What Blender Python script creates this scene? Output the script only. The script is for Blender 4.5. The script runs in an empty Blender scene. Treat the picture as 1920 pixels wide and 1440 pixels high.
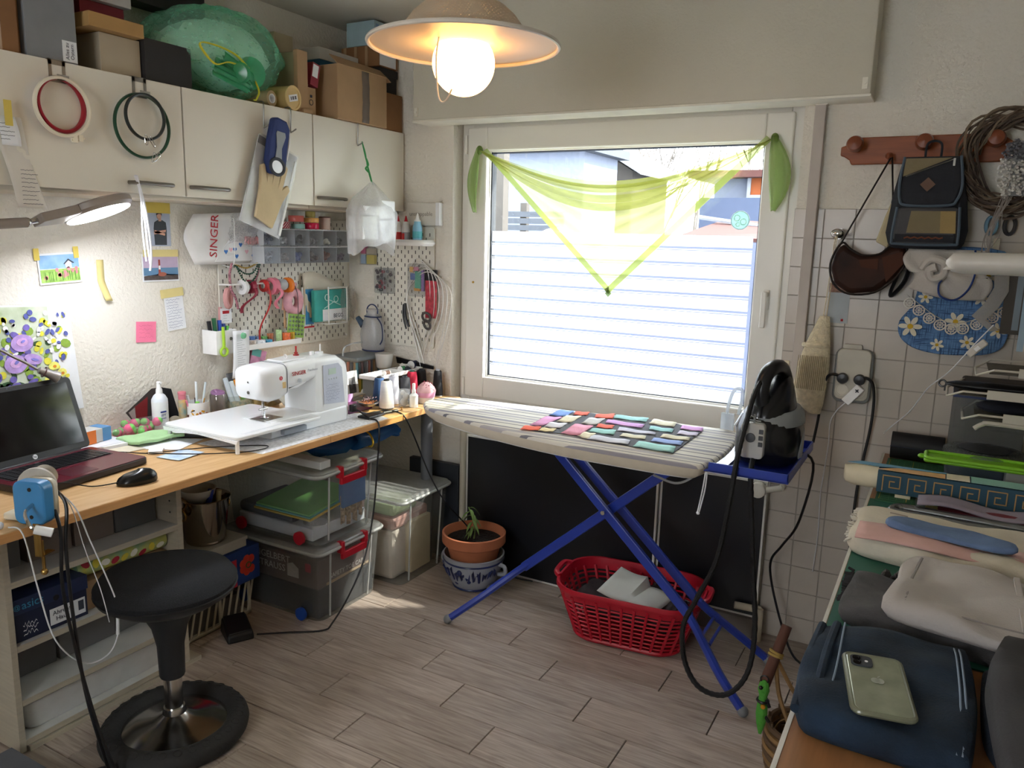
import bpy, bmesh, math, random
from mathutils import Vector, Matrix, Euler
random.seed(7)
SC = bpy.context.scene
COL = SC.collection
# ---------------------------------------------------------------- camera, world, sun, exposure
FPX = 1470.836
CAM = Vector((2.5753, -2.9926, 1.5035))
RR = Vector((0.87290, 0.48724, 0.02536)); RU = Vector((-0.11128, 0.14821, 0.98268)); RF = Vector((-0.47504, 0.86060, -0.18359))
cd = bpy.data.cameras.new('camera'); cam = bpy.data.objects.new('camera', cd); COL.objects.link(cam)
cd.sensor_width = 36; cd.lens = 36 * FPX / 1920; cd.clip_start = .02; cd.clip_end = 200
cam.matrix_world = Matrix(((RR.x, RU.x, -RF.x, CAM.x), (RR.y, RU.y, -RF.y, CAM.y), (RR.z, RU.z, -RF.z, CAM.z), (0, 0, 0, 1)))
SC.camera = cam
W = bpy.data.worlds.new('sky'); SC.world = W; W.use_nodes = True
wn = W.node_tree.nodes; wn['Background'].inputs['Color'].default_value = (.93, .965, 1.0, 1); wn['Background'].inputs['Strength'].default_value = 9.0
sl = bpy.data.lights.new('sun', 'SUN'); sl.energy = 16.0; sl.angle = math.radians(1.2); sl.color = (1, .93, .82)
so = bpy.data.objects.new('sun', sl); COL.objects.link(so)
so.rotation_euler = Vector((-0.75, -0.50, -0.75)).to_track_quat('-Z', 'Y').to_euler()
SC.view_settings.view_transform = 'Standard'; SC.view_settings.look = 'None'; SC.view_settings.gamma = 1
SC.view_settings.use_curve_mapping = False; SC.view_settings.exposure = 0.3

# ---------------------------------------------------------------- helpers
def on(u, v, x=None, y=None, z=None):
    """point of the real plane x=, y= or z= that pixel (u, v) of the photograph shows"""
    d = RR * ((u - 960) / FPX) - RU * ((v - 720) / FPX) + RF
    t = (x - CAM.x) / d.x if x is not None else (y - CAM.y) / d.y if y is not None else (z - CAM.z) / d.z
    return CAM + d * t
def lin(c):
    if isinstance(c, str): c = tuple(int(c[i:i + 2], 16) for i in (0, 2, 4))
    return tuple(((q / 255) / 12.92 if q / 255 <= .04045 else ((q / 255 + .055) / 1.055) ** 2.4) for q in c)
MATS = {}
def M(name, col='cccccc', rough=.5, metal=0, var=None, bump=None, trans=0, ior=1.45, alpha=1, emit=0, emitcol=None, sheen=0, coat=0, spec=.5, col2=None, stretch=None, sss=0):
    if name in MATS: return MATS[name]
    m = bpy.data.materials.new(name); m.use_nodes = True; nt = m.node_tree; b = nt.nodes['Principled BSDF']
    c = lin(col); b.inputs['Base Color'].default_value = (*c, 1); b.inputs['Roughness'].default_value = rough; b.inputs['Metallic'].default_value = metal
    b.inputs['Transmission Weight'].default_value = trans; b.inputs['IOR'].default_value = ior; b.inputs['Alpha'].default_value = alpha
    b.inputs['Specular IOR Level'].default_value = spec
    b.inputs['Sheen Weight'].default_value = sheen; b.inputs['Coat Weight'].default_value = coat
    if sss: b.inputs['Subsurface Weight'].default_value = sss; b.inputs['Subsurface Radius'].default_value = (.02, .02, .02)
    if emit: b.inputs['Emission Color'].default_value = (*lin(emitcol or col), 1); b.inputs['Emission Strength'].default_value = emit
    if var is None and not emit: var = (14, .06)
    tc = nt.nodes.new('ShaderNodeTexCoord'); vec = tc.outputs['Object']
    if stretch:
        mp = nt.nodes.new('ShaderNodeMapping'); mp.inputs['Scale'].default_value = stretch; nt.links.new(vec, mp.inputs[0]); vec = mp.outputs[0]
    if var:
        n = nt.nodes.new('ShaderNodeTexNoise'); n.inputs['Scale'].default_value = var[0]; n.inputs['Detail'].default_value = 4; nt.links.new(vec, n.inputs['Vector'])
        r = nt.nodes.new('ShaderNodeValToRGB'); nt.links.new(n.outputs['Fac'], r.inputs[0])
        a = var[1]; c2 = lin(col2) if col2 else None
        lo = tuple(max(0, q * (1 - a)) for q in c) if not c2 else c2; hi = tuple(min(1, q * (1 + a)) for q in c) if not c2 else c
        r.color_ramp.elements[0].position = .3; r.color_ramp.elements[1].position = .7
        r.color_ramp.elements[0].color = (*lo, 1); r.color_ramp.elements[1].color = (*hi, 1); nt.links.new(r.outputs[0], b.inputs['Base Color'])
    if bump:
        n = nt.nodes.new('ShaderNodeTexNoise'); n.inputs['Scale'].default_value = bump[0]; n.inputs['Detail'].default_value = 3; nt.links.new(vec, n.inputs['Vector'])
        p = nt.nodes.new('ShaderNodeBump'); p.inputs['Strength'].default_value = bump[1]; p.inputs['Distance'].default_value = bump[2] if len(bump) > 2 else .004
        nt.links.new(n.outputs['Fac'], p.inputs['Height']); nt.links.new(p.outputs[0], b.inputs['Normal'])
    MATS[name] = m; return m
def sheer(name, col, op, rough=.6):
    """thin see-through sheet: transparent mixed with translucent and diffuse"""
    if name in MATS: return MATS[name]
    m = bpy.data.materials.new(name); m.use_nodes = True; nt = m.node_tree; nt.nodes.clear()
    o = nt.nodes.new('ShaderNodeOutputMaterial'); t = nt.nodes.new('ShaderNodeBsdfTransparent'); d = nt.nodes.new('ShaderNodeBsdfDiffuse'); l = nt.nodes.new('ShaderNodeBsdfTranslucent'); g = nt.nodes.new('ShaderNodeBsdfGlossy')
    c = (*lin(col), 1); tint = tuple(.55 + .45 * q for q in lin(col)); t.inputs[0].default_value = (*tint, 1); d.inputs[0].default_value = c; l.inputs[0].default_value = c; g.inputs['Roughness'].default_value = .25
    a = nt.nodes.new('ShaderNodeMixShader'); a.inputs[0].default_value = .5; nt.links.new(d.outputs[0], a.inputs[1]); nt.links.new(l.outputs[0], a.inputs[2])
    n = nt.nodes.new('ShaderNodeTexNoise'); n.inputs['Scale'].default_value = 30; mr = nt.nodes.new('ShaderNodeMapRange'); mr.inputs[3].default_value = op - .05; mr.inputs[4].default_value = op + .05
    nt.links.new(n.outputs['Fac'], mr.inputs[0])
    b = nt.nodes.new('ShaderNodeMixShader'); nt.links.new(mr.outputs[0], b.inputs[0]); nt.links.new(t.outputs[0], b.inputs[1]); nt.links.new(a.outputs[0], b.inputs[2])
    e = nt.nodes.new('ShaderNodeMixShader'); e.inputs[0].default_value = .05 if rough < .5 else .015; nt.links.new(b.outputs[0], e.inputs[1]); nt.links.new(g.outputs[0], e.inputs[2])
    nt.links.new(e.outputs[0], o.inputs[0]); MATS[name] = m; return m
def bez(pts, n=6, closed=False):
    """catmull-rom through pts"""
    P = [Vector(p) for p in pts]; k = len(P); out = []
    rng = range(k if closed else k - 1)
    for i in rng:
        if closed: a, b, c, d = P[(i - 1) % k], P[i], P[(i + 1) % k], P[(i + 2) % k]
        else: a, b, c, d = P[max(i - 1, 0)], P[i], P[i + 1], P[min(i + 2, k - 1)]
        for j in range(n):
            t = j / n; out.append(.5 * ((2 * b) + (c - a) * t + (2 * a - 5 * b + 4 * c - d) * t * t + (3 * b - a - 3 * c + d) * t ** 3))
    if not closed: out.append(P[-1])
    return out
class MB:
    def __init__(s): s.v = []; s.f = []; s.m = Matrix.Identity(4)
    def add(s, vs, fs):
        o = len(s.v); s.v += [tuple(s.m @ Vector(p)) for p in vs]; s.f += [tuple(i + o for i in f) for f in fs]; return s
    def bx(s, x0, y0, z0, x1, y1, z1):
        return s.add([(x0, y0, z0), (x1, y0, z0), (x1, y1, z0), (x0, y1, z0), (x0, y0, z1), (x1, y0, z1), (x1, y1, z1), (x0, y1, z1)],
                     [(0, 3, 2, 1), (4, 5, 6, 7), (0, 1, 5, 4), (1, 2, 6, 5), (2, 3, 7, 6), (3, 0, 4, 7)])
    def box(s, c, d): return s.bx(c[0] - d[0] / 2, c[1] - d[1] / 2, c[2] - d[2] / 2, c[0] + d[0] / 2, c[1] + d[1] / 2, c[2] + d[2] / 2)
    def frus(s, x0, y0, x1, y1, z0, z1, t):
        """box whose foot is t smaller on every side"""
        return s.add([(x0 + t, y0 + t, z0), (x1 - t, y0 + t, z0), (x1 - t, y1 - t, z0), (x0 + t, y1 - t, z0), (x0, y0, z1), (x1, y0, z1), (x1, y1, z1), (x0, y1, z1)],
                     [(0, 3, 2, 1), (4, 5, 6, 7), (0, 1, 5, 4), (1, 2, 6, 5), (2, 3, 7, 6), (3, 0, 4, 7)])
    def lathe(s, prof, seg=24, c=(0, 0, 0), ax=None, sx=1, sy=1):
        R = Vector(ax).to_track_quat('Z', 'Y').to_matrix() if ax else Matrix.Identity(3)
        vs = []; fs = []; n = len(prof)
        for r, z in prof:
            for k in range(seg):
                a = 2 * math.pi * k / seg; vs.append(Vector(c) + R @ Vector((r * sx * math.cos(a), r * sy * math.sin(a), z)))
        for i in range(n - 1):
            for k in range(seg):
                k2 = (k + 1) % seg; fs.append((i * seg + k, i * seg + k2, (i + 1) * seg + k2, (i + 1) * seg + k))
        if prof[0][0] > 1e-5: fs.append(tuple(range(seg))[::-1])
        if prof[-1][0] > 1e-5: fs.append(tuple((n - 1) * seg + k for k in range(seg)))
        return s.add(vs, fs)
    def cyl(s, a, b, r, r2=None, seg=16):
        a = Vector(a); b = Vector(b); return s.lathe([(r, 0), (r if r2 is None else r2, (b - a).length)], seg, a, b - a)
    def ball(s, c, r, seg=14, sc=(1, 1, 1)):
        vs = []; fs = []; n = seg // 2
        for i in range(n + 1):
            p = math.pi * i / n
            for k in range(seg):
                a = 2 * math.pi * k / seg; vs.append((c[0] + r * sc[0] * math.sin(p) * math.cos(a), c[1] + r * sc[1] * math.sin(p) * math.sin(a), c[2] + r * sc[2] * math.cos(p)))
        for i in range(n):
            for k in range(seg): k2 = (k + 1) % seg; fs.append((i * seg + k, (i + 1) * seg + k, (i + 1) * seg + k2, i * seg + k2))
        return s.add(vs, fs)
    def tube(s, pts, r, seg=8, closed=False, flat=1.0):
        P = [Vector(p) for p in pts]; n = len(P); vs = []; fs = []; up = None
        for i in range(n):
            t = (P[(i + 1) % n] - P[i - 1]) if closed else (P[min(i + 1, n - 1)] - P[max(i - 1, 0)])
            if t.length < 1e-9: t = Vector((0, 0, 1))
            t.normalize()
            if up is None: up = Vector((0, 0, 1)) if abs(t.z) < .9 else Vector((1, 0, 0))
            a = t.cross(up)
            if a.length < 1e-6: a = t.orthogonal()
            a.normalize(); b = a.cross(t).normalized(); up = b
            rr = r[i] if isinstance(r, (list, tuple)) else r
            for k in range(seg):
                q = 2 * math.pi * k / seg; vs.append(P[i] + a * math.cos(q) * rr + b * math.sin(q) * rr * flat)
        for i in range(n if closed else n - 1):
            j = (i + 1) % n
            for k in range(seg): k2 = (k + 1) % seg; fs.append((i * seg + k, i * seg + k2, j * seg + k2, j * seg + k))
        if not closed: fs.append(tuple(range(seg))[::-1]); fs.append(tuple((n - 1) * seg + k for k in range(seg)))
        return s.add(vs, fs)
    def torus(s, c, R, r, ax=(0, 0, 1), seg=40, rs=8, sx=1, sy=1, flat=1.0):
        Q = Vector(ax).to_track_quat('Z', 'Y').to_matrix()
        return s.tube([Vector(c) + Q @ Vector((R * sx * math.cos(2 * math.pi * k / seg), R * sy * math.sin(2 * math.pi * k / seg), 0)) for k in range(seg)], r, rs, True, flat)
    def prism(s, poly, h, o=(0, 0, 0), u=(1, 0, 0), v=(0, 1, 0)):
        """polygon in the plane (u, v) at o, extruded by h along u x v"""
        o = Vector(o); u = Vector(u).normalized(); v = Vector(v).normalized(); w = u.cross(v); n = len(poly)
        vs = [o + u * p[0] + v * p[1] for p in poly] + [o + u * p[0] + v * p[1] + w * h for p in poly]
        return s.add(vs, [tuple(range(n))[::-1], tuple(range(n, 2 * n))] + [(i, (i + 1) % n, n + (i + 1) % n, n + i) for i in range(n)])
    def sheet(s, fn, nu, nv):
        vs = [fn(i / nu, j / nv) for j in range(nv + 1) for i in range(nu + 1)]
        return s.add(vs, [(j * (nu + 1) + i, j * (nu + 1) + i + 1, (j + 1) * (nu + 1) + i + 1, (j + 1) * (nu + 1) + i) for j in range(nv) for i in range(nu)])
    def loft(s, rings, cap=True):
        n = len(rings[0]); vs = [p for r in rings for p in r]; fs = []
        for i in range(len(rings) - 1):
            for k in range(n): k2 = (k + 1) % n; fs.append((i * n + k, i * n + k2, (i + 1) * n + k2, (i + 1) * n + k))
        if cap: fs.append(tuple(range(n))[::-1]); fs.append(tuple((len(rings) - 1) * n + k for k in range(n)))
        return s.add(vs, fs)
def rrect(w, h, r, n=4):
    """rounded rectangle outline centred on 0"""
    out = []
    for cx, cy, a0 in ((w / 2 - r, h / 2 - r, 0), (-w / 2 + r, h / 2 - r, 90), (-w / 2 + r, -h / 2 + r, 180), (w / 2 - r, -h / 2 + r, 270)):
        for k in range(n + 1):
            a = math.radians(a0 + 90 * k / n); out.append((cx + r * math.cos(a), cy + r * math.sin(a)))
    return out
def link(name, me, mt, parent):
    o = bpy.data.objects.new(name, me); COL.objects.link(o)
    if mt and not me.materials: me.materials.append(mt)
    if parent: o.parent = parent
    return o
def obj(name, mb, mt, parent=None, smooth=40, bevel=0, solid=0, sub=0):
    me = bpy.data.meshes.new(name); me.from_pydata(mb.v, [], mb.f); me.validate()
    bm = bmesh.new(); bm.from_mesh(me)
    if not solid: bmesh.ops.recalc_face_normals(bm, faces=bm.faces)
    bm.to_mesh(me); bm.free()
    if smooth: me.shade_smooth(); me.set_sharp_from_angle(angle=math.radians(smooth))
    o = link(name, me, mt, parent)
    if solid: k = o.modifiers.new('thickness', 'SOLIDIFY'); k.thickness = solid; k.offset = 0
    if bevel: k = o.modifiers.new('bevel', 'BEVEL'); k.width = bevel; k.segments = 2; k.limit_method = 'ANGLE'; k.angle_limit = math.radians(50)
    if sub: k = o.modifiers.new('subdivision', 'SUBSURF'); k.levels = sub; k.render_levels = sub
    return o
def thing(name, label, cat, loc=(0, 0, 0), rz=0, group=None, rot=None):
    o = bpy.data.objects.new(name, None); COL.objects.link(o); o.empty_display_size = .05
    o.location = loc; o.rotation_euler = rot or (0, 0, rz); o['label'] = label; o['category'] = cat
    if group: o['group'] = group
    return o
def tag(o, label, cat, group=None):
    o['label'] = label; o['category'] = cat
    if group: o['group'] = group
    return o
def struct(o): o['kind'] = 'structure'; return o
def stuff(o): o['kind'] = 'stuff'; return o
def setl(o, label): o['label'] = label; return o
def dup(root, loc, rz=None, label=None, group=None):
    r = root.copy(); COL.objects.link(r); r.location = loc
    if rz is not None: r.rotation_euler = (0, 0, rz)
    if label: r['label'] = label
    if group: r['group'] = group
    for ch in list(root.children):
        c = ch.copy(); COL.objects.link(c); c.parent = r
        for g in ch.children: d = g.copy(); COL.objects.link(d); d.parent = c
    return r
def text(name, s, size, mt, parent, o, u, v, ex=.0006, al='CENTER'):
    """flat lettering with baseline direction u and up direction v"""
    cu = bpy.data.curves.new(name, 'FONT'); cu.body = s; cu.size = size; cu.extrude = ex; cu.align_x = al; cu.align_y = 'CENTER'; cu.resolution_u = 2
    t = bpy.data.objects.new('t', cu); COL.objects.link(t); bpy.context.view_layer.update()
    me = bpy.data.meshes.new_from_object(t); bpy.data.objects.remove(t); bpy.data.curves.remove(cu)
    u = Vector(u).normalized(); v = Vector(v).normalized(); w = u.cross(v); o = Vector(o)
    me.transform(Matrix(((u.x, v.x, w.x, o.x), (u.y, v.y, w.y, o.y), (u.z, v.z, w.z, o.z), (0, 0, 0, 1)))); me.name = name
    me.materials.clear()
    return link(name, me, mt, parent)
def decal(name, polys, mt, parent, o, u, v, h=.0006):
    mb = MB()
    for p in polys: mb.prism(p, h, o, u, v)
    o_ = obj(name, mb, mt, parent, smooth=0)
    return stuff(o_) if len(polys) > 1 else o_
def ell(cx, cy, rx, ry=None, n=14, a=0):
    ry = rx if ry is None else ry; ca, sa = math.cos(a), math.sin(a)
    return [(cx + rx * math.cos(2 * math.pi * k / n) * ca - ry * math.sin(2 * math.pi * k / n) * sa, cy + rx * math.cos(2 * math.pi * k / n) * sa + ry * math.sin(2 * math.pi * k / n) * ca) for k in range(n)]
def rect(x0, y0, x1, y1): return [(x0, y0), (x1, y0), (x1, y1), (x0, y1)]
def scribble(name, w, h, rows, mt, parent, o, u, v, amp=.6, th=.0008, wmin=.6, seed=1):
    """lines of handwriting or small print as thin wavy ribbons filling w x h from corner o"""
    rd = random.Random(seed); mb = MB(); o = Vector(o); u = Vector(u).normalized(); v = Vector(v).normalized()
    for r in range(rows):
        y = h - (r + .5) * h / rows; L = w * rd.uniform(wmin, 1); n = max(6, int(L / (h / rows) * 4)); a = h / rows * .3 * amp
        P = [(L * i / n, y + rd.uniform(-a, a)) for i in range(n + 1)]
        vs = []; fs = []
        for i, p in enumerate(P):
            vs += [o + u * p[0] + v * (p[1] - th / 2), o + u * p[0] + v * (p[1] + th / 2)]
            if i: k = 2 * i; fs.append((k - 2, k, k + 1, k - 1))
        mb.add(vs, fs)
    return obj(name, mb, mt, parent, smooth=0)
X, Y, Z = Vector((1, 0, 0)), Vector((0, 1, 0)), Vector((0, 0, 1))
# ---------------------------------------------------------------- the setting
HC = 2.42; RX = 3.45; RY = -4.3
plaster = M('woodchip_plaster', 'e3ded3', .85, var=(3, .03), bump=(75, .7, .008))
smoothplaster = M('smooth_plaster', 'd2cdbd', .85, var=(3, .03), bump=(120, .25, .003))
ceilm = M('ceiling_paint', 'd6d2c6', .9, var=(2, .03), bump=(60, .2, .003))
groutm = M('floor_grout', '3f3832', .9); wgrout = M('tile_grout', 'a39c92', .85)
w = struct(obj('wall_left', MB().bx(-.12, RY, 0, 0, .3, HC), plaster, smooth=0))
# window wall with its opening
WX0, WX1, WZ0, WZ1 = .60, 2.062, .745, 2.02
mb = MB(); mb.bx(0, 0, 0, WX0, .3, HC); mb.bx(WX1, 0, 0, RX + .1, .3, HC); mb.bx(WX0, 0, 0, WX1, .3, WZ0); mb.bx(WX0, 0, WZ1, WX1, .3, HC)
wall_back = struct(obj('wall_back', mb, plaster, smooth=0))
struct(obj('ceiling', MB().bx(-.1, RY, HC, RX + .1, .3, HC + .1), ceilm, smooth=0))
struct(obj('wall_right', MB().bx(RX, RY, 0, RX + .1, 0, HC), smoothplaster, smooth=0))
# unseen wall behind the camera; its opening is added for fill light
mb = MB(); mb.bx(-.1, RY - .1, 0, 1.15, RY, HC); mb.bx(2.1, RY - .1, 0, RX + .1, RY, HC); mb.bx(1.15, RY - .1, 2.0, 2.1, RY, HC); mb.bx(1.15, RY - .1, 0, 2.1, RY, 1.05)
struct(obj('wall_rear', mb, smoothplaster, smooth=0))
floor = struct(obj('floor', MB().bx(-.1, RY, -.05, RX + .1, .1, -.004), groutm, smooth=0))
# floor planks (0.153 x 0.586 m wood-look tiles laid in thirds)
def plank_mat(i):
    nm = 'plank_%d' % i
    m = bpy.data.materials.new(nm); m.use_nodes = True; nt = m.node_tree; b = nt.nodes['Principled BSDF']; b.inputs['Roughness'].default_value = .42
    tc = nt.nodes.new('ShaderNodeTexCoord'); oi = nt.nodes.new('ShaderNodeObjectInfo')
    ad = nt.nodes.new('ShaderNodeVectorMath'); ad.operation = 'MULTIPLY_ADD'; cb = nt.nodes.new('ShaderNodeCombineXYZ')
    for k in range(3): nt.links.new(oi.outputs['Random'], cb.inputs[k])
    ad.inputs[1].default_value = (1, 1, 1); sc = nt.nodes.new('ShaderNodeVectorMath'); sc.operation = 'SCALE'; sc.inputs['Scale'].default_value = 40
    nt.links.new(cb.outputs[0], sc.inputs[0]); nt.links.new(tc.outputs['Object'], ad.inputs[0]); nt.links.new(sc.outputs[0], ad.inputs[2])
    mp = nt.nodes.new('ShaderNodeMapping'); mp.inputs['Scale'].default_value = (3, 30, 1); nt.links.new(ad.outputs[0], mp.inputs[0])
    n1 = nt.nodes.new('ShaderNodeTexNoise'); n1.inputs['Scale'].default_value = 1.6; n1.inputs['Detail'].default_value = 6; n1.inputs['Distortion'].default_value = 1.2; nt.links.new(mp.outputs[0], n1.inputs['Vector'])
    mp2 = nt.nodes.new('ShaderNodeMapping'); mp2.inputs['Scale'].default_value = (6, 110, 1); nt.links.new(ad.outputs[0], mp2.inputs[0])
    n2 = nt.nodes.new('ShaderNodeTexNoise'); n2.inputs['Scale'].default_value = 1.5; n2.inputs['Detail'].default_value = 4; nt.links.new(mp2.outputs[0], n2.inputs['Vector'])
    r = nt.nodes.new('ShaderNodeValToRGB'); cr = r.color_ramp; cr.elements[0].position = .3; cr.elements[0].color = (*lin('8d7d70'), 1); cr.elements[1].position = .68; cr.elements[1].color = (*lin('c4b7aa'), 1)
    e = cr.elements.new(.48); e.color = (*lin('ab9c8f'), 1)
    mx = nt.nodes.new('ShaderNodeMath'); mx.operation = 'MULTIPLY_ADD'; mx.inputs[1].default_value = .45; nt.links.new(n2.outputs['Fac'], mx.inputs[0])
    m2 = nt.nodes.new('ShaderNodeMath'); m2.operation = 'MULTIPLY'; m2.inputs[1].default_value = .55; nt.links.new(n1.outputs['Fac'], m2.inputs[0]); nt.links.new(m2.outputs[0], mx.inputs[2])
    nt.links.new(mx.outputs[0], r.inputs[0])
    hv = nt.nodes.new('ShaderNodeHueSaturation'); mr = nt.nodes.new('ShaderNodeMapRange'); mr.inputs[3].default_value = .9; mr.inputs[4].default_value = 1.08; nt.links.new(oi.outputs['Random'], mr.inputs[0]); nt.links.new(mr.outputs[0], hv.inputs['Value'])
    nt.links.new(r.outputs[0], hv.inputs['Color']); nt.links.new(hv.outputs[0], b.inputs['Base Color'])
    bp = nt.nodes.new('ShaderNodeBump'); bp.inputs['Strength'].default_value = .15; bp.inputs['Distance'].default_value = .002; nt.links.new(n2.outputs['Fac'], bp.inputs['Height']); nt.links.new(bp.outputs[0], b.inputs['Normal'])
    return m
PW, PL = .1528, .586; pm = plank_mat(0)
meshes = {}
offs = [.101, .307, .508, .689, .898, .511 + .586]          # measured offsets of the rows in view
def plank(x0, x1, y0, y1):
    k = (round(x1 - x0, 4), round(y1 - y0, 4))
    if k not in meshes:
        q = .0026
        mb = MB().frus(q, q, k[0] - q, k[1] - q, -.004, .0, -.0012); me = bpy.data.meshes.new('plank'); me.from_pydata(mb.v, [], mb.f); me.materials.append(pm); meshes[k] = me
    o = link('plank', meshes[k], None, floor); o.location = (x0, y0, 0)
ytop = -.609
for row in range(-4, 16):
    y1 = ytop - row * PW; y0 = y1 - PW
    if y1 > .001: y1 = .0
    if y0 >= .0: continue
    if row >= -1: off = 2.16 + .102 * [-20.19, -18.16, -16.20, -14.42, -12.38, -10.43, -8.64][min(row + 1, 6)] + max(0, row - 5) * .2
    else: off = 2.16 - .102 * 20.19 - .2 * (-1 - row)
    off = off % PL - PL
    x = off
    while x < RX:
        a, b = max(x, 0), min(x + PL, RX)
        if b - a > .02: plank(a, b, y0, y1)
        x += PL
# glazed wall tiles right of the window
tilem = M('wall_tile', 'beb5aa', .28, var=(9, .05), bump=(14, .04, .003))
TP = .102; gx0 = 2.058; me = None
tb = struct(obj('tile_bed', MB().bx(WX1 - .004, -.0025, 0, RX, .001, 1.63), wgrout, wall_back, smooth=0))
del tb['kind']
tmesh = {}
for cx in range(0, 11):
    for rz in range(0, 16):
        z0 = 0 if rz == 0 else .1 + (rz - 1) * TP; z1 = .1 + rz * TP; xa = gx0 + cx * TP; k = (round(z1 - z0, 3),)
        if k not in tmesh:
            q = .0022; mb = MB(); W_, H_ = TP, z1 - z0
            mb.m = Matrix(((1, 0, 0, 0), (0, 0, -1, 0), (0, 1, 0, 0), (0, 0, 0, 1)))
            mb.frus(q, q, W_ - q, H_ - q, .0, .004, .0); mb.v = [(v[0], v[1], v[2]) for v in mb.v]
            m_ = bpy.data.meshes.new('tile'); m_.from_pydata(mb.v, [], mb.f); m_.materials.append(tilem); tmesh[k] = m_
        o = link('tile', tmesh[k], None, wall_back); o.location = (xa, -.002, z0)
# shutter box over the window
sb = struct(obj('trim_1', MB().bx(.478, -.135, 1.985, 2.28, 0, HC), M('shutter_box', 'cfcabb', .85, var=(3, .03), bump=(110, .35, .004)), smooth=0, bevel=.004))
lm = M('white_lacquer', 'e9e5d8', .4)
obj('shutter_ledge', MB().bx(.476, -.137, 1.978, 2.282, 0, 1.985), lm, sb, smooth=0)
for xx in (.5, 2.262):
    b_ = obj('latch', MB().bx(xx - .008, -.143, 2.0, xx + .008, -.135, 2.035).cyl((xx, -.143, 2.018), (xx, -.15, 2.018), .005), lm, sb)
duct = struct(obj('trim_2', MB().bx(2.10, -.034, .84, 2.136, -.002, 1.985), M('cable_duct', 'b9b0a8', .5), smooth=0, bevel=.002))
obj('joint', MB().bx(2.098, -.036, 1.975, 2.14, 0, 1.985), lm, duct)
obj('strap_cover', MB().bx(2.07, -.012, .95, 2.088, -.002, 1.085), M('cream_plastic', 'e3d7bd', .4), duct, bevel=.002)
# ---------------------------------------------------------------- window
pvc = M('white_pvc', 'e6e4dd', .3, var=(5, .02)); pvcs = M('white_pvc_sash', 'e9e7e0', .28, var=(5, .02)); gask = M('black_gasket', '2f343a', .6)
win = struct(bpy.data.objects.new('window_1', None)); COL.objects.link(win)
def frame(x0, z0, x1, z1, t, y0, y1, tz=None):
    tz = tz or t; mb = MB(); mb.bx(x0, y0, z0, x0 + t, y1, z1); mb.bx(x1 - t, y0, z0, x1, y1, z1); mb.bx(x0 + t, y0, z0, x1 - t, y1, z0 + tz); mb.bx(x0 + t, y0, z1 - tz, x1 - t, y1, z1); return mb
obj('window_frame', frame(WX0 + .005, WZ0, WX1, WZ1, .055, .07, .16), pvc, win, smooth=0, bevel=.003)
obj('sash', frame(.642, .772, 2.022, 1.972, .098, .05, .13), pvcs, win, smooth=0, bevel=.006)
obj('glazing_bead', frame(.726, .856, 1.938, 1.888, .02, .075, .12), pvcs, win, smooth=0, bevel=.006)
obj('gasket', frame(.744, .872, 1.922, 1.872, .007, .084, .12), gask, win, smooth=0)
gm = bpy.data.materials.new('window_glass'); gm.use_nodes = True; nt = gm.node_tree; nt.nodes.clear()
_o = nt.nodes.new('ShaderNodeOutputMaterial'); _t = nt.nodes.new('ShaderNodeBsdfTransparent'); _g = nt.nodes.new('ShaderNodeBsdfGlossy'); _g.inputs['Roughness'].default_value = .02; _x = nt.nodes.new('ShaderNodeMixShader'); _x.inputs[0].default_value = .04
_t.inputs[0].default_value = (.96, .98, .98, 1); nt.links.new(_t.outputs[0], _x.inputs[1]); nt.links.new(_g.outputs[0], _x.inputs[2]); nt.links.new(_x.outputs[0], _o.inputs[0])
obj('pane', MB().bx(.74, .094, .868, 1.926, .1, 1.876), gm, win, smooth=0)
film = sheer('frosted_film', 'dfe5f2', .86)
fx0, fx1, ftop, pitch = .752, 1.9, 1.53, .0604
z = ftop; ssh = {}
def stripe(z0, z1):
    k = round(z1 - z0, 4)
    if k not in ssh:
        mb = MB().add([(fx0, 0, 0), (fx1, 0, 0), (fx1, 0, k), (fx0, 0, k)], [(0, 1, 2, 3)]); m_ = bpy.data.meshes.new('film_stripe'); m_.from_pydata(mb.v, [], mb.f); m_.materials.append(film); ssh[k] = m_
    o = link('film_stripe', ssh[k], None, win); o.location = (0, .0925, z0)
while z - pitch > .872:
    stripe(z - .044, z); stripe(z - pitch + .0035, z - pitch + .0075); z -= pitch
stripe(.874, z)
mb = MB(); mb.bx(1.962, .044, 1.26, 1.986, .05, 1.335); obj('handle_plate', mb, pvcs, win, bevel=.003)
obj('window_handle', MB().cyl((1.974, .044, 1.318), (1.974, .012, 1.318), .01).bx(1.964, .004, 1.195, 1.984, .016, 1.33), pvcs, win, bevel=.004)
for zz in (.82, 1.9):
    obj('hinge', MB().cyl((.637, .045, zz - .04), (.637, .045, zz + .04), .007), pvcs, win)
obj('sash_plug', MB().cyl((.682, .05, 1.3), (.682, .046, 1.3), .005), M('brass', 'b08c3c', .4, .8), win)
obj('window_sill', MB().bx(WX0, .0, .735, WX1, .08, .747), pvc, win, smooth=0)
# round sun catcher stuck on the pane
sc_ = thing('window_sticker', 'round pale turquoise sticker on the clear window pane', 'sticker', on(1388, 413, y=.09))
obj('disc', MB().lathe([(.034, 0), (.034, .002)], 32, ax=(0, -1, 0)), sheer('turquoise_gel', 'bfe3da', .75), sc_)
obj('rim', MB().torus((0, -.001, 0), .034, .0022, (0, 1, 0)), sheer('gel_rim', 'cfd8dc', .8), sc_)
obj('flower_print', MB().torus((-.012, -.003, .008), .011, .0022, (0, 1, 0), 20).torus((.012, -.003, -.006), .011, .0022, (0, 1, 0), 20).torus((-.008, -.003, -.016), .007, .002, (0, 1, 0), 16), sheer('gel_white', 'f2fbf8', .85), sc_)
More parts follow.
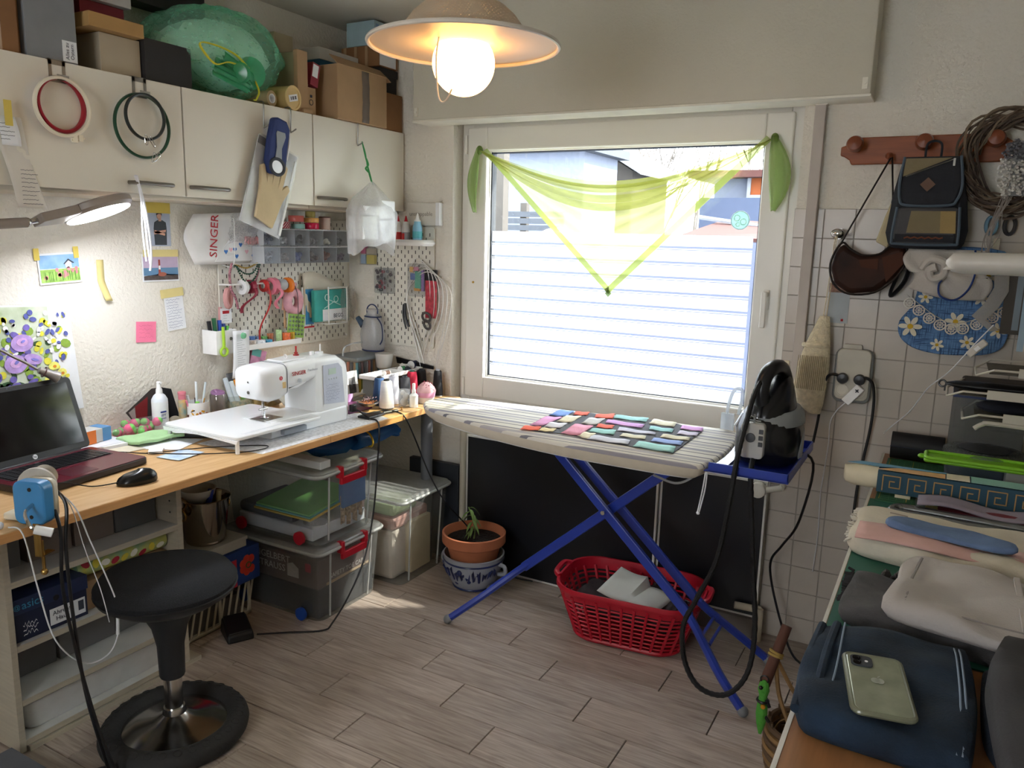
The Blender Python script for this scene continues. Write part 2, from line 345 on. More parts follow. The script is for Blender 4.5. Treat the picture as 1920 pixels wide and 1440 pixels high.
# ---------------------------------------------------------------- outdoors, beyond the window
hw = M('house_render', '6f7686', .9); snow = M('snow', '868a92', .8); gw = M('grey_timber', '454a52', .8); dw = M('dark_timber', '47433f', .8); brick = M('red_brown_clay', '4a2c29', .9); bluew = M('blue_grey_render', '454f66', .8)
g = struct(obj('ground_outside', MB().bx(-30, .4, -1.2, 30, 40, -1.0), snow, smooth=0))
def P(u, v, y): return on(u, v, y=y)
h1 = thing('neighbour_house', 'white rendered house wall seen through the window pane', 'house', (0, 0, 0))
a = P(880, 440, 7); b = P(1096, 284, 7)
obj('wall', MB().bx(a.x - 3, 7, -1, b.x, 8.2, b.z + .0), hw, h1, smooth=0)
obj('roof', MB().bx(a.x - 3, 6.8, b.z, b.x + .15, 8.3, b.z + .12), gw, h1, smooth=0)
f1 = thing('garden_fence', 'weathered grey timber fence in front of the white house', 'fence', (0, 0, 0))
c0 = P(915, 400, 5); c1 = P(1010, 436, 5)
for i in range(3): obj('board', MB().bx(c0.x - .6, 5, c1.z + .02 + i * .075, c1.x + .3, 5.03, c1.z + .08 + i * .075), gw, f1, smooth=0)
for xx in (c0.x + .02, c0.x + .45): obj('post', MB().bx(xx - .04, 5.03, -1, xx + .04, 5.1, c0.z + .12), dw, f1, smooth=0)
post = P(935, 330, 3.2); tag(obj('porch_post', MB().bx(post.x - .05, 3.2, -1, post.x + .05, 3.3, 2.6), dw), 'grey wooden porch post just outside the window', 'post')
sh = thing('garden_shed', 'wooden garden shed with snow covered gable roof behind the scarf', 'shed', (0, 0, 0))
s0 = P(1112, 322, 9); s1 = P(1222, 330, 9); sp = P(1150, 297, 9)
cxs = sp.x; wz = s0.z
obj('wall', MB().bx(s0.x, 9, -1, cxs * 2 - s0.x, 10.7, wz), dw, sh, smooth=0)
obj('gable', MB().prism([(s0.x, wz), (2 * cxs - s0.x, wz), (cxs, sp.z)], 1.7, (0, 10.7, 0), (1, 0, 0), (0, 0, 1)), dw, sh, smooth=0)
mb = MB(); dz = sp.z - wz; dx = cxs - s0.x
for sg in (-1, 1): mb.add([(cxs, 8.8, sp.z + .05), (cxs + sg * (dx + .2), 8.8, wz - dz * .2 / dx + .05), (cxs + sg * (dx + .2), 10.9, wz - dz * .2 / dx + .05), (cxs, 10.9, sp.z + .05), (cxs, 8.8, sp.z + .16), (cxs + sg * (dx + .2), 8.8, wz - dz * .2 / dx + .16), (cxs + sg * (dx + .2), 10.9, wz - dz * .2 / dx + .16), (cxs, 10.9, sp.z + .16)], [(0, 1, 2, 3), (4, 5, 6, 7), (0, 1, 5, 4), (1, 2, 6, 5), (2, 3, 7, 6)])
obj('snowy_roof', mb, snow, sh, smooth=0)
h2 = thing('far_house', 'blue grey house with an orange curtained window beyond the garden', 'house', (0, 0, 0))
r0 = P(1335, 420, 12); r1 = P(1470, 340, 12)
obj('wall', MB().bx(r0.x, 12, -1, r1.x + 4, 16, P(1400, 335, 12).z), hw, h2, smooth=0)
obj('lower_wall', MB().bx(r0.x - .2, 11.8, -1, r1.x + 4, 12, P(1400, 372, 12).z), bluew, h2, smooth=0)
obj('roof', MB().bx(r0.x - .4, 11.6, P(1400, 335, 12).z, r1.x + 4, 16.3, P(1400, 322, 12).z), brick, h2, smooth=0)
q0 = P(1408, 366, 11.95); q1 = P(1434, 334, 11.95)
wf = obj('window', MB().bx(q0.x, 11.9, q0.z, q1.x, 12, q1.z), M('orange_curtain', '8a4418', .7), h2, smooth=0); obj('window_rim', frame(q0.x - .06, q0.z - .06, q1.x + .06, q1.z + .06, .06, 11.86, 11.98), snow, wf, smooth=0)
m0 = P(1290, 440, 6)
rf = thing('clay_roof', 'low reddish clay roof with a white ridge behind the window film', 'roof', (0, 0, 0))
obj('slope', MB().add([(P(1265, 447, 6).x, 6, P(1265, 447, 6).z), (P(1440, 452, 6).x + 1, 6, P(1440, 452, 6).z), (P(1440, 425, 6).x + 1, 7.2, P(1440, 425, 6).z), (P(1310, 408, 6).x, 7.2, P(1310, 408, 6).z)], [(0, 1, 2, 3)]), brick, rf, smooth=0, solid=.04)
obj('ridge', MB().tube([P(1310, 407, 6.9), P(1450, 428, 6.9)], .03, 6), snow, rf)
obj('wall', MB().bx(P(1265, 447, 6).x, 6.05, -1, P(1440, 452, 6).x + 1, 6.9, P(1440, 452, 6).z - .02), gw, rf, smooth=0)
# low white balcony parapet that the lower panes look onto
tag(obj('parapet', MB().bx(-3, 2.4, -1, 6, 2.5, P(1150, 446, 2.4).z - .01), M('parapet_render', '4e5468', .9)), 'pale parapet wall outside behind the frosted film', 'wall')
bark = M('bare_bark', '5c5650', .9)
def tree(u, v, y, h, seed, label):
    rd = random.Random(seed); p = P(u, v, y); mb = MB()
    def br(a, d, L, r, n):
        b = a + d * L; mb.tube([a, a.lerp(b, .5) + Vector((rd.uniform(-.05, .05), 0, 0)) * L, b], [r, r * .8, r * .6], 5)
        if n:
            for _ in range(3): br(a.lerp(b, rd.uniform(.55, 1)), (d + Vector((rd.uniform(-.75, .75), rd.uniform(-.6, .6), rd.uniform(-.1, .5)))).normalized(), L * rd.uniform(.55, .75), r * .55, n - 1)
    br(Vector((0, 0, 0)), Vector((0, 0, 1)), h * .4, .07, 4)
    t = thing('bare_tree', label, 'tree', (p.x, y, -1), group='bare winter trees outside'); stuff(obj('branches', mb, bark, t))
for k, (u, y) in enumerate(((1160, 15), (1235, 22), (1310, 29), (1400, 36))): tree(u, 330, y, 6 + 2.2 * k, 11 + k, 'leafless winter tree among the trees outside the window')
cn = P(1102, 300, 13.2); cm = MB(); rd = random.Random(3)
for k in range(220):
    zz = rd.uniform(0, 3.6); rr = (3.7 - zz) * .28; a = rd.uniform(0, 6.28); d = Vector((math.cos(a), math.sin(a), -.25)); o_ = Vector((0, 0, zz)); cm.tube([o_, o_ + d * rr], [.03, .01], 4)
t = thing('conifer', 'small dark green conifer beside the snowy shed', 'tree', (cn.x - .1, 13.2, -1)); obj('needles', cm, M('conifer_green', '4d6a58', .9), t)
# ---------------------------------------------------------------- wall cabinets on the left wall
cab = M('cabinet_white', 'ded9cc', .35, var=(4, .02)); cabe = M('cabinet_edge', 'cbc3b4', .5); steel = M('brushed_steel', '8d8a84', .35, .9); chrome = M('chrome', 'c9c9c9', .12, 1); black = M('black_plastic', '17181b', .35); white = M('white_plastic', 'ebebea', .35); paper = M('paper_white', 'e9ebee', .8, var=(20, .03)); ink = M('ink', '3a3f4c', .8); inkred = M('red_print', 'b5202c', .7)
CF, CT, CB = .34, 1.953, 1.608
def handle(parent, y0, y1, z):
    obj('handle', MB().tube(bez([(CF, y0, z), (CF + .022, y0 + .012, z), (CF + .024, (y0 + y1) / 2, z), (CF + .022, y1 - .012, z), (CF, y1, z)]), .0065, 8), steel, parent)
def cabinet(y0, y1, doors, label):
    t = thing('wall_cabinet', label, 'cabinet', (0, 0, 0), group='white wall cabinets')
    obj('body', MB().bx(.004, y0 + .001, CB + .01, CF - .02, y1 - .001, CT), cab, t, smooth=0)
    obj('valance', MB().bx(.004, y0 + .001, CB - .012, CF - .03, y1 - .001, CB + .009), cabe, t, smooth=0)
    for a, b, h0, h1 in doors:
        d = obj('door', MB().bx(CF - .019, a + .0025, CB, CF, b - .0025, CT), cab, t, smooth=0, bevel=.0015); handle(d, h0, h1, 1.64)
cabinet(-.597, -.012, [(-.597, -.012, -.578, -.423)], 'single door white wall cabinet in the corner, white plastic bag hanging on it')
cabinet(-1.797, -.599, [(-1.797, -1.197, -1.404, -1.255), (-1.197, -.599, -1.179, -1.029)], 'double door white wall cabinet with embroidery hoops hanging on its door')
# ---------------------------------------------------------------- cartons and things on top of the cabinets
kraft = M('kraft_card', 'a98a68', .85, var=(10, .08), bump=(60, .1, .002)); kraftd = M('kraft_dark', '86603f', .85, var=(10, .1)); beige = M('beige_card', 'b1a48e', .85, var=(8, .05)); greyb = M('grey_board', '84868a', .8); blackc = M('black_card', '2b2a2b', .7); claret = M('claret_card', '7b2735', .7); tanc = M('tan_card', 'b08a57', .8); grkr = M('grey_kraft', '97896f', .85)
def carton(name, label, x0, x1, y0, y1, z0, z1, mt, cat='box', lid=None, group=None):
    t = thing(name, label, cat, ((x0 + x1) / 2, (y0 + y1) / 2, z0), group=group); dx, dy, h = (x1 - x0) / 2, (y1 - y0) / 2, z1 - z0
    obj('body', MB().bx(-dx, -dy, 0, dx, dy, h), mt, t, smooth=0, bevel=.002)
    if lid: obj('lid', MB().bx(-dx - .004, -dy - .004, h - lid[0], dx + .004, dy + .004, h + .002), lid[1], t, smooth=0, bevel=.0015)
    return t
e = .0015
t = carton('document_box', 'narrow pale brown upright box at the end of the cabinet top', .05, .32, -1.735, -1.694, CT + e, 2.33, M('pink_brown_card', 'ab8f78', .85)); 
obj('edge_strip', MB().bx(.135, -.021, 0, .138, .021, .35), kraftd, t, smooth=0)
tag(obj('thin_board', MB().bx(.06, -1.688, CT + e, .30, -1.676, 2.3), kraftd), 'thin dark brown board standing between two upright boxes', 'board')
t = carton('file_box', 'tall grey file box with a handwritten paper label', .03, .32, -1.672, -1.527, CT + e, 2.36, greyb)
l_ = obj('label_paper', MB().bx(.1455, .028, .006, .1462, .07, .062), paper, t, smooth=0); text('handwriting', 'Alles zu\nOstern', .0145, ink, t, (.1468, .049, .034), Z, -Y, .0002)
obj('clasp', MB().bx(.144, -.075, .16, .152, -.066, .22), greyb, t, bevel=.002)
carton('shoe_carton', 'beige carton standing under a flat brown box', .06, .30, -1.443, -1.31, CT + e, 2.070, beige)
carton('flat_carton', 'flat brown cardboard box lying across the beige carton', .04, .335, -1.496, -1.318, 2.0715, 2.112, tanc)
carton('claret_box', 'dark red gift box on top of the flat brown box', .02, .22, -1.445, -1.30, 2.1135, 2.172, claret)
carton('silver_box', 'pale grey flat box on top of the dark red box', .02, .24, -1.50, -1.287, 2.1735, 2.245, M('pale_grey_card', 'b9b7b3', .6))
carton('black_carton', 'large black carton behind the green rubbish bag', .03, .318, -1.306, -1.135, CT + e, 2.082, blackc)
carton('black_tray_box', 'flat black box sticking out above the green rubbish bag', .02, .10, -1.40, -.885, 2.2465, 2.38, blackc)
# green rubbish bag
gb = thing('rubbish_bag', 'tied green translucent rubbish bag with yellow drawstring', 'bag', (.19, -.93, CT + .004))
rd = random.Random(5)
def bagpt(a, p):
    r = Vector((math.sin(p) * math.cos(a), math.sin(p) * math.sin(a), math.cos(p)))
    wv = .05 * math.sin(7 * a + 3 * p) * math.sin(p) + .035 * math.sin(13 * a - 5 * p) + .03 * abs(math.sin(17 * a + 9 * p))
    k = 1 + wv; y = r.y * .285; z = r.z * .165; x = r.x * .15
    if z < 0: z *= .85; y = y * (1 + .62 * z / .165) - .03 * z / .165
    return Vector((x * k + .02, y * k - .02, .141 + z * k + .03 * r.y * (r.z > -.3)))
rings = [[bagpt(2 * math.pi * k / 64, .02 + (math.pi - .04) * i / 30) for k in range(64)] for i in range(31)]
greenbag = sheer('green_film', 'b0f4d8', .3, .3)
obj('bag_skin', MB().loft(rings), greenbag, gb, smooth=60)
inn = [[(lambda q: Vector((q.x * .72, q.y * .8, .15 + (q.z - .15) * .74)))(bagpt(2 * math.pi * k / 24, .05 + (math.pi - .1) * i / 12)) for k in range(24)] for i in range(13)]
obj('filling', MB().loft(inn), M('pale_stuffing', 'f0f8f3', .9, var=(9, .08), bump=(5, .25, .01)), gb, smooth=60)
tuft = MB()
for k in range(3): tuft.sheet(lambda a, b, k=k: (.165 + .02 * b + .012 * math.sin(9 * a + k), -.13 + .12 * b + .035 * (a - .5) * (1.6 - b), .10 - .045 * b + .05 * (a - .5) * (1 - .4 * b) - .012 * k + .012 * math.sin(14 * a)), 14, 6)
obj('tied_end', tuft, sheer('green_film_gathered', '62d2a2', .5, .3), gb, solid=.001)
tr = [[(.172 + .012 * math.cos(a) , .02 - .02 * t_, .06 + .0 * t_) for a in (0,)] for t_ in (0,)]
knot = [(.18, -.03 + .035 * math.cos(2 * math.pi * k / 10), .095 + .03 * math.sin(2 * math.pi * k / 10)) for k in range(10)]
obj('gather', MB().lathe([(.001, -.05), (.03, -.045), (.055, -.02), (.02, .012), (.016, .03), (.034, .055), (.03, .075), (.001, .08)], 18, (.165, -.0, .085), (.35, -.8, -.15)), sheer('green_film_gathered', '62d2a2', .5, .3), gb)
ye = M('yellow_plastic', 'ddd23a', .35)
obj('drawstring', MB().tube(bez([(.175, .005, .09), (.185, -.07, .13), (.18, -.16, .145), (.178, -.21, .135), (.185, -.16, .085), (.188, -.1, .1), (.18, -.02, .095)]), .006, 6, flat=.4).tube(bez([(.178, .01, .075), (.184, .03, .03), (.18, .02, 0), (.178, .012, -.002)]), .006, 6, flat=.4), ye, gb)
# upright kraft boxes, tubes and more cartons
t = thing('mailer_box', 'upright grey brown folding mailer with loose flaps', 'box', (0, 0, CT + e))
obj('body', MB().bx(.02, -.650, 0, .30, -.604, .222), grkr, t, smooth=0, bevel=.002); obj('front_flap', MB().bx(.301, -.655, .0, .322, -.600, .228), kraft, t, smooth=0, bevel=.002); obj('inner_panel', MB().bx(.02, -.66, .223, .21, -.56, .30), grkr, t, smooth=0, bevel=.002); obj('flap_tab', MB().bx(.305, -.64, .0, .336, -.592, .012), kraft, t, smooth=0)
def tubething(name, label, y, r, z, mt, closed):
    t = thing(name, label, 'tube', (.19, y, z), group='cardboard tubes on the cabinet')
    d = Vector((1, .12, 0)).normalized()
    if closed:
        obj('shell', MB().cyl(-d * .17, d * .145, r, seg=28), mt, t); obj('cap', MB().lathe([(r * .98, 0), (r * 1.04, .004), (r * 1.04, .008), (r * .88, .008), (r * .86, .004), (.001, .004)], 28, d * .145, d), M('cap_cream', 'd9bd85', .5), t)
        u_ = Vector((-d.y, d.x, 0)); o_ = d * .1502; cu = (u_ + Z * .25).normalized(); cv = (Z - u_ * .25).normalized()
        obj('sticker', MB().prism(rect(-.026, -.012, .026, .012), .0006, o_, cu, cv), paper, t, smooth=0)
        obj('barcode', MB().prism(rect(-.016, -.006, -.012, .006), .0005, o_ + d * .0007, cu, cv).prism(rect(-.009, -.006, -.007, .006), .0005, o_ + d * .0007, cu, cv).prism(rect(-.004, -.006, .002, .006), .0005, o_ + d * .0007, cu, cv).prism(rect(.006, -.006, .008, .006), .0005, o_ + d * .0007, cu, cv).prism(rect(.011, -.006, .017, .006), .0005, o_ + d * .0007, cu, cv), ink, t, smooth=0)
    else: obj('shell', MB().lathe([(r, 0), (r, .30), (r * .62, .30), (r * .62, .0)], 24, -d * .17, d), mt, t); obj('roll', MB().lathe([(r * .6, .02), (r * .6, .302), (r * .5, .302), (r * .5, .02)], 24, -d * .17, d), paper, t)
tubething('poster_tube', 'cream cardboard tube with a barcode sticker on its cap', -.716, .043, CT + .0445, M('tube_cream', 'b69c66', .6), True)
tubething('paper_roll', 'thinner brown cardboard tube with an open end', -.802, .028, CT + .030, M('tube_brown', 'a5906f', .7), False)
t = carton('brown_crate', 'small brown carton with a printed symbol beside the mailer', .1, .30, -.588, -.535, CT + e, 2.06, kraft)
obj('symbol', MB().torus((.1005, 0, .05), .010, .0012, (1, 0, 0), 16).bx(.1, -.006, .068, .1008, .006, .078), ink, t)
t = thing('game_box', 'dark red game box with a white label tilted on the small carton', 'box', (.2, -.545, 2.0625), rot=(math.radians(-12), 0, 0))
obj('body', MB().bx(-.09, -.022, .006, .1, .022, .095), M('game_red', '8d3040', .4), t, smooth=0, bevel=.002); obj('label', MB().bx(.1002, -.018, .04, .1012, .012, .088), paper, t, smooth=0)
t = thing('parcel_carton', 'big brown parcel carton with torn grey tape and open flaps', 'box', (.205, -.31, CT + e))
obj('body', MB().bx(.02, -.160, 0, .15, .155, .21), kraft, t, smooth=0, bevel=.003)
tp = M('grey_brown_tape', '6c6159', .25)
obj('tape', MB().sheet(lambda a, b: (.151 + .001 * math.sin(20 * b), -.012 + .045 * a + .02 * b * (1 - b), .004 + .203 * b), 2, 10), tp, t, solid=.0008)
obj('flap', MB().add([(.15, -.158, .21), (.15, .155, .21), (.10, .17, .245), (.10, -.15, .25)], [(0, 1, 2, 3)]), kraft, t, solid=.003, smooth=0)
obj('flap', MB().add([(.15, .157, .21), (.02, .157, .21), (.03, .163, .19), (.15, .185, .196)], [(0, 1, 2, 3)]), kraft, t, solid=.003, smooth=0)
carton('brown_base_carton', 'plain brown carton at the window wall under the black box', .03, .33, -.145, -.012, CT + e, 2.112, kraftd)
carton('black_shoe_box', 'black lidded box in the stack at the window wall', .06, .30, -.135, -.014, 2.1135, 2.216, blackc, lid=(.03, blackc))
t = carton('ridged_carton', 'brown corrugated box with a white front label under the toy box', .1, .31, -.152, -.018, 2.2195, 2.306, kraftd)
obj('label', MB().bx(.1052, -.062, .004, .1065, .05, .075), paper, t, smooth=0)
for k in range(3): obj('ridge', MB().bx(-.09 + .06 * k, -.069, 0, -.075 + .06 * k, -.067, .086), kraft, t, smooth=0)
t = carton('toy_box', 'light blue toy box with colourful pictures near the ceiling', .13, .285, -.150, -.02, 2.3075, 2.408, M('toy_blue', '9fb7bd', .5))
for k, c in enumerate(('4a4440', 'b0a838', '7c97b8')): obj('picture', MB().bx(.0778, -.055, .012 + .027 * k, .0786, -.035, .034 + .027 * k), M('toy_pic%d' % k, c, .5), t, smooth=0)
obj('toy_picture', MB().prism(rrect(.045, .06, .012), .0008, (.0778, .015, .048), Y, Z), M('toy_orange', 'd07a48', .5), t, smooth=0); obj('toy_figure', MB().prism(ell(0, 0, .012, .016), .0006, (.0787, .018, .055), Y, Z), M('toy_navy', '44508c', .5), t, smooth=0)
t = carton('blue_storage_box', 'blue box with a white lid behind the parcel carton', .02, .2, -.40, -.165, 2.1, 2.252, M('petrol_blue', '1f5573', .6), lid=(.045, M('lid_white', 'c9c6bf', .6)))
carton('support_carton', 'brown carton hidden behind the parcel carton under the blue box', .02, .2, -.40, -.165, CT + e, 2.0985, kraftd)
# ---------------------------------------------------------------- things hanging on the cabinet doors
def doorhook(y, label, w=.024):
    t = thing('door_hanger', label, 'hook', (CF, y, 0), group='metal over-door hangers')
    mb = MB(); mb.bx(-.03, -w, CT + .0005, .002, w, CT + .0022); mb.bx(.0006, -w, CT - .055, .002, -w + .009, CT + .002); mb.bx(.0006, w - .009, CT - .055, .002, w, CT + .002); mb.bx(.0006, -w, CT - .012, .002, w, CT); mb.bx(.0006, -w, CT - .058, .002, w, CT - .046)
    obj('plate', mb, steel, t, smooth=0); obj('peg', MB().bx(.002, -w * .7, CT - .054, .028, w * .7, CT - .050).bx(.026, -w * .7, CT - .054, .028, w * .7, CT - .04), chrome, t, smooth=0); return t
doorhook(-1.605, 'steel over-door hanger carrying the red and cream hoops'); doorhook(-1.35, 'steel over-door hanger carrying the green spring hoops')
def hoop(name, label, y, z, R, r, mt, x, flat=1.0, tilt=0): return tag(obj(name, MB().torus((x, y, z), R, r, (1, tilt, 0), 56, 8, flat=flat), mt), label, 'embroidery hoop', 'embroidery hoops on the cabinet door')
cream = M('cream_plastic_hoop', 'e6ddc8', .35); red = M('red_plastic', '9c1c2c', .35)
hb = thing('embroidery_hoop', 'cream plastic embroidery hoop with a screw clamp at its bottom', 'embroidery hoop', (.366, -1.612, 1.828), group='embroidery hoops on the cabinet door')
obj('ring', MB().torus((0, 0, 0), .077, .005, (1, 0, 0), 56, 8, flat=1.5), cream, hb); obj('clamp', MB().bx(-.006, .022, -.092, .006, .034, -.074).bx(-.006, .038, -.088, .006, .05, -.07).cyl((0, .018, -.086), (0, .056, -.078), .003), cream, hb)
hoop('embroidery_hoop', 'dark red embroidery hoop hanging behind the cream one', -1.608, 1.834, .071, .006, red, .353, 1.6, .1)
dg = M('dark_green_plastic', '1d4a36', .3); db = M('dark_spring_hoop', '29302f', .3)
hoop('embroidery_hoop', 'large dark green spring hoop on the cabinet door', -1.357, 1.81, .093, .0045, dg, .356, 1.4); hoop('embroidery_hoop', 'small black spring hoop inside the large green hoop', -1.355, 1.837, .066, .0045, db, .368, 1.4)
for (y, z, a, lb) in ((-1.362, 1.772, 0, 'wire clip'), (-1.345, 1.768, .3, 'wire clip'), (-1.336, 1.722, -.3, 'wire clip'), (-1.32, 1.724, -.6, 'wire clip')):
    c = MB().tube(bez([(.374, y, z + .012), (.376, y - .005, z + .004), (.376, y + a * .03 - .003, z - .016), (.376, y + a * .03 + .004, z - .016), (.376, y + .005, z + .003)], 4, True), .0011, 5, True)
    tag(obj('wire_clip', c, chrome), 'small bent wire clip hanging from the %s spring hoop' % ('small black' if z > 1.75 else 'large green'), 'clip', 'wire clips of the spring hoops')
def wirehook(y, label, L=.075):
    return tag(obj('wire_hook', MB().tube(bez([(CF - .028, y, CT + .003), (CF + .006, y, CT + .003), (CF + .005, y, CT - L), (CF + .012, y, CT - L - .006), (CF + .03, y + .004, CT - L + .004)]), .0026, 6), steel), label, 'hook', 'wire hooks over the cabinet doors')
wirehook(-.855, 'wire hook behind the blue walking pouch'); wirehook(-.722, 'empty wire hook over the cabinet door'); wirehook(-.339, 'wire hook holding the green string', .08)
# packet of work gloves
sh2 = sheer('clear_bag', 'eceff0', .2, .3)
gp = thing('glove_packet', 'clear packet of cream work gloves hanging on the cabinet door', 'packet', (.366, -.856, 1.66), rot=(math.radians(-19), 0, 0))
obj('bag', MB().sheet(lambda a, b: (.004 + .01 * math.sin(3.1 * a) * math.sin(3.1 * b) + .003 * math.sin(17 * a + 5 * b), -.1 + .2 * a, -.165 + .33 * b), 12, 16), sh2, gp); obj('card', MB().bx(-.004, -.098, -.16, -.002, .098, .16), M('grey_print', 'dcdde0', .6, var=(11, .25), col2='a9abb2'), gp, smooth=0)
obj('zip_strip', MB().bx(-.001, .088, -.15, .004, .097, .14), paper, gp)
gl = MB(); gl.m = Matrix.Translation((.004, 0, .02)) @ Matrix.Scale(1.35, 4); gl.prism([(-.035, -.11), (.03, -.12), (.045, -.04), (.062, .0), (.05, .012), (.035, -.005), (.038, .055), (.022, .06), (.018, .01), (.012, .07), (-.004, .072), (-.006, .012), (-.014, .062), (-.03, .056), (-.026, .0), (-.042, .035), (-.055, .026), (-.042, -.03)], .01, (0, 0, 0), Y, Z)
obj('glove', gl, M('cream_glove', 'cdbb97', .9, bump=(60, .3)), gp, bevel=.004); obj('dark_print', MB().bx(-.0018, -.097, .13, -.001, -.0, .158), M('dark_print', '4a4c50', .6), gp, smooth=0)
bp = thing('blue_pouch', 'blue and grey sewn pouch hanging on a wire hook', 'pouch', (.388, -.838, 1.80), rot=(math.radians(-14), 0, 0))
obj('shell', MB().prism([(-.045, .095), (-.02, .105), (.02, .105), (.043, .08), (.045, .0), (.05, -.055), (.03, -.09), (-.02, -.1), (-.045, -.06), (-.048, .02)], .024, (-.012, 0, 0), Y, Z), M('navy_fabric', '27386e', .7, bump=(120, .3)), bp, bevel=.008)
gf = M('grey_fabric', '8e959c', .7); obj('strap', MB().prism([(-.022, .055), (.016, .06), (.022, .045), (.012, .0), (.02, -.04), (-.012, -.04), (-.012, 0), (-.025, .045)], .004, (.012, 0, 0), Y, Z), gf, bp, bevel=.002); obj('opening', MB().torus((.013, .005, -.068), .033, .006, (1, 0, 0), 24, 8, sx=1, sy=.85), M('dark_binding', '3d434c', .6), bp); obj('inside', MB().prism(ell(.005, -.068, .03, .026), .002, (.011, 0, 0), Y, Z), M('shiny_inside', 'd5dadf', .2), bp)
obj('edge', MB().tube(bez([(.0, .03, .1), (.004, .05, .05), (.004, .052, -.03)]), .004, 6), paper, bp)
# white plastic bag of foam boxes
wb = thing('plastic_bag', 'knotted white plastic bag of white boxes on a green string', 'bag', (.44, -.365, 1.44))
wsh = sheer('white_film', 'f4f5f6', .36, .3)
prof = [(.005, .27), (.02, .262), (.06, .235), (.115, .20), (.148, .15), (.145, .10), (.138, .05), (.135, .02)]
rings = []
for i, (r, z) in enumerate(prof): rings.append([Vector((r * .42 * math.cos(a), r * 1.0 * math.sin(a) * (1 + .05 * math.sin(9 * a + i)), z - (.045 * abs(math.sin(a)) ** 3 if i == len(prof) - 1 else 0) + .006 * math.sin(7 * a + i))) for a in [2 * math.pi * k / 40 for k in range(40)]])
rings.append([Vector((.03 * math.cos(a), .07 * math.sin(a), .03)) for a in [2 * math.pi * k / 40 for k in range(40)]])
obj('bag_skin', MB().loft(rings), wsh, wb, smooth=60)
fo = M('white_foam', 'eef0f2', .8)
for d in ((-.035, -.11, .04, .04, -.01, .135), (-.04, -.005, .03, .045, .055, .12), (-.035, .06, .04, .04, .105, .13), (-.03, -.1, .137, .045, .02, .175), (-.03, .0, .125, .05, .09, .2)): obj('foam_box', MB().bx(*d), fo, wb, smooth=0, bevel=.003)
obj('string', MB().tube(bez([(-.075, .03, .44), (-.05, .022, .39), (-.03, .01, .33), (0, 0, .265)]), .0022, 6).tube(bez([(-.075, .03, .44), (-.06, .032, .38), (-.02, .016, .3), (0, .004, .265)]), .0022, 6).tube(bez([(-.045, .02, .37), (-.04, .026, .345), (-.045, .016, .33), (-.035, .024, .315)]), .004, 6), M('green_string', '3f9a58', .8), wb)
# receipts clipped to the left cabinet door
rc = thing('receipt', 'crumpled long shop receipts taped to the cabinet door', 'paper', (.3435, -1.70, 1.66))
obj('slip', MB().sheet(lambda a, b: (.002 + .006 * math.sin(5 * b + 2 * a), -.075 + .055 * b * 0 + .075 * a + .05 * (1 - b) - .02, -.11 + .235 * b), 6, 14), M('thermal_paper', 'd8d2c8', .6), rc, solid=.0004)
obj('slip', MB().sheet(lambda a, b: (.008 + .004 * math.sin(4 * b), -.085 + .05 * a + .01 * (1 - b), .05 + .075 * b), 4, 6), paper, rc, solid=.0004)
scribble('small_print', .055, .1, 9, ink, rc, (.0105, -.035, -.105), Y, Z, .3, .0012, .5, 3); scribble('small_print', .04, .05, 5, ink, rc, (.0135, -.08, .06), Y, Z, .3, .0012, .5, 4)
obj('tape', MB().bx(.0135, -.066, .1, .0145, -.046, .165), M('masking_tape', 'd8c15c', .7), rc, smooth=0)
# ---------------------------------------------------------------- papers taped to the left wall
mask = M('masking_tape_pale', 'd9c988', .7); masky = M('masking_tape', 'd8c15c', .7)
def sheetpaper(name, label, cat, c, w, h, rot, mt, group='papers on the left wall', th=.0012):
    t = thing(name, label, cat, c, rot=(math.radians(rot), 0, 0), group=group); obj('sheet', MB().bx(0, -w / 2, -h / 2, th, w / 2, h / 2), mt, t, smooth=0); return t
def L(parent, name, polys, mt, lv=0): return decal(name, polys, mt, parent, (.0016 + .0006 * lv, 0, 0), Y, Z, .0005)
skyb = M('paint_sky', '7aa6d2', .8, var=(20, .2), col2='a9cbe8'); grass = M('paint_grass', '9cc463', .8, var=(60, .3)); pinkp = M('paint_pink', 'd98a8f', .8)
t = sheetpaper('birdhouse_painting', 'small watercolour of a birdhouse over pink tulips taped to the wall', 'painting', (.003, -1.437, 1.366), .142, .1, 3, paper)
L(t, 'sky_wash', [rect(-.066, 0, .066, .044)], skyb); L(t, 'meadow', [rect(-.066, -.044, .066, -.002)], grass)
L(t, 'birdhouse', [[(.02, .0), (.04, .0), (.04, .016), (.03, .026), (.018, .016)]], paper, 1); L(t, 'birdhouse_roof', [[(.012, .013), (.03, .03), (.05, .016), (.045, .014), (.03, .024), (.016, .012)]], gw, 2)
rd = random.Random(2); L(t, 'tulips', [ell(rd.uniform(-.055, .06), rd.uniform(-.03, -.002), .006, .007, 8) for _ in range(13)], pinkp, 1); L(t, 'stems', [rect(q, -.04, q + .0015, -.01) for q in [rd.uniform(-.055, .06) for _ in range(14)]], M('stem_green', '5f9140', .8), 2)
for yy in (-.072, .06): obj('tape', MB().bx(.0022, yy - .009, .03, .0032, yy + .009, .068), masky, t, smooth=0)
t = thing('tape_strip', 'loose strip of masking tape curling off the wall', 'tape', (.002, -1.29, 1.32)); obj('strip', MB().sheet(lambda a, b: (.001 + .03 * max(0, .45 - b) ** 1.5, -.018 + .026 * a + .04 * max(0, .5 - b), -.07 + .142 * b), 2, 12), mask, t, solid=.0006)
t = sheetpaper('portrait_photo', 'photo of a person in a dark shirt with folded arms', 'photo', (.003, -1.053, 1.503), .094, .128, 0, M('photo_blue_grey', 'a9b2c4', .5))
skin = M('skin_print', 'c79a86', .6); dks = M('dark_shirt', '3b4148', .7); hair = M('hair_print', '2f2a2a', .7)
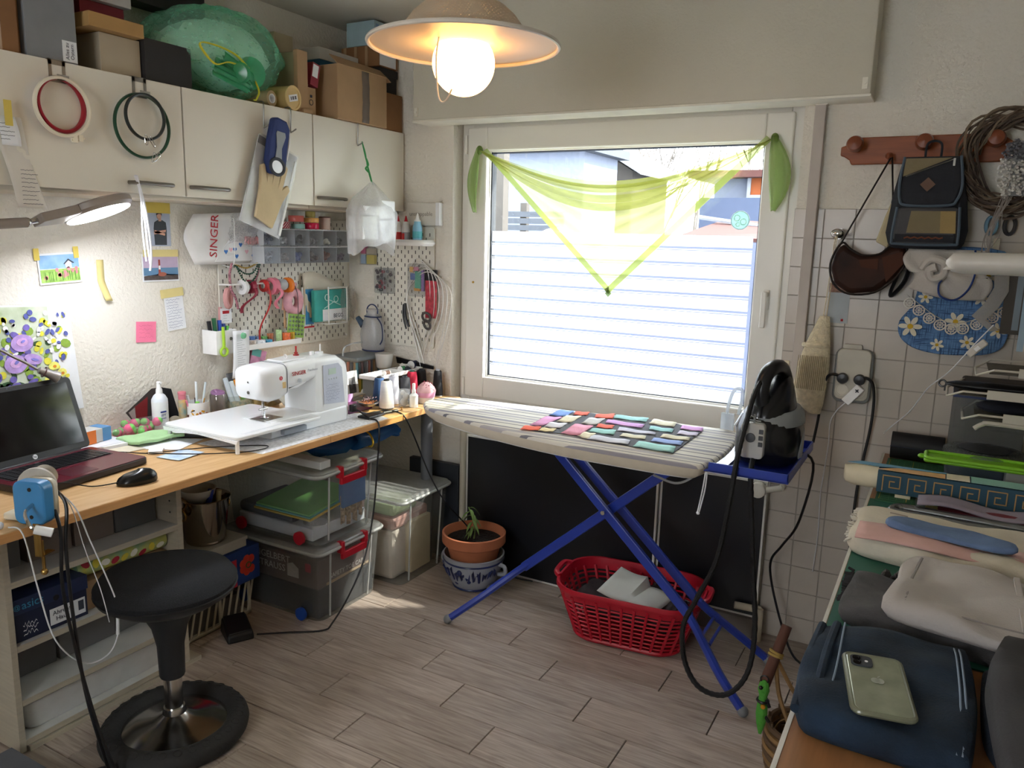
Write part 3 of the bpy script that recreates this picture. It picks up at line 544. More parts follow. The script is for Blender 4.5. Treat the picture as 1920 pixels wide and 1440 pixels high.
L(t, 'shirt', [[(-.022, -.06), (.028, -.06), (.03, .0), (.028, .022), (.014, .03), (-.006, .03), (-.02, .022), (-.024, 0)]], dks); L(t, 'face', [ell(.0, .045, .0095, .0125)], skin, 1); L(t, 'hair', [[(-.011, .047), (-.01, .06), (.0, .064), (.011, .058), (.011, .045), (.007, .053), (-.004, .052)]], hair, 2); L(t, 'neck', [rect(-.003, .026, .008, .036)], skin, 1); L(t, 'arms', [[(-.026, -.012), (.026, -.004), (.024, -.013), (-.024, -.022)], [(-.022, -.006), (.022, -.018), (.02, -.026), (-.022, -.016)]], skin, 2)
obj('tape', MB().bx(.0022, -.055, .055, .0035, .048, .105), masky, t, smooth=0)
t = sheetpaper('lighthouse_postcard', 'postcard of a red and white lighthouse at sea', 'postcard', (.003, -1.056, 1.36), .155, .1, 0, paper)
L(t, 'dusk_sky', [rect(-.073, .0, .073, .043)], M('dusk', 'b7a5bd', .6, var=(9, .15))); L(t, 'sea', [rect(-.073, -.028, .073, .0)], M('sea_blue', '5f86a8', .6)); L(t, 'rocks', [[(-.073, -.045), (.073, -.045), (.073, -.026), (.03, -.024), (.005, -.016), (-.02, -.024), (-.073, -.03)]], M('rocks_dark', '544a48', .8, var=(80, .3))); L(t, 'islet', [ell(.004, -.024, .018, .008)], M('islet_red', 'a2604e', .8), 1)
L(t, 'lighthouse', [[(-.012, -.02), (-.003, -.02), (-.004, .03), (-.011, .03)]], M('lh_red', '9b4a40', .7), 2); L(t, 'lighthouse_band', [[(-.0115, -.006), (-.0035, -.006), (-.004, .008), (-.011, .008)]], paper, 3)
obj('tape', MB().bx(.0022, -.072, .04, .0035, .076, .066), mask, t, smooth=0)
t = sheetpaper('handwritten_note', 'narrow handwritten note taped beside the pegboard', 'note', (.003, -1.004, 1.19), .082, .132, 5, paper); scribble('handwriting', .068, .115, 11, M('blue_ink', '4a5a8a', .7), t, (.0018, -.035, -.06), Y, Z, 1, .001, .7, 5); obj('tape', MB().bx(.0022, -.055, .06, .0035, .045, .092), mask, t, smooth=0)
t = sheetpaper('sticky_note', 'bright pink sticky note on the white wall', 'note', (.003, -1.133, 1.127), .082, .076, -4, M('pink_note', 'f27fa0', .7)); scribble('handwriting', .06, .055, 4, M('pink_ink', 'c95878', .7), t, (.0018, -.03, -.025), Y, Z, 1, .0008, .6, 6)
# flower painting on canvas
fp = thing('flower_painting', 'canvas painting of violet and yellow flowers leaning on the wall behind the laptop', 'painting', (.022, -1.56, 1.08))
obj('canvas', MB().prism([(-.24, -.19), (.16, -.19), (.13, .168), (-.24, .182)], .012, (-.014, 0, 0), Y, Z), paper, fp, smooth=0, bevel=.002)
def D(name, polys, mt, lv): return decal(name, polys, mt, fp, (-.0018 + .0007 * lv, 0, 0), Y, Z, .0006)
rd = random.Random(9); C_ = lambda n, c: M(n, c, .7, var=(50, .2))
D('background_wash', [[(-.238, -.188), (.07, -.188), (.06, .165), (-.238, .178)]], M('wash_green', 'a3b588', .8, var=(14, .4), col2='d9e0cf'), 0)
def blobs(n, x0, x1, y0, y1, r): return [ell(rd.uniform(x0, x1), rd.uniform(y0, y1), r * rd.uniform(.6, 1.3), r * rd.uniform(.4, 1), 9, rd.uniform(0, 3)) for _ in range(n)]
D('dark_leaves', blobs(46, -.23, .09, -.18, .08, .017), C_('leaf_dark', '3d5b3a'), 1); D('light_leaves', blobs(34, -.22, .12, -.18, .1, .015), C_('leaf_light', '8fae46'), 2); D('yellow_petals', blobs(40, -.1, .12, -.18, .14, .013), C_('petal_yellow', 'e0d94a'), 3); D('violet_petals', blobs(40, -.23, .0, -.12, .11, .014), C_('petal_violet', '7568b4'), 4); D('white_petals', blobs(46, -.23, .1, .02, .15, .009), C_('petal_white', 'eef0f6'), 5); D('blue_petals', blobs(30, -.23, .12, -.02, .15, .009), C_('petal_blue', '5a62a6'), 5)
D('lilac_roses', [ell(-.03, .055, .035, .028, 16), ell(-.055, -.01, .035, .03, 16), ell(.0, .0, .03, .017, 14, -.3)], C_('rose_lilac', 'b99ad6'), 6); D('rose_hearts', [ell(-.03, .058, .018, .013, 12), ell(-.055, -.008, .018, .014, 12)], C_('rose_heart', 'd9aee0'), 7); D('rose_folds', [ell(-.028, .06, .008, .004, 9, .5), ell(-.052, -.004, .009, .005, 9, .7), ell(.005, -.002, .013, .004, 9, -.3)], C_('rose_fold', '8a86d8'), 8)
D('narcissus', [ell(.065, -.03, .018, .014, 10), ell(.09, -.055, .016, .014, 10), ell(.05, -.075, .02, .016, 10)], C_('narcissus', 'efe87a'), 6); D('narcissus_cups', [ell(.067, -.032, .006, .005, 8), ell(.092, -.058, .006, .005, 8), ell(.05, -.077, .007, .006, 8)], C_('narcissus_cup', 'd98a2c'), 7)
# ---------------------------------------------------------------- desk along the left wall
DZ = .775
birch = M('birch_top', 'd9b483', .42, var=(7, .1), stretch=(9, 1, 9), col2='c99d68'); birche = M('birch_edge', 'cf9a62', .5, var=(8, .12), stretch=(6, 1, 20))
dk = thing('desk', 'long birch worktop running under the white wall cabinets', 'desk', (0, 0, 0))
for a, b in ((-2.75, -.883), (-.881, -.01)):
    o = obj('worktop', MB().bx(.004, a, DZ - .026, .66, b, DZ), birch, dk, smooth=0, bevel=.002); obj('edge_band', MB().bx(.6603, a, DZ - .025, .6615, b, DZ - .002), birche, o, smooth=0)
gm2 = M('grey_steel', '6d7076', .45, .3)
obj('leg', MB().cyl((.55, -.12, 0), (.55, -.12, DZ - .027), .027, seg=24), gm2, dk); obj('leg', MB().bx(.02, -2.7, 0, .06, -2.66, DZ - .027), gm2, dk)
# ---------------------------------------------------------------- pegboards
peg = M('pegboard_white', 'dedbd0', .5); slot = M('slot_dark', '4b4a45', .9)
def pegboard(name, label, o, u, w, h):
    t = thing(name, label, 'pegboard', o, group='white slotted pegboards'); u = Vector(u); n = u.cross(Z)
    obj('panel', MB().prism([(q[0] + w / 2, q[1] + h / 2) for q in rrect(w, h, .012)], .006, n * .006, u, Z), peg, t, smooth=0, bevel=.001)
    mb = MB(); r = 0; yy = .02
    while yy < h - .015:
        xx = .02 + (.02 if r % 2 else 0)
        while xx < w - .015: mb.prism(rect(xx - .0024, yy - .0075, xx + .0024, yy + .0075), .0006, n * .0118, u, Z); xx += .04
        yy += .02; r += 1
    stuff(obj('slots', mb, slot, t, smooth=0))
    for a, b in ((.012, .012), (w - .015, .015)): obj('screw_cap', MB().lathe([(.006, 0), (.005, .003), (.001, .004)], 12, n * .012 + u * a + Z * b, n), white, t)
    return t
pegboard('pegboard', 'white slotted pegboard behind the sewing machine', (0, -.80, 1.0), Y, .77, .56)
pegboard('pegboard', 'white slotted pegboard on the window wall with knitting needles', (.165, 0, .985), X, .345, .555)
# smoky bead organisers
smoke = sheer('smoky_plastic', 'd5d8da', .06, .3); smokee = M('smoky_edge', 'd3d7da', .2, alpha=.55)
fills = [('2c3e5c', .8), ('c9ccd1', .4), ('3b3c3e', .6), ('8f9193', .3), ('c9c3b0', .3), ('6a6a6c', .5), ('4a443f', .7), ('8a7f78', .6), ('2f4a92', .6), ('6f6058', .6), ('8c5344', .8), ('7d6a82', .5)]
rd = random.Random(21)
for r, (z, lb) in enumerate(((1.445, 'smoky clear bead organiser with six bins, the upper one'), (1.372, 'smoky clear bead organiser with six bins, under the other'))):
    t = thing('bead_organiser', lb, 'organiser', (.014, -.66 + .0 * r, z), group='smoky bead organisers'); Wd = .52; n = 6
    obj('back', MB().bx(0, 0, 0, .002, Wd, .07), smoke, t, smooth=0); obj('tray_floor', MB().bx(0, 0, 0, .108, Wd, .002), smokee, t, smooth=0); obj('rim', MB().bx(.1, 0, .066, .108, Wd, .07), smokee, t, smooth=0)
    for k in range(n + 1): obj('divider', MB().bx(.0, k * Wd / n - .001, .002, .108, k * Wd / n + .001, .07), smokee, t, smooth=0)
    obj('front', MB().bx(.106, 0, 0, .108, Wd, .066), smoke, t, smooth=0)
    for k in range(n):
        c, hh = fills[(r * 6 + k) % 12]; mb = MB()
        for _ in range(26): mb.ball((rd.uniform(.03, .09), k * Wd / n + rd.uniform(.018, Wd / n - .018), .012 + rd.uniform(0, .045) * hh), rd.uniform(.006, .013), 8)
        stuff(obj('beads', mb, M('bead_fill%d' % (r * 6 + k), c, .35, var=(90, .5)), t))
TZ = 1.517
def can(name, label, loc, r, h, mt, cat='tin', lid=None, seg=28, group=None):
    t = thing(name, label, cat, loc, group=group); obj('body', MB().lathe([(r * .97, 0), (r, .002), (r, h - .002), (r * .96, h)], seg), mt, t)
    if lid: obj('lid', MB().lathe([(r * 1.03, h - lid[0]), (r * 1.03, h), (r * .95, h + .002)], seg), lid[1], t)
    return t
rt = M('red_tin', 'b12a3c', .25); G = 'washi and ribbon tins on the organiser'
stripe_m = bpy.data.materials.new('striped_red'); stripe_m.use_nodes = True; nt = stripe_m.node_tree; b_ = nt.nodes['Principled BSDF']; tc = nt.nodes.new('ShaderNodeTexCoord'); mp = nt.nodes.new('ShaderNodeMapping'); mp.inputs['Rotation'].default_value = (.7, 0, 0); wv = nt.nodes.new('ShaderNodeTexWave'); wv.inputs['Scale'].default_value = 40; wv.bands_direction = 'Y'; cr = nt.nodes.new('ShaderNodeValToRGB'); cr.color_ramp.interpolation = 'CONSTANT'; cr.color_ramp.elements[0].color = (*lin('a02338'), 1); cr.color_ramp.elements[1].position = .72; cr.color_ramp.elements[1].color = (*lin('e2cfc9'), 1); nt.links.new(tc.outputs['Object'], mp.inputs[0]); nt.links.new(mp.outputs[0], wv.inputs[0]); nt.links.new(wv.outputs[0], cr.inputs[0]); nt.links.new(cr.outputs[0], b_.inputs[0])
can('ribbon_tin', 'dark red diagonally striped round tin on the organiser', (.07, -.505, TZ), .033, .028, stripe_m, group=G)
can('ribbon_tin', 'teal round tin under a salmon red one', (.075, -.417, TZ), .029, .021, M('teal_tin', '8fbdb6', .3), group=G); can('ribbon_tin', 'salmon red round tin stacked on the teal and striped tins', (.072, -.425, TZ + .0295), .033, .026, M('salmon_tin', 'c9665c', .25), group=G)
can('ribbon_tin', 'crimson round tin under an orange rimmed one', (.075, -.335, TZ), .033, .027, M('crimson_tin', 'c42149', .25), group=G); can('ribbon_tin', 'orange and gold round tin on the crimson tin', (.075, -.335, TZ + .0285), .033, .02, M('orange_tin', 'd9a25a', .25), group=G); can('ribbon_tin', 'olive gold roll on top of the orange tin', (.072, -.338, TZ + .0505), .022, .026, M('olive_roll', 'a3934a', .4), group=G)
can('candle_jar', 'small rosy glass jar standing on the organiser', (.07, -.245, TZ), .026, .055, M('rose_glass', 'cdb3a6', .15), 'jar', (.004, M('jar_rim', '6d4b44', .4)))
can('lavender_box', 'small lavender round box behind the glove packet', (.07, -.585, TZ), .02, .03, M('lavender', 'a79ac4', .4), 'tin')
# SINGER bag, heart paper, plastic bag and strings
sg = thing('sewing_bag', 'white plastic bag printed SINGER hanging beside the pegboard', 'bag', (.02, -.76, 1.47))
obj('sheet', MB().sheet(lambda a, b: (.008 + .02 * math.sin(3 * a) + .006 * math.sin(8 * b), -.165 + .30 * a - .02 * math.sin(3.14 * b) * (1 - a) * 2, -.1 + .19 * b + .02 * a * b), 10, 10), M('bag_white', 'e3e2e0', .4), sg, solid=.0015); text('lettering', 'SINGER', .05, inkred, sg, (.031, -.085, .01), (0, .1, 1), (0, -1, .1), .0006)
hp = thing('heart_paper', 'white paper bag with blue and pink hearts hanging on the pegboard', 'paper bag', (.05, -.73, 1.44))
obj('sheet', MB().prism([(-.12, -.06), (.115, -.055), (.115, .05), (.02, .06), (-.05, .02)], .004, (0, 0, 0), Y, Z), M('paper_cream', 'ecebea', .6), hp, smooth=0)
heart = lambda cx, cy, s: [(cx, cy - s), (cx + s * .9, cy + .1 * s), (cx + s * .6, cy + .7 * s), (cx, cy + .35 * s), (cx - s * .6, cy + .7 * s), (cx - s * .9, cy + .1 * s)]
for (a, b, c) in ((-.065, -.02, 0), (-.02, -.012, 0), (-.012, -.038, 0), (.01, .008, 0), (.075, -.038, 0), (.095, -.005, 0), (.09, .035, 0), (-.04, -.012, 1), (.04, -.02, 1), (.075, .012, 1)): obj('heart', MB().prism(heart(a, b, .011), .0006, (.0042, 0, 0), Y, Z), M('heart_blue' if not c else 'heart_pink', '3c78c0' if not c else 'e6b9c4', .6), hp, smooth=0)
pb = thing('clear_bag', 'crinkled clear plastic bag with pink packing on the hooks', 'bag', (.075, -.70, 1.50))
obj('skin', MB().sheet(lambda a, b: (.02 * math.sin(3.1 * a) + .006 * math.sin(19 * a + 11 * b) + .004 * math.sin(31 * b), -.09 + .17 * a + .02 * (b - .5), -.05 + .11 * b + .01 * math.sin(9 * a)), 20, 14), sheer('crinkle_bag', 'e6e8ea', .28, .3), pb); obj('pink_packing', MB().sheet(lambda a, b: (.012 + .006 * math.sin(40 * a), -.03 + .085 * a, -.05 + .028 * b + .004 * math.sin(50 * a)), 24, 3), M('pink_pack', 'd49a9c', .5), pb, solid=.002)
wirew = M('white_wire', 'd6d6d2', .4)
tag(obj('wire_hook', MB().tube(bez([(.014, -.79, 1.37), (.09, -.79, 1.372), (.095, -.785, 1.53), (.08, -.78, 1.55)]), .002, 6).tube(bez([(.014, -.655, 1.37), (.09, -.655, 1.372), (.094, -.655, 1.5)]), .002, 6).tube([(.09, -.79, 1.372), (.09, -.655, 1.372)], .002, 6), wirew), 'long white wire hook holding bead strings on the pegboard', 'hook', 'pegboard hooks')
def beads(name, label, pts, r, mt, step):
    P = bez(pts, 24); mb = MB(); acc = 0
    for i in range(1, len(P)):
        acc += (P[i] - P[i - 1]).length
        if acc > step: mb.ball(P[i], r, 8); acc = 0
    return tag(stuff(obj(name, mb, mt)), label, 'necklace', 'strings hanging on the wire hook')
beads('bead_string', 'short dark green bead string under the heart paper', [(.085, -.785, 1.37), (.085, -.735, 1.335), (.085, -.69, 1.335), (.085, -.66, 1.368)], .0042, M('green_bead', '1f4a38', .3), .0085); beads('bead_string', 'longer dark green bead string hanging lower', [(.09, -.78, 1.37), (.09, -.745, 1.31), (.09, -.71, 1.298), (.09, -.68, 1.32), (.09, -.655, 1.37)], .0044, M('green_bead', '1f4a38', .3), .0088); beads('bead_string', 'golden bead string behind the green beads', [(.08, -.785, 1.375), (.08, -.72, 1.355), (.08, -.655, 1.375)], .004, M('gold_bead', 'b59a4a', .3, .5), .008)
cord = M('pink_white_cord', 'cf8f9a', .8, var=(160, .5), col2='4a3340')
tag(obj('twisted_cord', MB().tube(bez([(.08, -.79, 1.375), (.075, -.8, 1.33), (.07, -.79, 1.27), (.065, -.765, 1.235), (.06, -.75, 1.19)]), .005, 8), cord), 'pink and black twisted cord hanging at the pegboard edge', 'cord'); tag(obj('twisted_cord', MB().tube(bez([(.08, -.655, 1.37), (.075, -.65, 1.34), (.07, -.665, 1.29), (.07, -.66, 1.25)]), .004, 8), cord), 'pink and white twisted cord beside the bead strings', 'cord')
# ribbon spools on a rod
tag(obj('spool_rod', MB().tube([(.014, -.80, 1.288), (.075, -.80, 1.29), (.075, -.44, 1.29), (.014, -.44, 1.288)], .0035, 8), white), 'white rod carrying ribbon spools on the pegboard', 'rod')
G = 'ribbon spools on the rod'
def spool(label, y, r, w, c, tail=None, inner=None):
    m_ = M('ribbon_' + c, c, .45); t = thing('ribbon_spool', label, 'ribbon spool', (.075, y, 1.29), group=G)
    obj('roll', MB().lathe([(r * .45, 0), (r, 0), (r, w), (r * .45, w), (r * .45, 0)], 26, (0, -w / 2, -r * .4), (0, 1, 0)), m_, t); obj('core', MB().lathe([(r * .44, -.001), (r * .44, w + .001), (.0045, w + .001), (.0045, -.001)], 20, (0, -w / 2, -r * .4), (0, 1, 0)), M(inner or 'core_grey', 'b9b9b9', .5), t)
    if tail: obj('tail', MB().sheet(lambda a, b: (r * .8 + .012 * math.sin(5 * b) + .004, tail[0] * b + (a - .5) * w * .8 + .012 * math.sin(7 * b), -r * .5 - tail[1] * b), 3, 18), m_, t, solid=.0008)
spool('spool of plain white ribbon', -.735, .03, .014, 'dcdcdc'); spool('spool of wine red ribbon with a slanting tail', -.695, .028, .022, '8a1d36', (-.07, .1)); spool('spool of hot pink ribbon', -.575, .036, .024, 'dd7f92', (.0, .09)); spool('spool of bright orange ribbon', -.487, .033, .016, 'e8802a'); spool('narrow spool of red ribbon with a long tail to the shelf', -.622, .026, .012, 'b8302f', (-.05, .24)); spool('silver grey ribbon spool', -.53, .024, .04, 'b7babd')
tag(obj('dotted_bow', MB().ball((.06, -.44, 1.275), .018, 12, (.5, 1.2, 1)), M('dotted_red', 'b02a4c', .6, var=(220, .6), col2='e8d3d6')), 'red dotted fabric bow at the end of the spool rod', 'bow')
tag(obj('skein', MB().torus((.05, -.79, 1.235), .024, .011, (1, .3, 0), 24, 8, sx=.7, sy=1.4), M('rose_yarn', 'cf9a98', .9, bump=(200, .4))), 'folded dusty pink ribbon skein on the pegboard', 'ribbon')
t = thing('hang_tag', 'small white hang tag with red print on the pegboard', 'tag', (.04, -.795, 1.165)); obj('card', MB().bx(0, -.028, -.03, .001, .028, .03), paper, t, smooth=0); obj('red_print', MB().bx(.0011, -.018, .008, .0016, .015, .02), inkred, t, smooth=0); scribble('small_print', .03, .03, 3, ink, t, (.0013, -.015, -.025), Y, Z)
tag(obj('yarn_strand', MB().tube(bez([(.03, -.815, 1.2), (.032, -.82, 1.1), (.03, -.81, 1.03)]), .007, 8), M('rose_yarn', 'cf9a98', .9)), 'dusty pink yarn strand hanging along the pegboard edge', 'yarn')
tag(obj('tape_ring', MB().torus((.07, -.452, 1.205), .041, .02, (1, .15, 0), 32, 10, flat=1.0), M('rose_paper', 'd9a3ae', .6, var=(30, .15), bump=(40, .4))), 'thick pink paper ring tape hanging on a black cord', 'tape'); tag(obj('ring_cord', MB().tube(bez([(.07, -.452, 1.29), (.095, -.452, 1.24), (.095, -.45, 1.15), (.09, -.448, 1.08)]), .0015, 5), black), 'thin black cord through the pink ring', 'cord')  # the second piece is a plain thin black cord
t = thing('button_card', 'lime green card of snap buttons hanging on the pegboard', 'card', (.085, -.455, 1.10), rot=(math.radians(-8), 0, 0)); obj('card', MB().bx(0, -.05, -.052, .0015, .05, .05), M('lime_card', '8db355', .6), t, smooth=0)
for i in range(5):
    for j in range(5): obj('snap_button', MB().lathe([(.006, 0), (.005, .003), (.001, .004)], 8, (.0016, -.038 + .019 * i, -.036 + .018 * j), (1, 0, 0)), M('snap_dark', '6f7a66', .3, .5), t)
# shelf with small jars on the pegboard
t = thing('peg_shelf', 'white metal rail shelf hooked on the pegboard', 'shelf', (.012, -.80, 1.025)); obj('base', MB().bx(0, 0, 0, .1, .345, .003), white, t, smooth=0); obj('rail', MB().bx(.098, 0, 0, .101, .345, .022).bx(0, .342, 0, .1, .345, .022), white, t, smooth=0, bevel=.001)
t = thing('peg_cup', 'white pegboard cup holding pens and scissors', 'cup', (.055, -.845, 1.03)); obj('shell', MB().bx(-.04, -.05, -.01, .042, .05, -.008).bx(.04, -.05, -.01, .042, .05, .085).bx(-.04, -.05, -.01, -.038, .05, .085).bx(-.04, -.05, -.01, .042, -.048, .085).bx(-.04, .048, -.01, .042, .05, .085), white, t, smooth=0, bevel=.002); obj('screw', MB().lathe([(.007, 0), (.006, .003), (.001, .004)], 12, (.042, .02, .05), (1, 0, 0)), steel, t)
for k, (y, c, h, lb) in enumerate(((-.03, '1c1d20', .1, 'black'), (-.012, '23633f', .11, 'dark green'), (.008, '2a4fae', .1, 'blue'), (.022, '2b3f86', .085, 'navy'), (.035, '5fbf52', .075, 'light green'))):
    tag(obj('marker_pen', MB().cyl((.05 + .004 * (k % 2), -.845 + y, 1.035), (.045, -.845 + y * 1.35, 1.05 + h), .0085), M('pen%d' % k, c, .35)), lb + ' marker pen standing in the white pegboard cup', 'pen', 'markers in the pegboard cup')
t = thing('seam_ripper', 'lime green plastic hook hanging over the white cup', 'tool', (.1, -.865, 1.08)); obj('body', MB().tube(bez([(0, 0, .05), (.002, 0, .0), (.002, 0, -.03)]), .006, 8).torus((.002, 0, -.048), .016, .005, (1, 0, 0), 20), M('lime_plastic', 'a7cf3f', .35), t)
t = thing('list_paper', 'long white printed list held by a green magnet on the pegboard cup', 'paper', (.105, -.795, 1.02)); obj('sheet', MB().sheet(lambda a, b: (.004 + .012 * math.sin(2 * b) * (1 - b), -.042 + .082 * a + .012 * b, -.1 + .19 * b), 4, 10), paper, t, solid=.0005); scribble('small_print', .045, .14, 16, M('grey_ink', '8b8f99', .8), t, (.0165, -.022, -.085), Y, Z, .2, .0012, .5, 8); obj('magnet', MB().lathe([(.013, 0), (.012, .006), (.001, .009)], 20, (.0165, .01, .07), (1, 0, 0)), M('green_magnet', '6fb58a', .2), t)
G = 'small jars on the pegboard shelf'
for k, (x, y, r, h, c, lb) in enumerate(((.04, -.705, .013, .04, '9bb3cf', 'pale blue bead jar'), (.04, -.675, .013, .042, '5f83bd', 'mid blue bead jar'), (.04, -.645, .013, .04, '7f95b5', 'steel blue bead jar'), (.07, -.70, .014, .03, 'e0d6cf', 'cream thread spool'), (.075, -.665, .022, .03, 'dfe3e8', 'clear lidded tub'), (.04, -.61, .014, .036, '6fae5f', 'green bead jar'), (.075, -.62, .018, .026, '3a93b8', 'blue tape roll'), (.04, -.575, .014, .045, 'a8603f', 'copper bead jar'), (.06, -.545, .013, .06, 'b4d39a', 'tall green jar'), (.075, -.515, .018, .045, 'e2703f', 'orange bead jar'), (.07, -.48, .014, .045, 'dcb43a', 'yellow thread jar'))):
    can('small_jar', lb + ' on the pegboard rail shelf', (.012 + x, y, 1.029), r, h, M('jar_c%d' % k, c, .25, var=(120, .25)), 'jar', group=G, seg=18)
t = thing('scissors_pouch', 'pink cutting pattern packet leaning under the pegboard shelf', 'packet', (.055, -.66, .985), rot=(math.radians(-18), 0, 0)); obj('card', MB().bx(0, -.03, -.12, .004, .05, .03), M('pink_packet', 'c98fb4', .5, var=(25, .3)), t, smooth=0); obj('teal_band', MB().bx(.0041, -.03, .0, .0047, .02, .03), M('teal_band', '5fb3b0', .5), t, smooth=0); obj('dark_edge', MB().bx(-.004, -.055, -.12, .0, -.02, .02), M('maroon_card', '5a2733', .6), t, smooth=0)
t = thing('glue_syringe', 'small wooden handled brush hanging on the pegboard', 'brush', (.06, -.495, 1.14)); obj('handle', MB().lathe([(.004, -.05), (.007, -.03), (.004, .0), (.005, .03)], 12), M('light_wood', 'c7a27c', .6), t); obj('bristles', MB().sheet(lambda a, b: (.004 * math.sin(9 * a), (a - .5) * .03 * (1.2 - .5 * b), .03 + .05 * b), 8, 3), M('rose_bristle', 'cfa08d', .8), t, solid=.006)
# wire pocket with the turquoise packet
t = thing('wire_pocket', 'white wire pocket holder hooked on the pegboard', 'holder', (.014, -.20, 1.09)); loop = lambda x, y0, y1, z0, z1: bez([(x, y0, z0), (x, y0, z1 - .012), (x, y0 + .012, z1), (x, y1 - .012, z1), (x, y1, z1 - .012), (x, y1, z0)], 4)
obj('loop', MB().tube(loop(.085, -.06, .065, 0, .165) + [Vector((0, .065, 0))], .0032, 6), wirew, t); obj('bracket', MB().tube([(0, -.06, .0), (.085, -.06, 0), (.085, .065, 0)], .0032, 6), wirew, t)
teal = M('teal_print', '3fa59c', .35, var=(12, .25))
t = thing('turquoise_packet', 'turquoise packet printed BEGO in the white wire pocket', 'packet', (.055, -.205, 1.10)); obj('body', MB().bx(-.012, -.11, 0, .012, .115, .145), teal, t, smooth=0, bevel=.004); lb = obj('white_band', MB().bx(.0122, -.06, .002, .0128, .1, .055), paper, t, smooth=0); text('lettering', 'BEGO', .026, ink, t, (.0135, .045, .022), Y, Z, .0004); obj('scissor_print', MB().torus((.0125, -.03, .11), .014, .002, (1, 0, 0), 16).torus((.0125, .03, .1), .014, .002, (1, 0, 0), 16).tube([(.0125, -.02, .1), (.0125, .06, .07)], .002, 5).tube([(.0125, .02, .09), (.0125, -.05, .06)], .002, 5), M('pale_teal', 'bfe0da', .4), t); obj('film', MB().sheet(lambda a, b: (.017 + .006 * math.sin(17 * a + 8 * b), .06 + .1 * a, .0 + .15 * b + .01 * math.sin(12 * a)), 10, 8), sheer('crinkle_bag', 'e6e8ea', .28, .3), t)
t = thing('pattern_sheets', 'folded cream tissue patterns behind the turquoise packet', 'paper', (.028, -.21, 1.20)); obj('sheet', MB().sheet(lambda a, b: (.006 * math.sin(8 * a + 3 * b), -.14 + .27 * a, -.08 + (.2 - .03 * a + .015 * math.sin(6 * a)) * b), 14, 6), M('tissue_cream', 'd9d2c2', .8), t, solid=.004); obj('blue_card', MB().bx(.004, -.13, -.11, .007, -.08, .05), M('blue_card', '3f8fc4', .5), t, smooth=0); obj('white_card', MB().bx(.001, -.15, -.12, .004, -.11, .06), paper, t, smooth=0); obj('red_edge', MB().bx(.007, -.15, -.125, .01, -.08, -.118), inkred, t, smooth=0)
# ---------------------------------------------------------------- right pegboard things
t = thing('peg_shelf', 'white rounded rail shelf on the window wall pegboard', 'shelf', (.33, 0, 1.455)); obj('base', MB().bx(-.13, -.095, 0, .175, -.013, .003), white, t, smooth=0); obj('rail', MB().tube([(-.13, -.095, .014), (.16, -.095, .014), (.172, -.088, .014), (.175, -.07, .014), (.175, -.013, .014)], .014, 4, flat=1), white, t, bevel=.002)
def bottle(label, x, c, capc, h, r, tipc, group='bottles on the white pegboard shelf'):
    t = thing('glue_bottle', label, 'bottle', (x, -.055, 1.4595), group=group); obj('body', MB().lathe([(r * .9, 0), (r, .004), (r, h * .55), (r * .72, h * .68), (r * .72, h * .74)], 18), M('bottle_' + c, c, .3), t); obj('collar', MB().lathe([(r * .75, h * .74), (r * .6, h * .8)], 16), white, t); obj('tip', MB().lathe([(r * .45, h * .8), (r * .12, h), (.001, h)], 14), M('tip_' + tipc, tipc, .3), t); return t
a = bottle('white glue bottle with a red tip and red label on the pegboard shelf', .338, 'e3e3e3', 'fff', .128, .0195, 'c11f33'); obj('label', MB().lathe([(.0199, .008), (.0199, .055)], 18), M('red_label', 'cf3b3b', .4), a)
a = bottle('white glue bottle with a red tip and grey label on the pegboard shelf', .383, 'e3e3e3', 'fff', .128, .0195, 'c11f33'); obj('label', MB().lathe([(.0199, .008), (.0199, .055)], 18), M('grey_label', '9a9aa2', .4), a); obj('label_mark', MB().bx(-.008, -.0212, .012, .006, -.02, .05), M('red_label', 'cf3b3b', .4), a, smooth=0)
a = bottle('light blue glue bottle with a white tip on the pegboard shelf', .447, '86bdd8', 'fff', .14, .022, 'efefef'); obj('label', MB().lathe([(.0224, .03), (.0224, .06)], 18), M('cyan_label', '58aeb8', .4), a)
t = thing('canvas_sign', 'small grey canvas sign with handwriting on the window wall', 'sign', (.457, -.001, 1.597)); obj('canvas', MB().bx(-.089, -.028, -.05, .089, 0, .05), M('canvas_grey', 'd4d0c6', .8), t, smooth=0, bevel=.002); obj('edge', MB().bx(.07, -.0285, -.05, .09, 0, .05), paper, t, smooth=0); text('lettering', 'unstoppable', .026, M('sign_ink', '8f8a82', .7), t, (-.01, -.029, .0), X, Z, .0003)
t = thing('notions_box', 'clear flat box of pink and yellow notions in the wall corner', 'box', (.145, -.03, 1.405)); obj('case', MB().bx(-.045, -.012, -.045, .045, .012, .045), sheer('clear_case', 'e0e3e5', .12, .3), t, smooth=0)
for k, (d, c) in enumerate((((-.04, -.009, .005, -.012, .009, .04), 'd06a8c'), ((-.04, -.009, -.042, -.012, .009, .0), '9fb6cf'), ((-.005, -.009, -.042, .04, .009, .0), 'd9c86a'), ((-.005, -.009, .005, .04, .009, .03), 'c4b6a2'))): obj('pack', MB().bx(*d), M('notion%d' % k, c, .5), t, smooth=0)
t = thing('button_case', 'clear case of dark buttons hanging on the pegboard hook', 'case', (.238, -.03, 1.288)); obj('case', MB().prism(rrect(.11, .12, .01), .02, (0, .012, 0), X, Z), sheer('clear_case', 'e0e3e5', .12, .3), t); rd = random.Random(4)
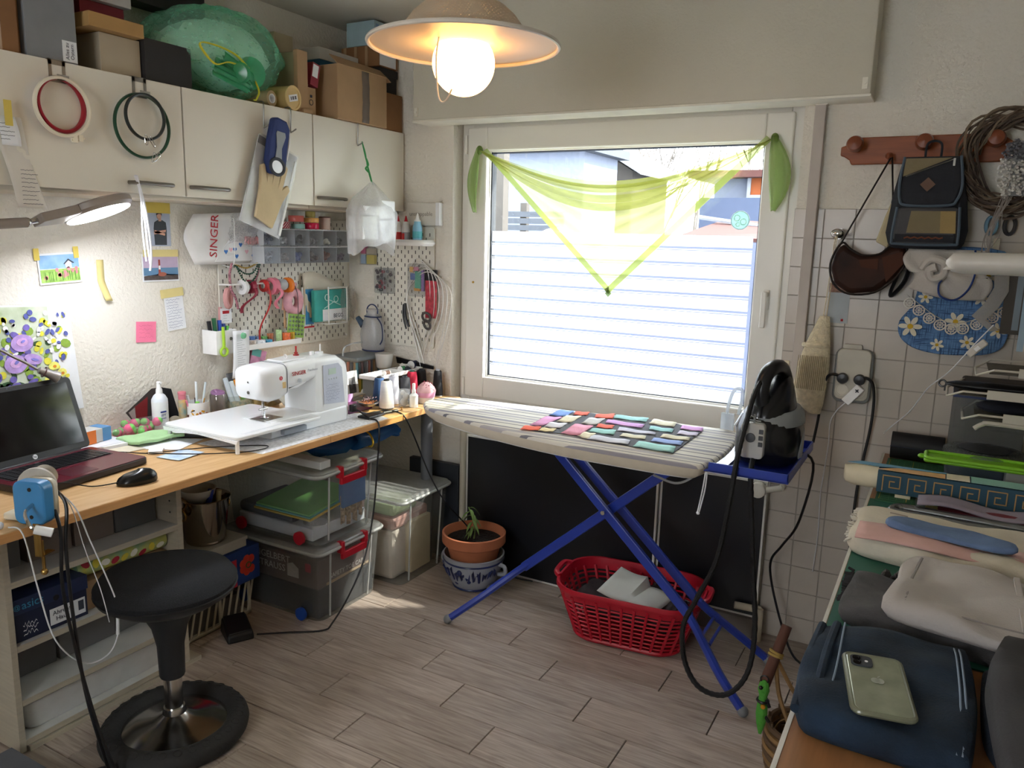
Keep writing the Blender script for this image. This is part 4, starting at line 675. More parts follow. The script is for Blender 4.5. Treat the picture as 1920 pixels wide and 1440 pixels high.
for k in range(30): obj('button', MB().cyl((rd.uniform(-.044, .044), -.001, rd.uniform(-.048, .048)), (rd.uniform(-.044, .044) * 0 + rd.uniform(-.044, .044), 0, 0) if 0 else (0, 0, 0), .001) if 0 else MB().lathe([(.008, 0), (.008, .004)], 10, (rd.uniform(-.044, .044), -.0 + rd.uniform(-.004, .004), rd.uniform(-.048, .048)), (rd.uniform(-.3, .3), -1, rd.uniform(-.3, .3))), M('button%d' % (k % 4), ('4a4a50', '3a2f3a', '8b3f4c', '6a6a70')[k % 4], .35), t)
obj('divider', MB().bx(-.001, -.008, -.06, .001, .01, .06), M('case_edge', 'b9bcc0', .3), t, smooth=0)
t = thing('needle_case', 'clear pouch of coloured crochet hooks on the pegboard', 'pouch', (.43, -.035, 1.3)); obj('case', MB().prism(rrect(.095, .15, .015), .018, (0, .01, 0), X, Z), sheer('clear_case', 'e0e3e5', .12, .3), t)
for k, (d, c) in enumerate((((-.035, -.004, -.0, -.005, .006, .03), '5a78b4'), ((-.01, -.004, -.04, .025, .006, .04), '4fa58c'), ((-.015, -.004, -.05, .02, .006, -.035), 'd9a04a'), ((-.015, -.006, .042, .012, .004, .06), 'cf7f98'), ((.026, -.004, -.05, .04, .006, .05), '8a6fae'), ((-.04, -.004, .035, -.02, .006, .06), 'e0b060'))): obj('item', MB().bx(*d), M('hook%d' % k, c, .4), t, smooth=0, bevel=.002)
t = thing('yarn_card', 'red and black packet hanging behind the knitting needles', 'packet', (.505, -.03, 1.25)); obj('card', MB().bx(-.028, -.004, -.12, .03, .004, .07), M('red_packet', 'b23a48', .4, var=(60, .4)), t, smooth=0); obj('top', MB().bx(-.03, -.006, .05, .034, .006, .1), black, t, bevel=.003)
needle = M('needle_wire', 'cfcdc8', .35, .3); rd = random.Random(6); G = 'circular knitting needles'
for k in range(6):
    cx = .44 + .012 * k; w_ = .06 + .012 * k; top = 1.40 - .012 * k; bz = 1.02 - .015 * k + rd.uniform(-.03, .03)
    P_ = [(cx - w_ * .4 + rd.uniform(-.04, .03), -.022 - .004 * k, bz), (cx - w_, -.03 - .003 * k, 1.2), (cx - w_ * .75, -.035, top - .05), (cx, -.04, top), (cx + w_ * .9, -.035, top - .07), (cx + w_, -.03 - .003 * k, 1.16), (cx + w_ * .2 + rd.uniform(-.03, .05), -.024 - .004 * k, bz + rd.uniform(-.04, .04))]
    t = thing('circular_needle', ('circular knitting needle with a pale cable looping round the pouch', 'circular knitting needle with crossing steel tips below the pegboard')[k % 2], 'knitting needle', (0, 0, 0), group=G)
    obj('cable', MB().tube(bez(P_, 10), .0023, 6), needle, t)
    for s in (0, -1):
        a = Vector(P_[s]); d = (Vector(P_[1 if s == 0 else -2]) - a).normalized(); obj('needle', MB().cyl(a - d * .05, a + d * .07, .001, .0036, 8), needle, t)
tag(obj('pliers', MB().tube(bez([(.36, -.03, 1.19), (.365, -.035, 1.13), (.385, -.035, 1.08)]), .006, 8).tube(bez([(.35, -.03, 1.185), (.352, -.035, 1.13), (.37, -.035, 1.07)]), .004, 8), black), 'black handled awl hanging on the window wall pegboard', 'tool')
tag(obj('sunglasses', MB().torus((.495, -.05, 1.135), .022, .006, (0, 1, .3), 20, 8).torus((.5, -.052, 1.10), .02, .006, (.2, 1, .3), 20, 8), M('dark_grey_yarn', '4a4747', .7)), 'dark coiled elastic bands among the knitting needles', 'elastic')
# ---------------------------------------------------------------- things on the desk
e = .001; D0 = DZ + e
# laptop
lt = thing('laptop', 'open black and maroon laptop with a dark glossy screen', 'laptop', (.20, -1.68, D0), math.radians(6))
mar = M('maroon_plastic', '5d1f2b', .22, var=(40, .15), stretch=(1, 30, 1)); bp_ = M('black_gloss', '0b0b0d', .08); bez_m = M('bezel_black', '232427', .4); key = M('key_black', '121215', .35)
base = obj('base', MB().prism(rrect(.255, .38, .012), .02, (.128, 0, .002), X, Y), M('laptop_base', '1d1517', .4), lt, bevel=.003)
obj('palm_rest', MB().prism(rrect(.25, .376, .012), .001, (.128, 0, .0222), X, Y), mar, base); deck = obj('keyboard_deck', MB().bx(.03, -.165, .0232, .135, .165, .0236), M('deck_dark', '2a1a1e', .35), base, smooth=0)
kme = {}
for r in range(6):
    for c in range(15):
        q = MB().frus(0, 0, .014, .0185, 0, .0026, -.0) if 'k' not in kme else None
        if q: m_ = bpy.data.meshes.new('key'); m_.from_pydata(q.v, [], q.f); m_.materials.append(key); kme['k'] = m_
        o = link('key', kme['k'], None, deck); o.location = (.034 + r * .0165, -.160 + c * .0214, .0237)
obj('touchpad', MB().bx(.155, -.06, .0233, .235, .03, .0237), M('touchpad', '4b1a25', .3), base, smooth=0)
ang = math.radians(19); lid = MB(); lid.m = Matrix.Translation((.006, 0, .024)) @ Matrix.Rotation(-ang, 4, 'Y')
lid.prism(rrect(.38, .235, .014), .007, (-.007, 0, .12), Y, Z); lo = obj('lid', lid, bez_m, lt, bevel=.002)
s_ = MB(); s_.m = lid.m; s_.bx(.0001, -.172, .022, .0008, .172, .222); obj('screen', s_, bp_, lo, smooth=0)
s_ = MB(); s_.m = lid.m; s_.lathe([(.0075, 0), (.0075, .0008)], 20, (.0001, 0, .012), (1, 0, 0)); obj('badge', s_, paper, lo)
q_ = lid.m; text('lettering', 'hp', .011, ink, lo, q_ @ Vector((.0011, 0, .0125)), (0, 1, 0), q_.to_3x3() @ Vector((0, 0, 1)), .0003)
s_ = MB(); s_.m = lid.m; s_.lathe([(.003, 0), (.003, .0006)], 12, (.0001, -.02, .231), (1, 0, 0)); obj('webcam', s_, M('lens', '4a4f55', .2), lo)
obj('hinge', MB().cyl((.006, -.15, .022), (.006, .15, .022), .006), bez_m, lt)
ms = thing('computer_mouse', 'black wired computer mouse on the desk edge', 'mouse', (.575, -1.605, D0), math.radians(65))
obj('body', MB().loft([[(.056 * s * math.cos(a) , .032 * s * math.sin(a) * (1 - .12 * math.cos(a)), h + (.006 * math.cos(a) * (h > .01))) for a in [2 * math.pi * k / 28 for k in range(28)]] for s, h in ((.94, 0), (1, .006), (.98, .014), (.88, .024), (.68, .032), (.4, .036), (.1, .037))]), M('mouse_black', '121314', .25), ms, smooth=60)
obj('wheel', MB().cyl((.028, -.004, .031), (.028, .004, .031), .007), black, ms)
tag(obj('mouse_cable', MB().tube(bez([(.56, -1.655, DZ + .012), (.51, -1.70, DZ + .004), (.485, -1.76, DZ + .026), (.46, -1.80, DZ + .026)]), .0018, 6), black), 'thin black mouse cable running over the laptop', 'cable')
tag(obj('laptop_cable', MB().tube(bez([(.235, -1.49, DZ + .008), (.25, -1.44, DZ + .004), (.33, -1.40, DZ + .003), (.36, -1.36, DZ + .003), (.45, -1.24, DZ + .006), (.56, -1.12, DZ + .003), (.60, -1.13, DZ + .003), (.585, -1.2, DZ + .003), (.5, -1.3, DZ + .005), (.4, -1.37, DZ + .006), (.34, -1.4, DZ + .006)]), .0018, 6), black), 'thin black cable looping over the desk papers', 'cable')
# papers, tissue box, cloth, candies
def flat(name, label, cat, poly, z, mt, th=.0012, group='papers lying on the desk'): 
    c = Vector((sum(p[0] for p in poly) / len(poly), sum(p[1] for p in poly) / len(poly), z)); o = obj(name, MB().prism([(p[0] - c.x, p[1] - c.y) for p in poly], th), mt, None, smooth=0); o.location = c; tag(o, label, cat, group); return o
leaf = M('leaflet_blue', '9fc0dc', .5, var=(18, .25), col2='e3ecf4')
o = flat('leaflet', 'light blue printed leaflet on the desk edge', 'leaflet', [(.40, -1.41), (.49, -1.395), (.475, -1.285), (.39, -1.30)], DZ + .003, leaf, group=None)
flat('letter', 'white letter with small print under the green cloth', 'paper', [(.22, -1.40), (.38, -1.31), (.33, -1.17), (.18, -1.25)], DZ + .001, paper)
o = flat('notepad', 'small stapled pad of white notes beside the laptop', 'paper', [(.07, -1.47), (.19, -1.45), (.20, -1.37), (.08, -1.37)], DZ + .001, paper, .012)
flat('envelope', 'crumpled cream slip behind the laptop cable', 'paper', [(.19, -1.44), (.27, -1.44), (.28, -1.36), (.2, -1.36)], DZ + .001, M('cream_slip', 'd5cdb9', .8), .002)
flat('card', 'folded white card lying by the green cloth', 'card', [(.31, -1.37), (.345, -1.40), (.375, -1.37), (.34, -1.335)], DZ + .0022, paper, .008)
flat('letter', 'white sheet half under the sewing table leg', 'paper', [(.1, -1.17), (.22, -1.2), (.25, -1.1), (.12, -1.08)], DZ + .001, paper)
gc = thing('green_cloth', 'folded pale green cleaning cloth on the papers', 'cloth', (.19, -1.285, DZ + .0025)); obj('cloth', MB().sheet(lambda a, b: (-.055 + .12 * a + .02 * b, -.085 + .17 * b, .012 + .003 * math.sin(8 * a) + .002 * math.sin(11 * b)), 12, 12), M('mint_cloth', 'a9cf9a', .9, bump=(150, .3)), gc, solid=.012, bevel=.003)
t = thing('tissue_box', 'orange, grey and blue striped carton on a stack of papers', 'box', (.10, -1.43, DZ + .016), math.radians(10)); obj('body', MB().bx(-.03, -.05, 0, .03, .05, .045), M('carton_grey', 'c9c7c2', .6), t, smooth=0, bevel=.002); obj('orange_panel', MB().bx(.0303, -.05, .0, .031, -.012, .045), M('carton_orange', 'e0782f', .6), t, smooth=0); obj('blue_panel', MB().bx(.0303, .015, 0, .031, .05, .045), M('carton_blue', '5b8fc0', .6), t, smooth=0); obj('top_blue', MB().bx(-.03, .015, .0452, .03, .05, .0458), M('carton_blue', '5b8fc0', .6), t, smooth=0)
tag(obj('paper_stack', MB().bx(.02, -1.52, D0, .18, -1.35, DZ + .0145), M('stack_paper', 'd9dbe2', .8, var=(3, .1), stretch=(1, 1, 400))), 'stack of papers behind the laptop under the striped carton', 'papers')
cb = thing('candy_net', 'clear net bag of pink and green balls', 'bag', (.085, -1.245, D0)); rd = random.Random(8)
for k in range(16):
    p_ = (rd.uniform(-.03, .04), -.075 + .15 * k / 15, .016 + (.022 if k % 3 == 1 else 0)); b_ = obj('ball', MB().ball(p_, .0165, 12), M('candy_pink', 'e0608a', .5), cb); obj('patch', MB().ball((p_[0] + .004, p_[1] + (.006 if k % 2 else -.006), p_[2] + .004), .0132, 10), M('candy_green', '7fcf6a', .5), b_)
obj('net', MB().loft([[(.052 * s * math.cos(a) + .005, y, .027 + .03 * s * math.sin(a)) for a in [2 * math.pi * k / 18 for k in range(18)]] for y, s in ((-.15, .1), (-.09, .8), (0, 1), (.08, .9), (.105, .3))]), sheer('clear_net', 'e8e8ea', .12, .3), cb)
sp = thing('spray_bottle', 'white pump spray bottle with a printed label on the desk', 'bottle', (.10, -1.165, D0)); obj('body', MB().lathe([(.026, 0), (.028, .004), (.028, .115), (.02, .13), (.012, .137)], 24), M('bottle_white', 'dfe5ec', .3), sp); obj('label', MB().lathe([(.0284, .028), (.0284, .108)], 24), paper, sp); obj('label_band', MB().bx(.0285, -.02, .07, .0292, .004, .076), M('navy_band', '2e3f86', .5), sp, smooth=0); text('print', 'SEPT\nmed', .011, M('navy_band', '2e3f86', .5), sp, (.0293, -.008, .055), Y, Z, .0003); obj('pump', MB().lathe([(.012, .137), (.011, .152), (.008, .158), (.008, .178), (.004, .181)], 16), white, sp); obj('nozzle', MB().cyl((0, 0, .176), (.014, 0, .178), .004), white, sp)
t = thing('greeting_card', 'black and red folded card standing behind the spray bottle', 'card', (.045, -1.155, D0)); obj('panel', MB().prism([(-.055, 0), (.05, 0), (.045, .145), (-.0, .147), (-.11, .075)], .002, (0, 0, 0), Y, Z), M('card_dark', '3a3331', .6), t, smooth=0); obj('red_panel', MB().prism([(-.07, .02), (-.03, .0), (-.02, .12), (-.075, .09)], .0008, (.0022, 0, 0), Y, Z), M('card_red', '7d1f24', .6), t, smooth=0); obj('grey_panel', MB().prism([(-.1, .074), (-.072, .02), (-.072, .09)], .0008, (.0022, 0, 0), Y, Z), M('card_grey', '9a908c', .6), t, smooth=0); obj('side_panel', MB().add([(.002, .046, 0), (.05, .085, 0), (.03, .06, .14), (.002, .044, .144)], [(0, 1, 2, 3)]), black, t, solid=.002, smooth=0)
t = can('glitter_tube', 'tall narrow tube with a pink lid and printed sleeve', (.105, -1.073, D0), .0145, .1, M('tube_print', '5f9aa0', .5, var=(45, .6), col2='d8a85a'), 'tube'); obj('lid', MB().lathe([(.0135, .1), (.0135, .118), (.015, .119), (.015, .128), (.012, .13)], 20), M('pink_lid', 'd97f8c', .35), t)
cp = thing('pen_mug', 'white printed mug of pens and brushes on the desk', 'mug', (.12, -1.02, D0)); obj('shell', MB().lathe([(.036, 0), (.040, .004), (.042, .085), (.039, .085), (.037, .006), (.001, .006)], 28), white, cp); rd = random.Random(14)
for c_, n_, z0, z1 in (('2f79b0', 9, .006, .03), ('222222', 10, .012, .06), ('d8a024', 6, .02, .06), ('b0603a', 5, .03, .06)):
    for _ in range(n_):
        a = rd.uniform(-1.9, 1.4); z = rd.uniform(z0, z1); p_ = Vector((math.cos(a), math.sin(a), 0)); obj('print_patch', MB().prism(ell(0, 0, rd.uniform(.003, .007), rd.uniform(.002, .006), 7, rd.uniform(0, 3)), .0008, p_ * .0405 + Z * z, (-p_.y, p_.x, 0), Z), M('mug_' + c_, c_, .4), cp, smooth=0)
G = 'pens in the white mug'
for k, (dx, dy, c_, h, r, lb) in enumerate(((-.01, -.018, 'eef2f5', .1, .005, 'white capped pen'), (.0, .0, 'dfe6ea', .15, .0045, 'clear plastic stick'), (.01, .02, 'd3dde2', .145, .004, 'clear glue stick'), (-.012, .006, '222426', .085, .006, 'black capped pen'), (.012, -.006, '7fd04a', .075, .008, 'lime green marker'), (.0, -.028, 'e58aa6', .085, .004, 'pink pen'), (.015, .012, 'b58a4a', .085, .003, 'bundle tied brown twig'))):
    tag(obj('pen', MB().cyl((.12 + dx * .5, -1.02 + dy * .5, DZ + .012), (.12 + dx * 1.3, -1.02 + dy * 1.7, DZ + .012 + h), r, seg=10), M('pen_m%d' % k, c_, .3)), lb + ' standing in the printed mug', 'pen', G)
t = can('crystal_tumbler', 'faceted smoky glass tumbler with a purple ribbon inside', (.09, -.895, D0), .032, .09, M('smoked_glass', '8a8480', .08, .6, var=(40, .4), stretch=(1, 1, .05)), 'glass', seg=12); obj('ribbon', MB().torus((0, 0, .094), .02, .008, (.2, 0, 1), 20, 6).torus((.006, -.004, .1), .01, .006, (.5, .2, 1), 16, 6), M('purple_ribbon', '9b6f9a', .5), t)
t = can('notions_jar', 'glass jar of glue tubes and craft packs', (.115, -.815, D0), .05, .075, sheer('jar_glass', 'e0e8e4', .14, .3), 'jar'); obj('contents', MB().lathe([(.044, .004), (.046, .04), (.04, .055)], 18), M('jar_mix', '5f7f78', .5, var=(60, .7), col2='c9b08a'), t)
for k, (c_, a, b) in enumerate((('cfdbe2', (0, -.02, .02), (-.01, -.055, .15)), ('d8e4ea', (.01, 0, .02), (.0, -.035, .135)), ('e3982f', (0, .0, .02), (.005, -.015, .14)), ('7cc63f', (0, .015, .02), (.0, .005, .125)), ('8fd44a', (-.01, .03, .02), (.0, .03, .10)))): obj('glue_tube', MB().cyl(a, b, .012, .009, 10), M('glue%d' % k, c_, .4), t)
tag(obj('picture_print', MB().bx(.02, -.79, D0, .03, -.71, DZ + .15), M('grey_photo', '6d7076', .5, var=(25, .6))), 'small grey framed print leaning on the wall behind the sewing machine', 'picture')
tag(obj('craft_tin', MB().bx(.03, -.74, D0, .12, -.60, DZ + .05), M('tan_tin', '9c8a5c', .6, var=(20, .4))), 'low tan tin behind the sewing machine', 'tin'); tag(obj('paper_folds', MB().sheet(lambda a, b: (.13 + .1 * a, -.68 + .14 * b, DZ + .02 + .03 * math.sin(3 * a) + .01 * math.sin(9 * b)), 8, 8), M('felt_cream', 'b9b4a8', .9), None, solid=.006), 'cream felt scrap behind the sewing machine', 'fabric')
t = thing('tape_case', 'black tape dispenser and pencil lying near the sewing machine', 'dispenser', (.285, -1.17, D0), math.radians(35)); obj('case', MB().bx(-.06, -.012, 0, .06, .012, .014), black, t, bevel=.004)
tag(obj('lens_cap', MB().lathe([(.026, 0), (.03, .002), (.02, .012), (.001, .013)], 24, (.12, -1.12, DZ + .018), (1, -.2, .25)), sheer('cloudy_plastic', 'cfc8b4', .7)), 'clear plastic funnel lying behind the desk papers', 'funnel')
# sewing machine with extension table
sm = thing('sewing_machine', 'white SINGER sewing machine with a large extension table', 'sewing machine', (0, 0, D0))
mw = M('machine_white', 'eef1f3', .22, var=(4, .015)); mg = M('machine_grey', 'c3cad2', .35)
def ring(y, x0, x1, z0, z1, r): return [Vector((x, y, z)) for x, z in [(px + (x0 + x1) / 2, pz + (z0 + z1) / 2) for px, pz in rrect(x1 - x0, z1 - z0, r, 5)]]
obj('column', MB().loft([ring(-.82, .375, .535, .0, .262, .02), ring(-.80, .372, .538, .0, .264, .02), ring(-.70, .37, .54, .0, .264, .02), ring(-.655, .372, .54, .0, .24, .025), ring(-.64, .38, .535, .0, .2, .03)]), mw, sm, smooth=50)
obj('bed', MB().loft([ring(-1.04, .38, .53, .0, .062, .01), ring(-.66, .375, .545, .0, .062, .01)]), mw, sm, smooth=50)
obj('arm', MB().loft([ring(-.99, .385, .53, .165, .258, .03), ring(-.92, .38, .535, .17, .262, .025), ring(-.84, .375, .535, .185, .264, .02), ring(-.80, .375, .535, .19, .264, .02)]), mw, sm, smooth=50)
obj('arm_arch', MB().prism([(-.99, .17), (-.90, .17), (-.86, .182), (-.82, .21), (-.80, .21), (-.80, .19), (-.99, .155)], .13, (.39, 0, 0), Y, Z), mw, sm, smooth=30, bevel=.004)
obj('head', MB().loft([ring(-1.075, .40, .505, .165, .245, .028), ring(-1.068, .388, .52, .145, .254, .03), ring(-1.03, .383, .532, .132, .258, .03), ring(-.985, .383, .534, .135, .26, .03), ring(-.955, .385, .533, .15, .26, .025)]), mw, sm, smooth=50)
obj('head_seam', MB().tube([Vector((q.x, -.962, q.z)) for q in ring(0, .3845, .5345, .1495, .2605, .026)], .0014, 5, True), M('seam_grey', '6d747c', .5), sm)
obj('control_panel', MB().prism([(-.782, .085), (-.665, .075), (-.68, .215), (-.70, .235), (-.785, .235)], .001, (.5402, 0, 0), Y, Z), M('panel_lilac', 'c3c9d8', .4), sm, smooth=0)
obj('display', MB().bx(.5413, -.755, .195, .5425, -.715, .218), M('lcd_green', 'b9cdc2', .2), sm, smooth=0); scribble('stitch_chart', .08, .07, 6, M('chart_blue', '7f8aa8', .6), sm, (.5418, -.772, .092), Y, Z, 1.4, .0012, .9, 12)
for k in range(4): obj('button', MB().lathe([(.004, 0), (.003, .002)], 10, (.5413, -.752 + .014 * k, .178), (1, 0, 0)), mg, sm)
text('lettering', 'SINGER', .021, inkred, sm, (.5365, -.905, .222), Y, Z, .0004); text('script', 'Patchwork', .014, M('pale_script', 'b6bcc6', .5), sm, (.5365, -.83, .226), Y, Z, .0002)
obj('dial', MB().lathe([(.0085, 0), (.008, .006), (.001, .007)], 20, (.536, -.905, .195), (1, 0, 0)), mg, sm); obj('logo', MB().lathe([(.0075, 0), (.0075, .001)], 20, (.5335, -.992, .215), (1, 0, 0)), M('logo_red', 'c02a3a', .4), sm)
text('logo_letter', 'S', .011, white, sm, (.5347, -.992, .215), Y, Z, .0002); obj('lever', MB().bx(.533, -.985, .178, .538, -.972, .2), M('lever_cream', 'd8bd84', .4), sm, bevel=.001)
for z_, r_ in ((.205, .003), (.168, .006)): obj('screw', MB().lathe([(r_, 0), (r_, .002)], 12, (.46, -1.0755, z_), (0, -1, 0)), steel, sm)
obj('needle_bar', MB().cyl((.46, -1.01, .14), (.46, -1.01, .085), .004).cyl((.46, -1.01, .085), (.46, -1.01, .064), .0008).cyl((.452, -1.005, .14), (.452, -1.005, .08), .004), chrome, sm); obj('presser_foot', MB().bx(.447, -1.018, .0645, .478, -1.0, .068).bx(.456, -1.013, .066, .464, -1.004, .09), chrome, sm, bevel=.001); obj('needle_clamp', MB().cyl((.46, -1.03, .098), (.46, -.99, .098), .004), chrome, sm)
obj('needle_plate', MB().bx(.425, -1.045, .0622, .50, -.955, .0632), steel, sm, smooth=0)
obj('extension_table', MB().prism(rrect(.375, .40, .02), .012, (.405, -1.045, .047), X, Y), mw, sm, bevel=.003); obj('table_apron', MB().prism([(-.185, 0), (.185, 0), (.18, -.012), (.0, -.004), (-.18, -.012)], .004, (.405, -1.243, .047), X, Z), mw, sm, smooth=0)
for x_, y_ in ((.575, -1.235), (.24, -1.235), (.24, -.86)): obj('table_leg', MB().cyl((x_, y_, 0.0), (x_, y_, .048), .007), mw, sm)
obj('ruler_print', MB().bx(.565, -1.2, .0592, .567, -.88, .0595), mg, sm, smooth=0)
for k in range(32): obj('ruler_mark', MB().bx(.558 - (.004 if k % 5 == 0 else 0), -1.2 + .01 * k, .0592, .565, -1.199 + .01 * k, .0595), mg, sm, smooth=0)
obj('drawer', MB().bx(.53, -1.0, .01, .555, -.89, .03), M('accessory_grey', '9aa2aa', .4), sm, bevel=.003)
obj('top_cover', MB().bx(.42, -.95, .2615, .50, -.83, .2685), mw, sm, bevel=.003); obj('spool_pin', MB().cyl((.45, -.70, .264), (.45, -.70, .30), .003).bx(.44, -.72, .264, .46, -.695, .272), white, sm); obj('thread_guide', MB().torus((.46, -.895, .275), .007, .0015, (0, 1, 0), 14).bx(.45, -.76, .264, .46, -.745, .278), white, sm)
obj('bobbin_spool', MB().cyl((.42, -.80, .264), (.42, -.80, .30), .0035).lathe([(.011, .264), (.011, .268)], 16, (.42, -.80, 0)).lathe([(.007, .27), (.007, .277)], 14, (.42, -.80, 0)), M('thread_red', 'a8302f', .5), sm)
t = flat('pattern_sheet', 'printed newspaper sheet lying under the sewing machine', 'paper', [(.36, -1.22), (.64, -1.19), (.657, -.54), (.56, -.50), (.36, -.62)], DZ + .0002, M('newsprint', 'dfe0e4', .8, var=(80, .2)), .0007, group=None)
# machine plug and foot pedal cord
tag(obj('pedal_cable', MB().tube(bez([(.545, -.632, DZ + .05), (.57, -.61, DZ + .03), (.61, -.60, DZ + .006), (.655, -.61, DZ + .004), (.675, -.62, DZ - .03), (.672, -.63, .6), (.668, -.65, .42), (.665, -.70, .25), (.655, -.78, .12), (.64, -.865, .03), (.62, -.90, .006), (.52, -.98, .006), (.44, -1.06, .012)]), .0035, 8), black), 'black foot pedal cord hanging from the sewing machine over the desk edge', 'cord')
tag(obj('machine_plug', MB().bx(.54, -.642, DZ + .03, .56, -.615, DZ + .06), black, bevel=.004), 'black cord plug at the end of the sewing machine', 'plug')
tag(obj('mains_lead', MB().tube(bez([(.555, -.63, DZ + .045), (.56, -.56, DZ + .012), (.585, -.48, DZ + .012), (.64, -.45, DZ + .006), (.672, -.44, DZ - .02), (.70, -.41, .66), (.73, -.35, .5), (.76, -.27, .36), (.81, -.17, .23), (.9, -.125, .09), (.96, -.115, .05), (1.02, -.10, .012), (1.1, -.085, .008)]), .0033, 8), black), 'black mains cord falling from the desk to the floor behind the plant', 'cord')  # mains cord from the desk down to the floor
# pins, bowls and thread at the far end of the desk
t = thing('pin_dish', 'small magnetic dish full of coloured pins', 'dish', (.50, -.475, DZ + .02)); obj('dish', MB().lathe([(.02, 0), (.03, .003), (.048, .016), (.046, .018), (.03, .006), (.001, .005)], 28), M('dish_dark', '6d6a70', .2, .6), t); rd = random.Random(3); mb = MB(); 
for _ in range(40): mb.cyl((rd.uniform(-.02, .02), rd.uniform(-.02, .02), .007), (rd.uniform(-.035, .03), rd.uniform(-.035, .035), rd.uniform(.014, .028)), .0005, seg=4)
stuff(obj('pins', mb, M('pin_copper', 'd98a5a', .4), t)); mb = MB()
for _ in range(34): mb.ball((rd.uniform(-.035, .02), rd.uniform(-.01, .04), rd.uniform(.02, .036)), .0024, 6)
stuff(obj('pin_heads', mb, M('pin_head', 'd9c6d4', .3, var=(60, .6), col2='5c2a4a'), t))
t = thing('purple_box', 'lilac and purple flat box under the pin dish', 'box', (.42, -.515, D0)); obj('box', MB().bx(-.04, -.06, 0, .065, .085, .018), M('purple_card', '5e2a50', .4), t, smooth=0); obj('side', MB().bx(-.045, -.06, 0, -.04, .085, .05), M('lilac_card', 'b58ac4', .4), t, smooth=0)
tag(obj('fabric_scissors', MB().bx(.555, -.61, D0, .615, -.50, DZ + .012), black, bevel=.005), 'black closed tool case on the desk edge', 'case'); tag(obj('pen_black', MB().cyl((.60, -.50, DZ + .008), (.62, -.43, DZ + .008), .006), black), 'black pen lying at the desk edge', 'pen')
tag(obj('brass_bobbin', MB().lathe([(.006, 0), (.006, .002), (.003, .002), (.003, .012), (.006, .012), (.006, .014)], 12, (.607, -.385, D0)), M('brass_bobbin', 'b5925a', .3, .7)), 'tiny brass bobbin in front of the white thread cone', 'bobbin')
G = 'thread cones at the end of the desk'
def cone(label, x, y, c, h=.125, r=.032, capc='2a2d33', z=D0):
    t = thing('thread_cone', label, 'thread cone', (x, y, z), group=G); obj('thread', MB().lathe([(r, .004), (r, h * .2), (r * .72, h * .92), (r * .6, h * .95)], 26), M('thread_' + c, c, .75, bump=(300, .3), stretch=(.1, .1, 6)), t); obj('spool_end', MB().lathe([(r * .4, h * .93), (r * .38, h), (r * .2, h), (r * .2, h * .93)], 18), M('spool_' + capc, capc, .4), t); obj('foot', MB().lathe([(r * .9, 0), (r, .002), (r, .005)], 24), M('spool_' + capc, capc, .4), t)
cone('white thread cone with a black core', .535, -.395, 'e3e3ea', .125, .0315); cone('second white thread cone wrapped in loose thread', .50, -.30, 'd3d4de', .13, .028, 'd8d8da'); cone('navy blue thread cone behind the white ones', .47, -.36, '24446b', .125, .03); cone('charcoal thread cone behind the jar', .53, -.26, '3c3d42', .12, .03); cone('crimson red thread cone', .47, -.125, 'b81f3e', .12, .029, '24584a'); cone('black thread cone beside the crimson one', .475, -.06, '1f2024', .12, .028); cone('black thread cone behind the crimson one', .42, -.10, '1a2230', .13, .03); cone('tall black thread spool by the window wall', .56, -.05, '15161c', .125, .024, 'c9ccd6')
t = can('plastic_beaker', 'clear plastic beaker of cotton pads', (.575, -.325, D0), .024, .075, sheer('beaker', 'd9dde0', .28, .3), 'beaker'); stuff(obj('cotton', MB().ball((0, 0, .02), .018, 10).ball((.006, .004, .045), .016, 10).ball((-.006, -.002, .06), .012, 8), M('cotton', 'd5d3cd', .9), t))
t = thing('pump_sprayer', 'small white fine mist spray bottle', 'bottle', (.615, -.31, D0)); obj('body', MB().lathe([(.018, 0), (.0185, .003), (.0185, .052), (.009, .062)], 20), M('mist_white', 'e9ece8', .3), t); obj('pump', MB().lathe([(.009, .062), (.009, .075), (.007, .08), (.007, .102), (.004, .104)], 16), white, t)
cu_ = thing('cupcake_pincushion', 'pink cupcake shaped pincushion full of pins', 'pincushion', (.605, -.205, D0)); obj('cup', MB().lathe([(.032, 0), (.038, .03)], 28), M('cup_white', 'd9d3cf', .5), cu_); obj('band', MB().lathe([(.0385, .028), (.042, .05), (.041, .052)], 28), M('pink_band', 'd89ab6', .6), cu_); obj('icing', MB().lathe([(.042, .05), (.043, .056), (.036, .072), (.02, .088), (.001, .094)], 28), M('icing', 'e2b3b6', .8), cu_); rd = random.Random(11); mb = MB()
for _ in range(46):
    a = rd.uniform(0, 6.28); q = rd.uniform(0, 1); r_ = .04 * math.sqrt(q); mb.ball((r_ * math.cos(a), r_ * math.sin(a), .094 - .036 * q + .004), .0022, 6)
stuff(obj('pin_heads', mb, M('pins_mixed', 'c43a5c', .3, var=(70, .8), col2='2a2030'), cu_))
mc = thing('marker_case', 'clear two tier case of coloured marker pens', 'case', (.17, -.16, D0)); obj('shell', MB().bx(-.06, -.1, 0, .09, .1, .155), sheer('marker_clear', 'd0d3d6', .08, .3), mc, smooth=0); obj('lid', MB().bx(-.065, -.105, .155, .095, .105, .172), M('lid_grey', '7d8489', .35, alpha=.9), mc, bevel=.004); obj('carry_handle', MB().tube(bez([(.0, -.09, .172), (0, -.07, .215), (0, .05, .22), (0, .08, .172)]), .004, 8), smokee, mc); obj('mid_shelf', MB().bx(-.058, -.098, .074, .088, .098, .08), M('shelf_dark', '3a3430', .5), mc, smooth=0)
cols = ['5aa7b5', '3c3f40', '7a4a40', '505356', '8d8f92', 'c2705c', '4a5568', 'b08a5a', 'd9cdbb', '57b0c4', '8d7ab8', '6f6f6f']
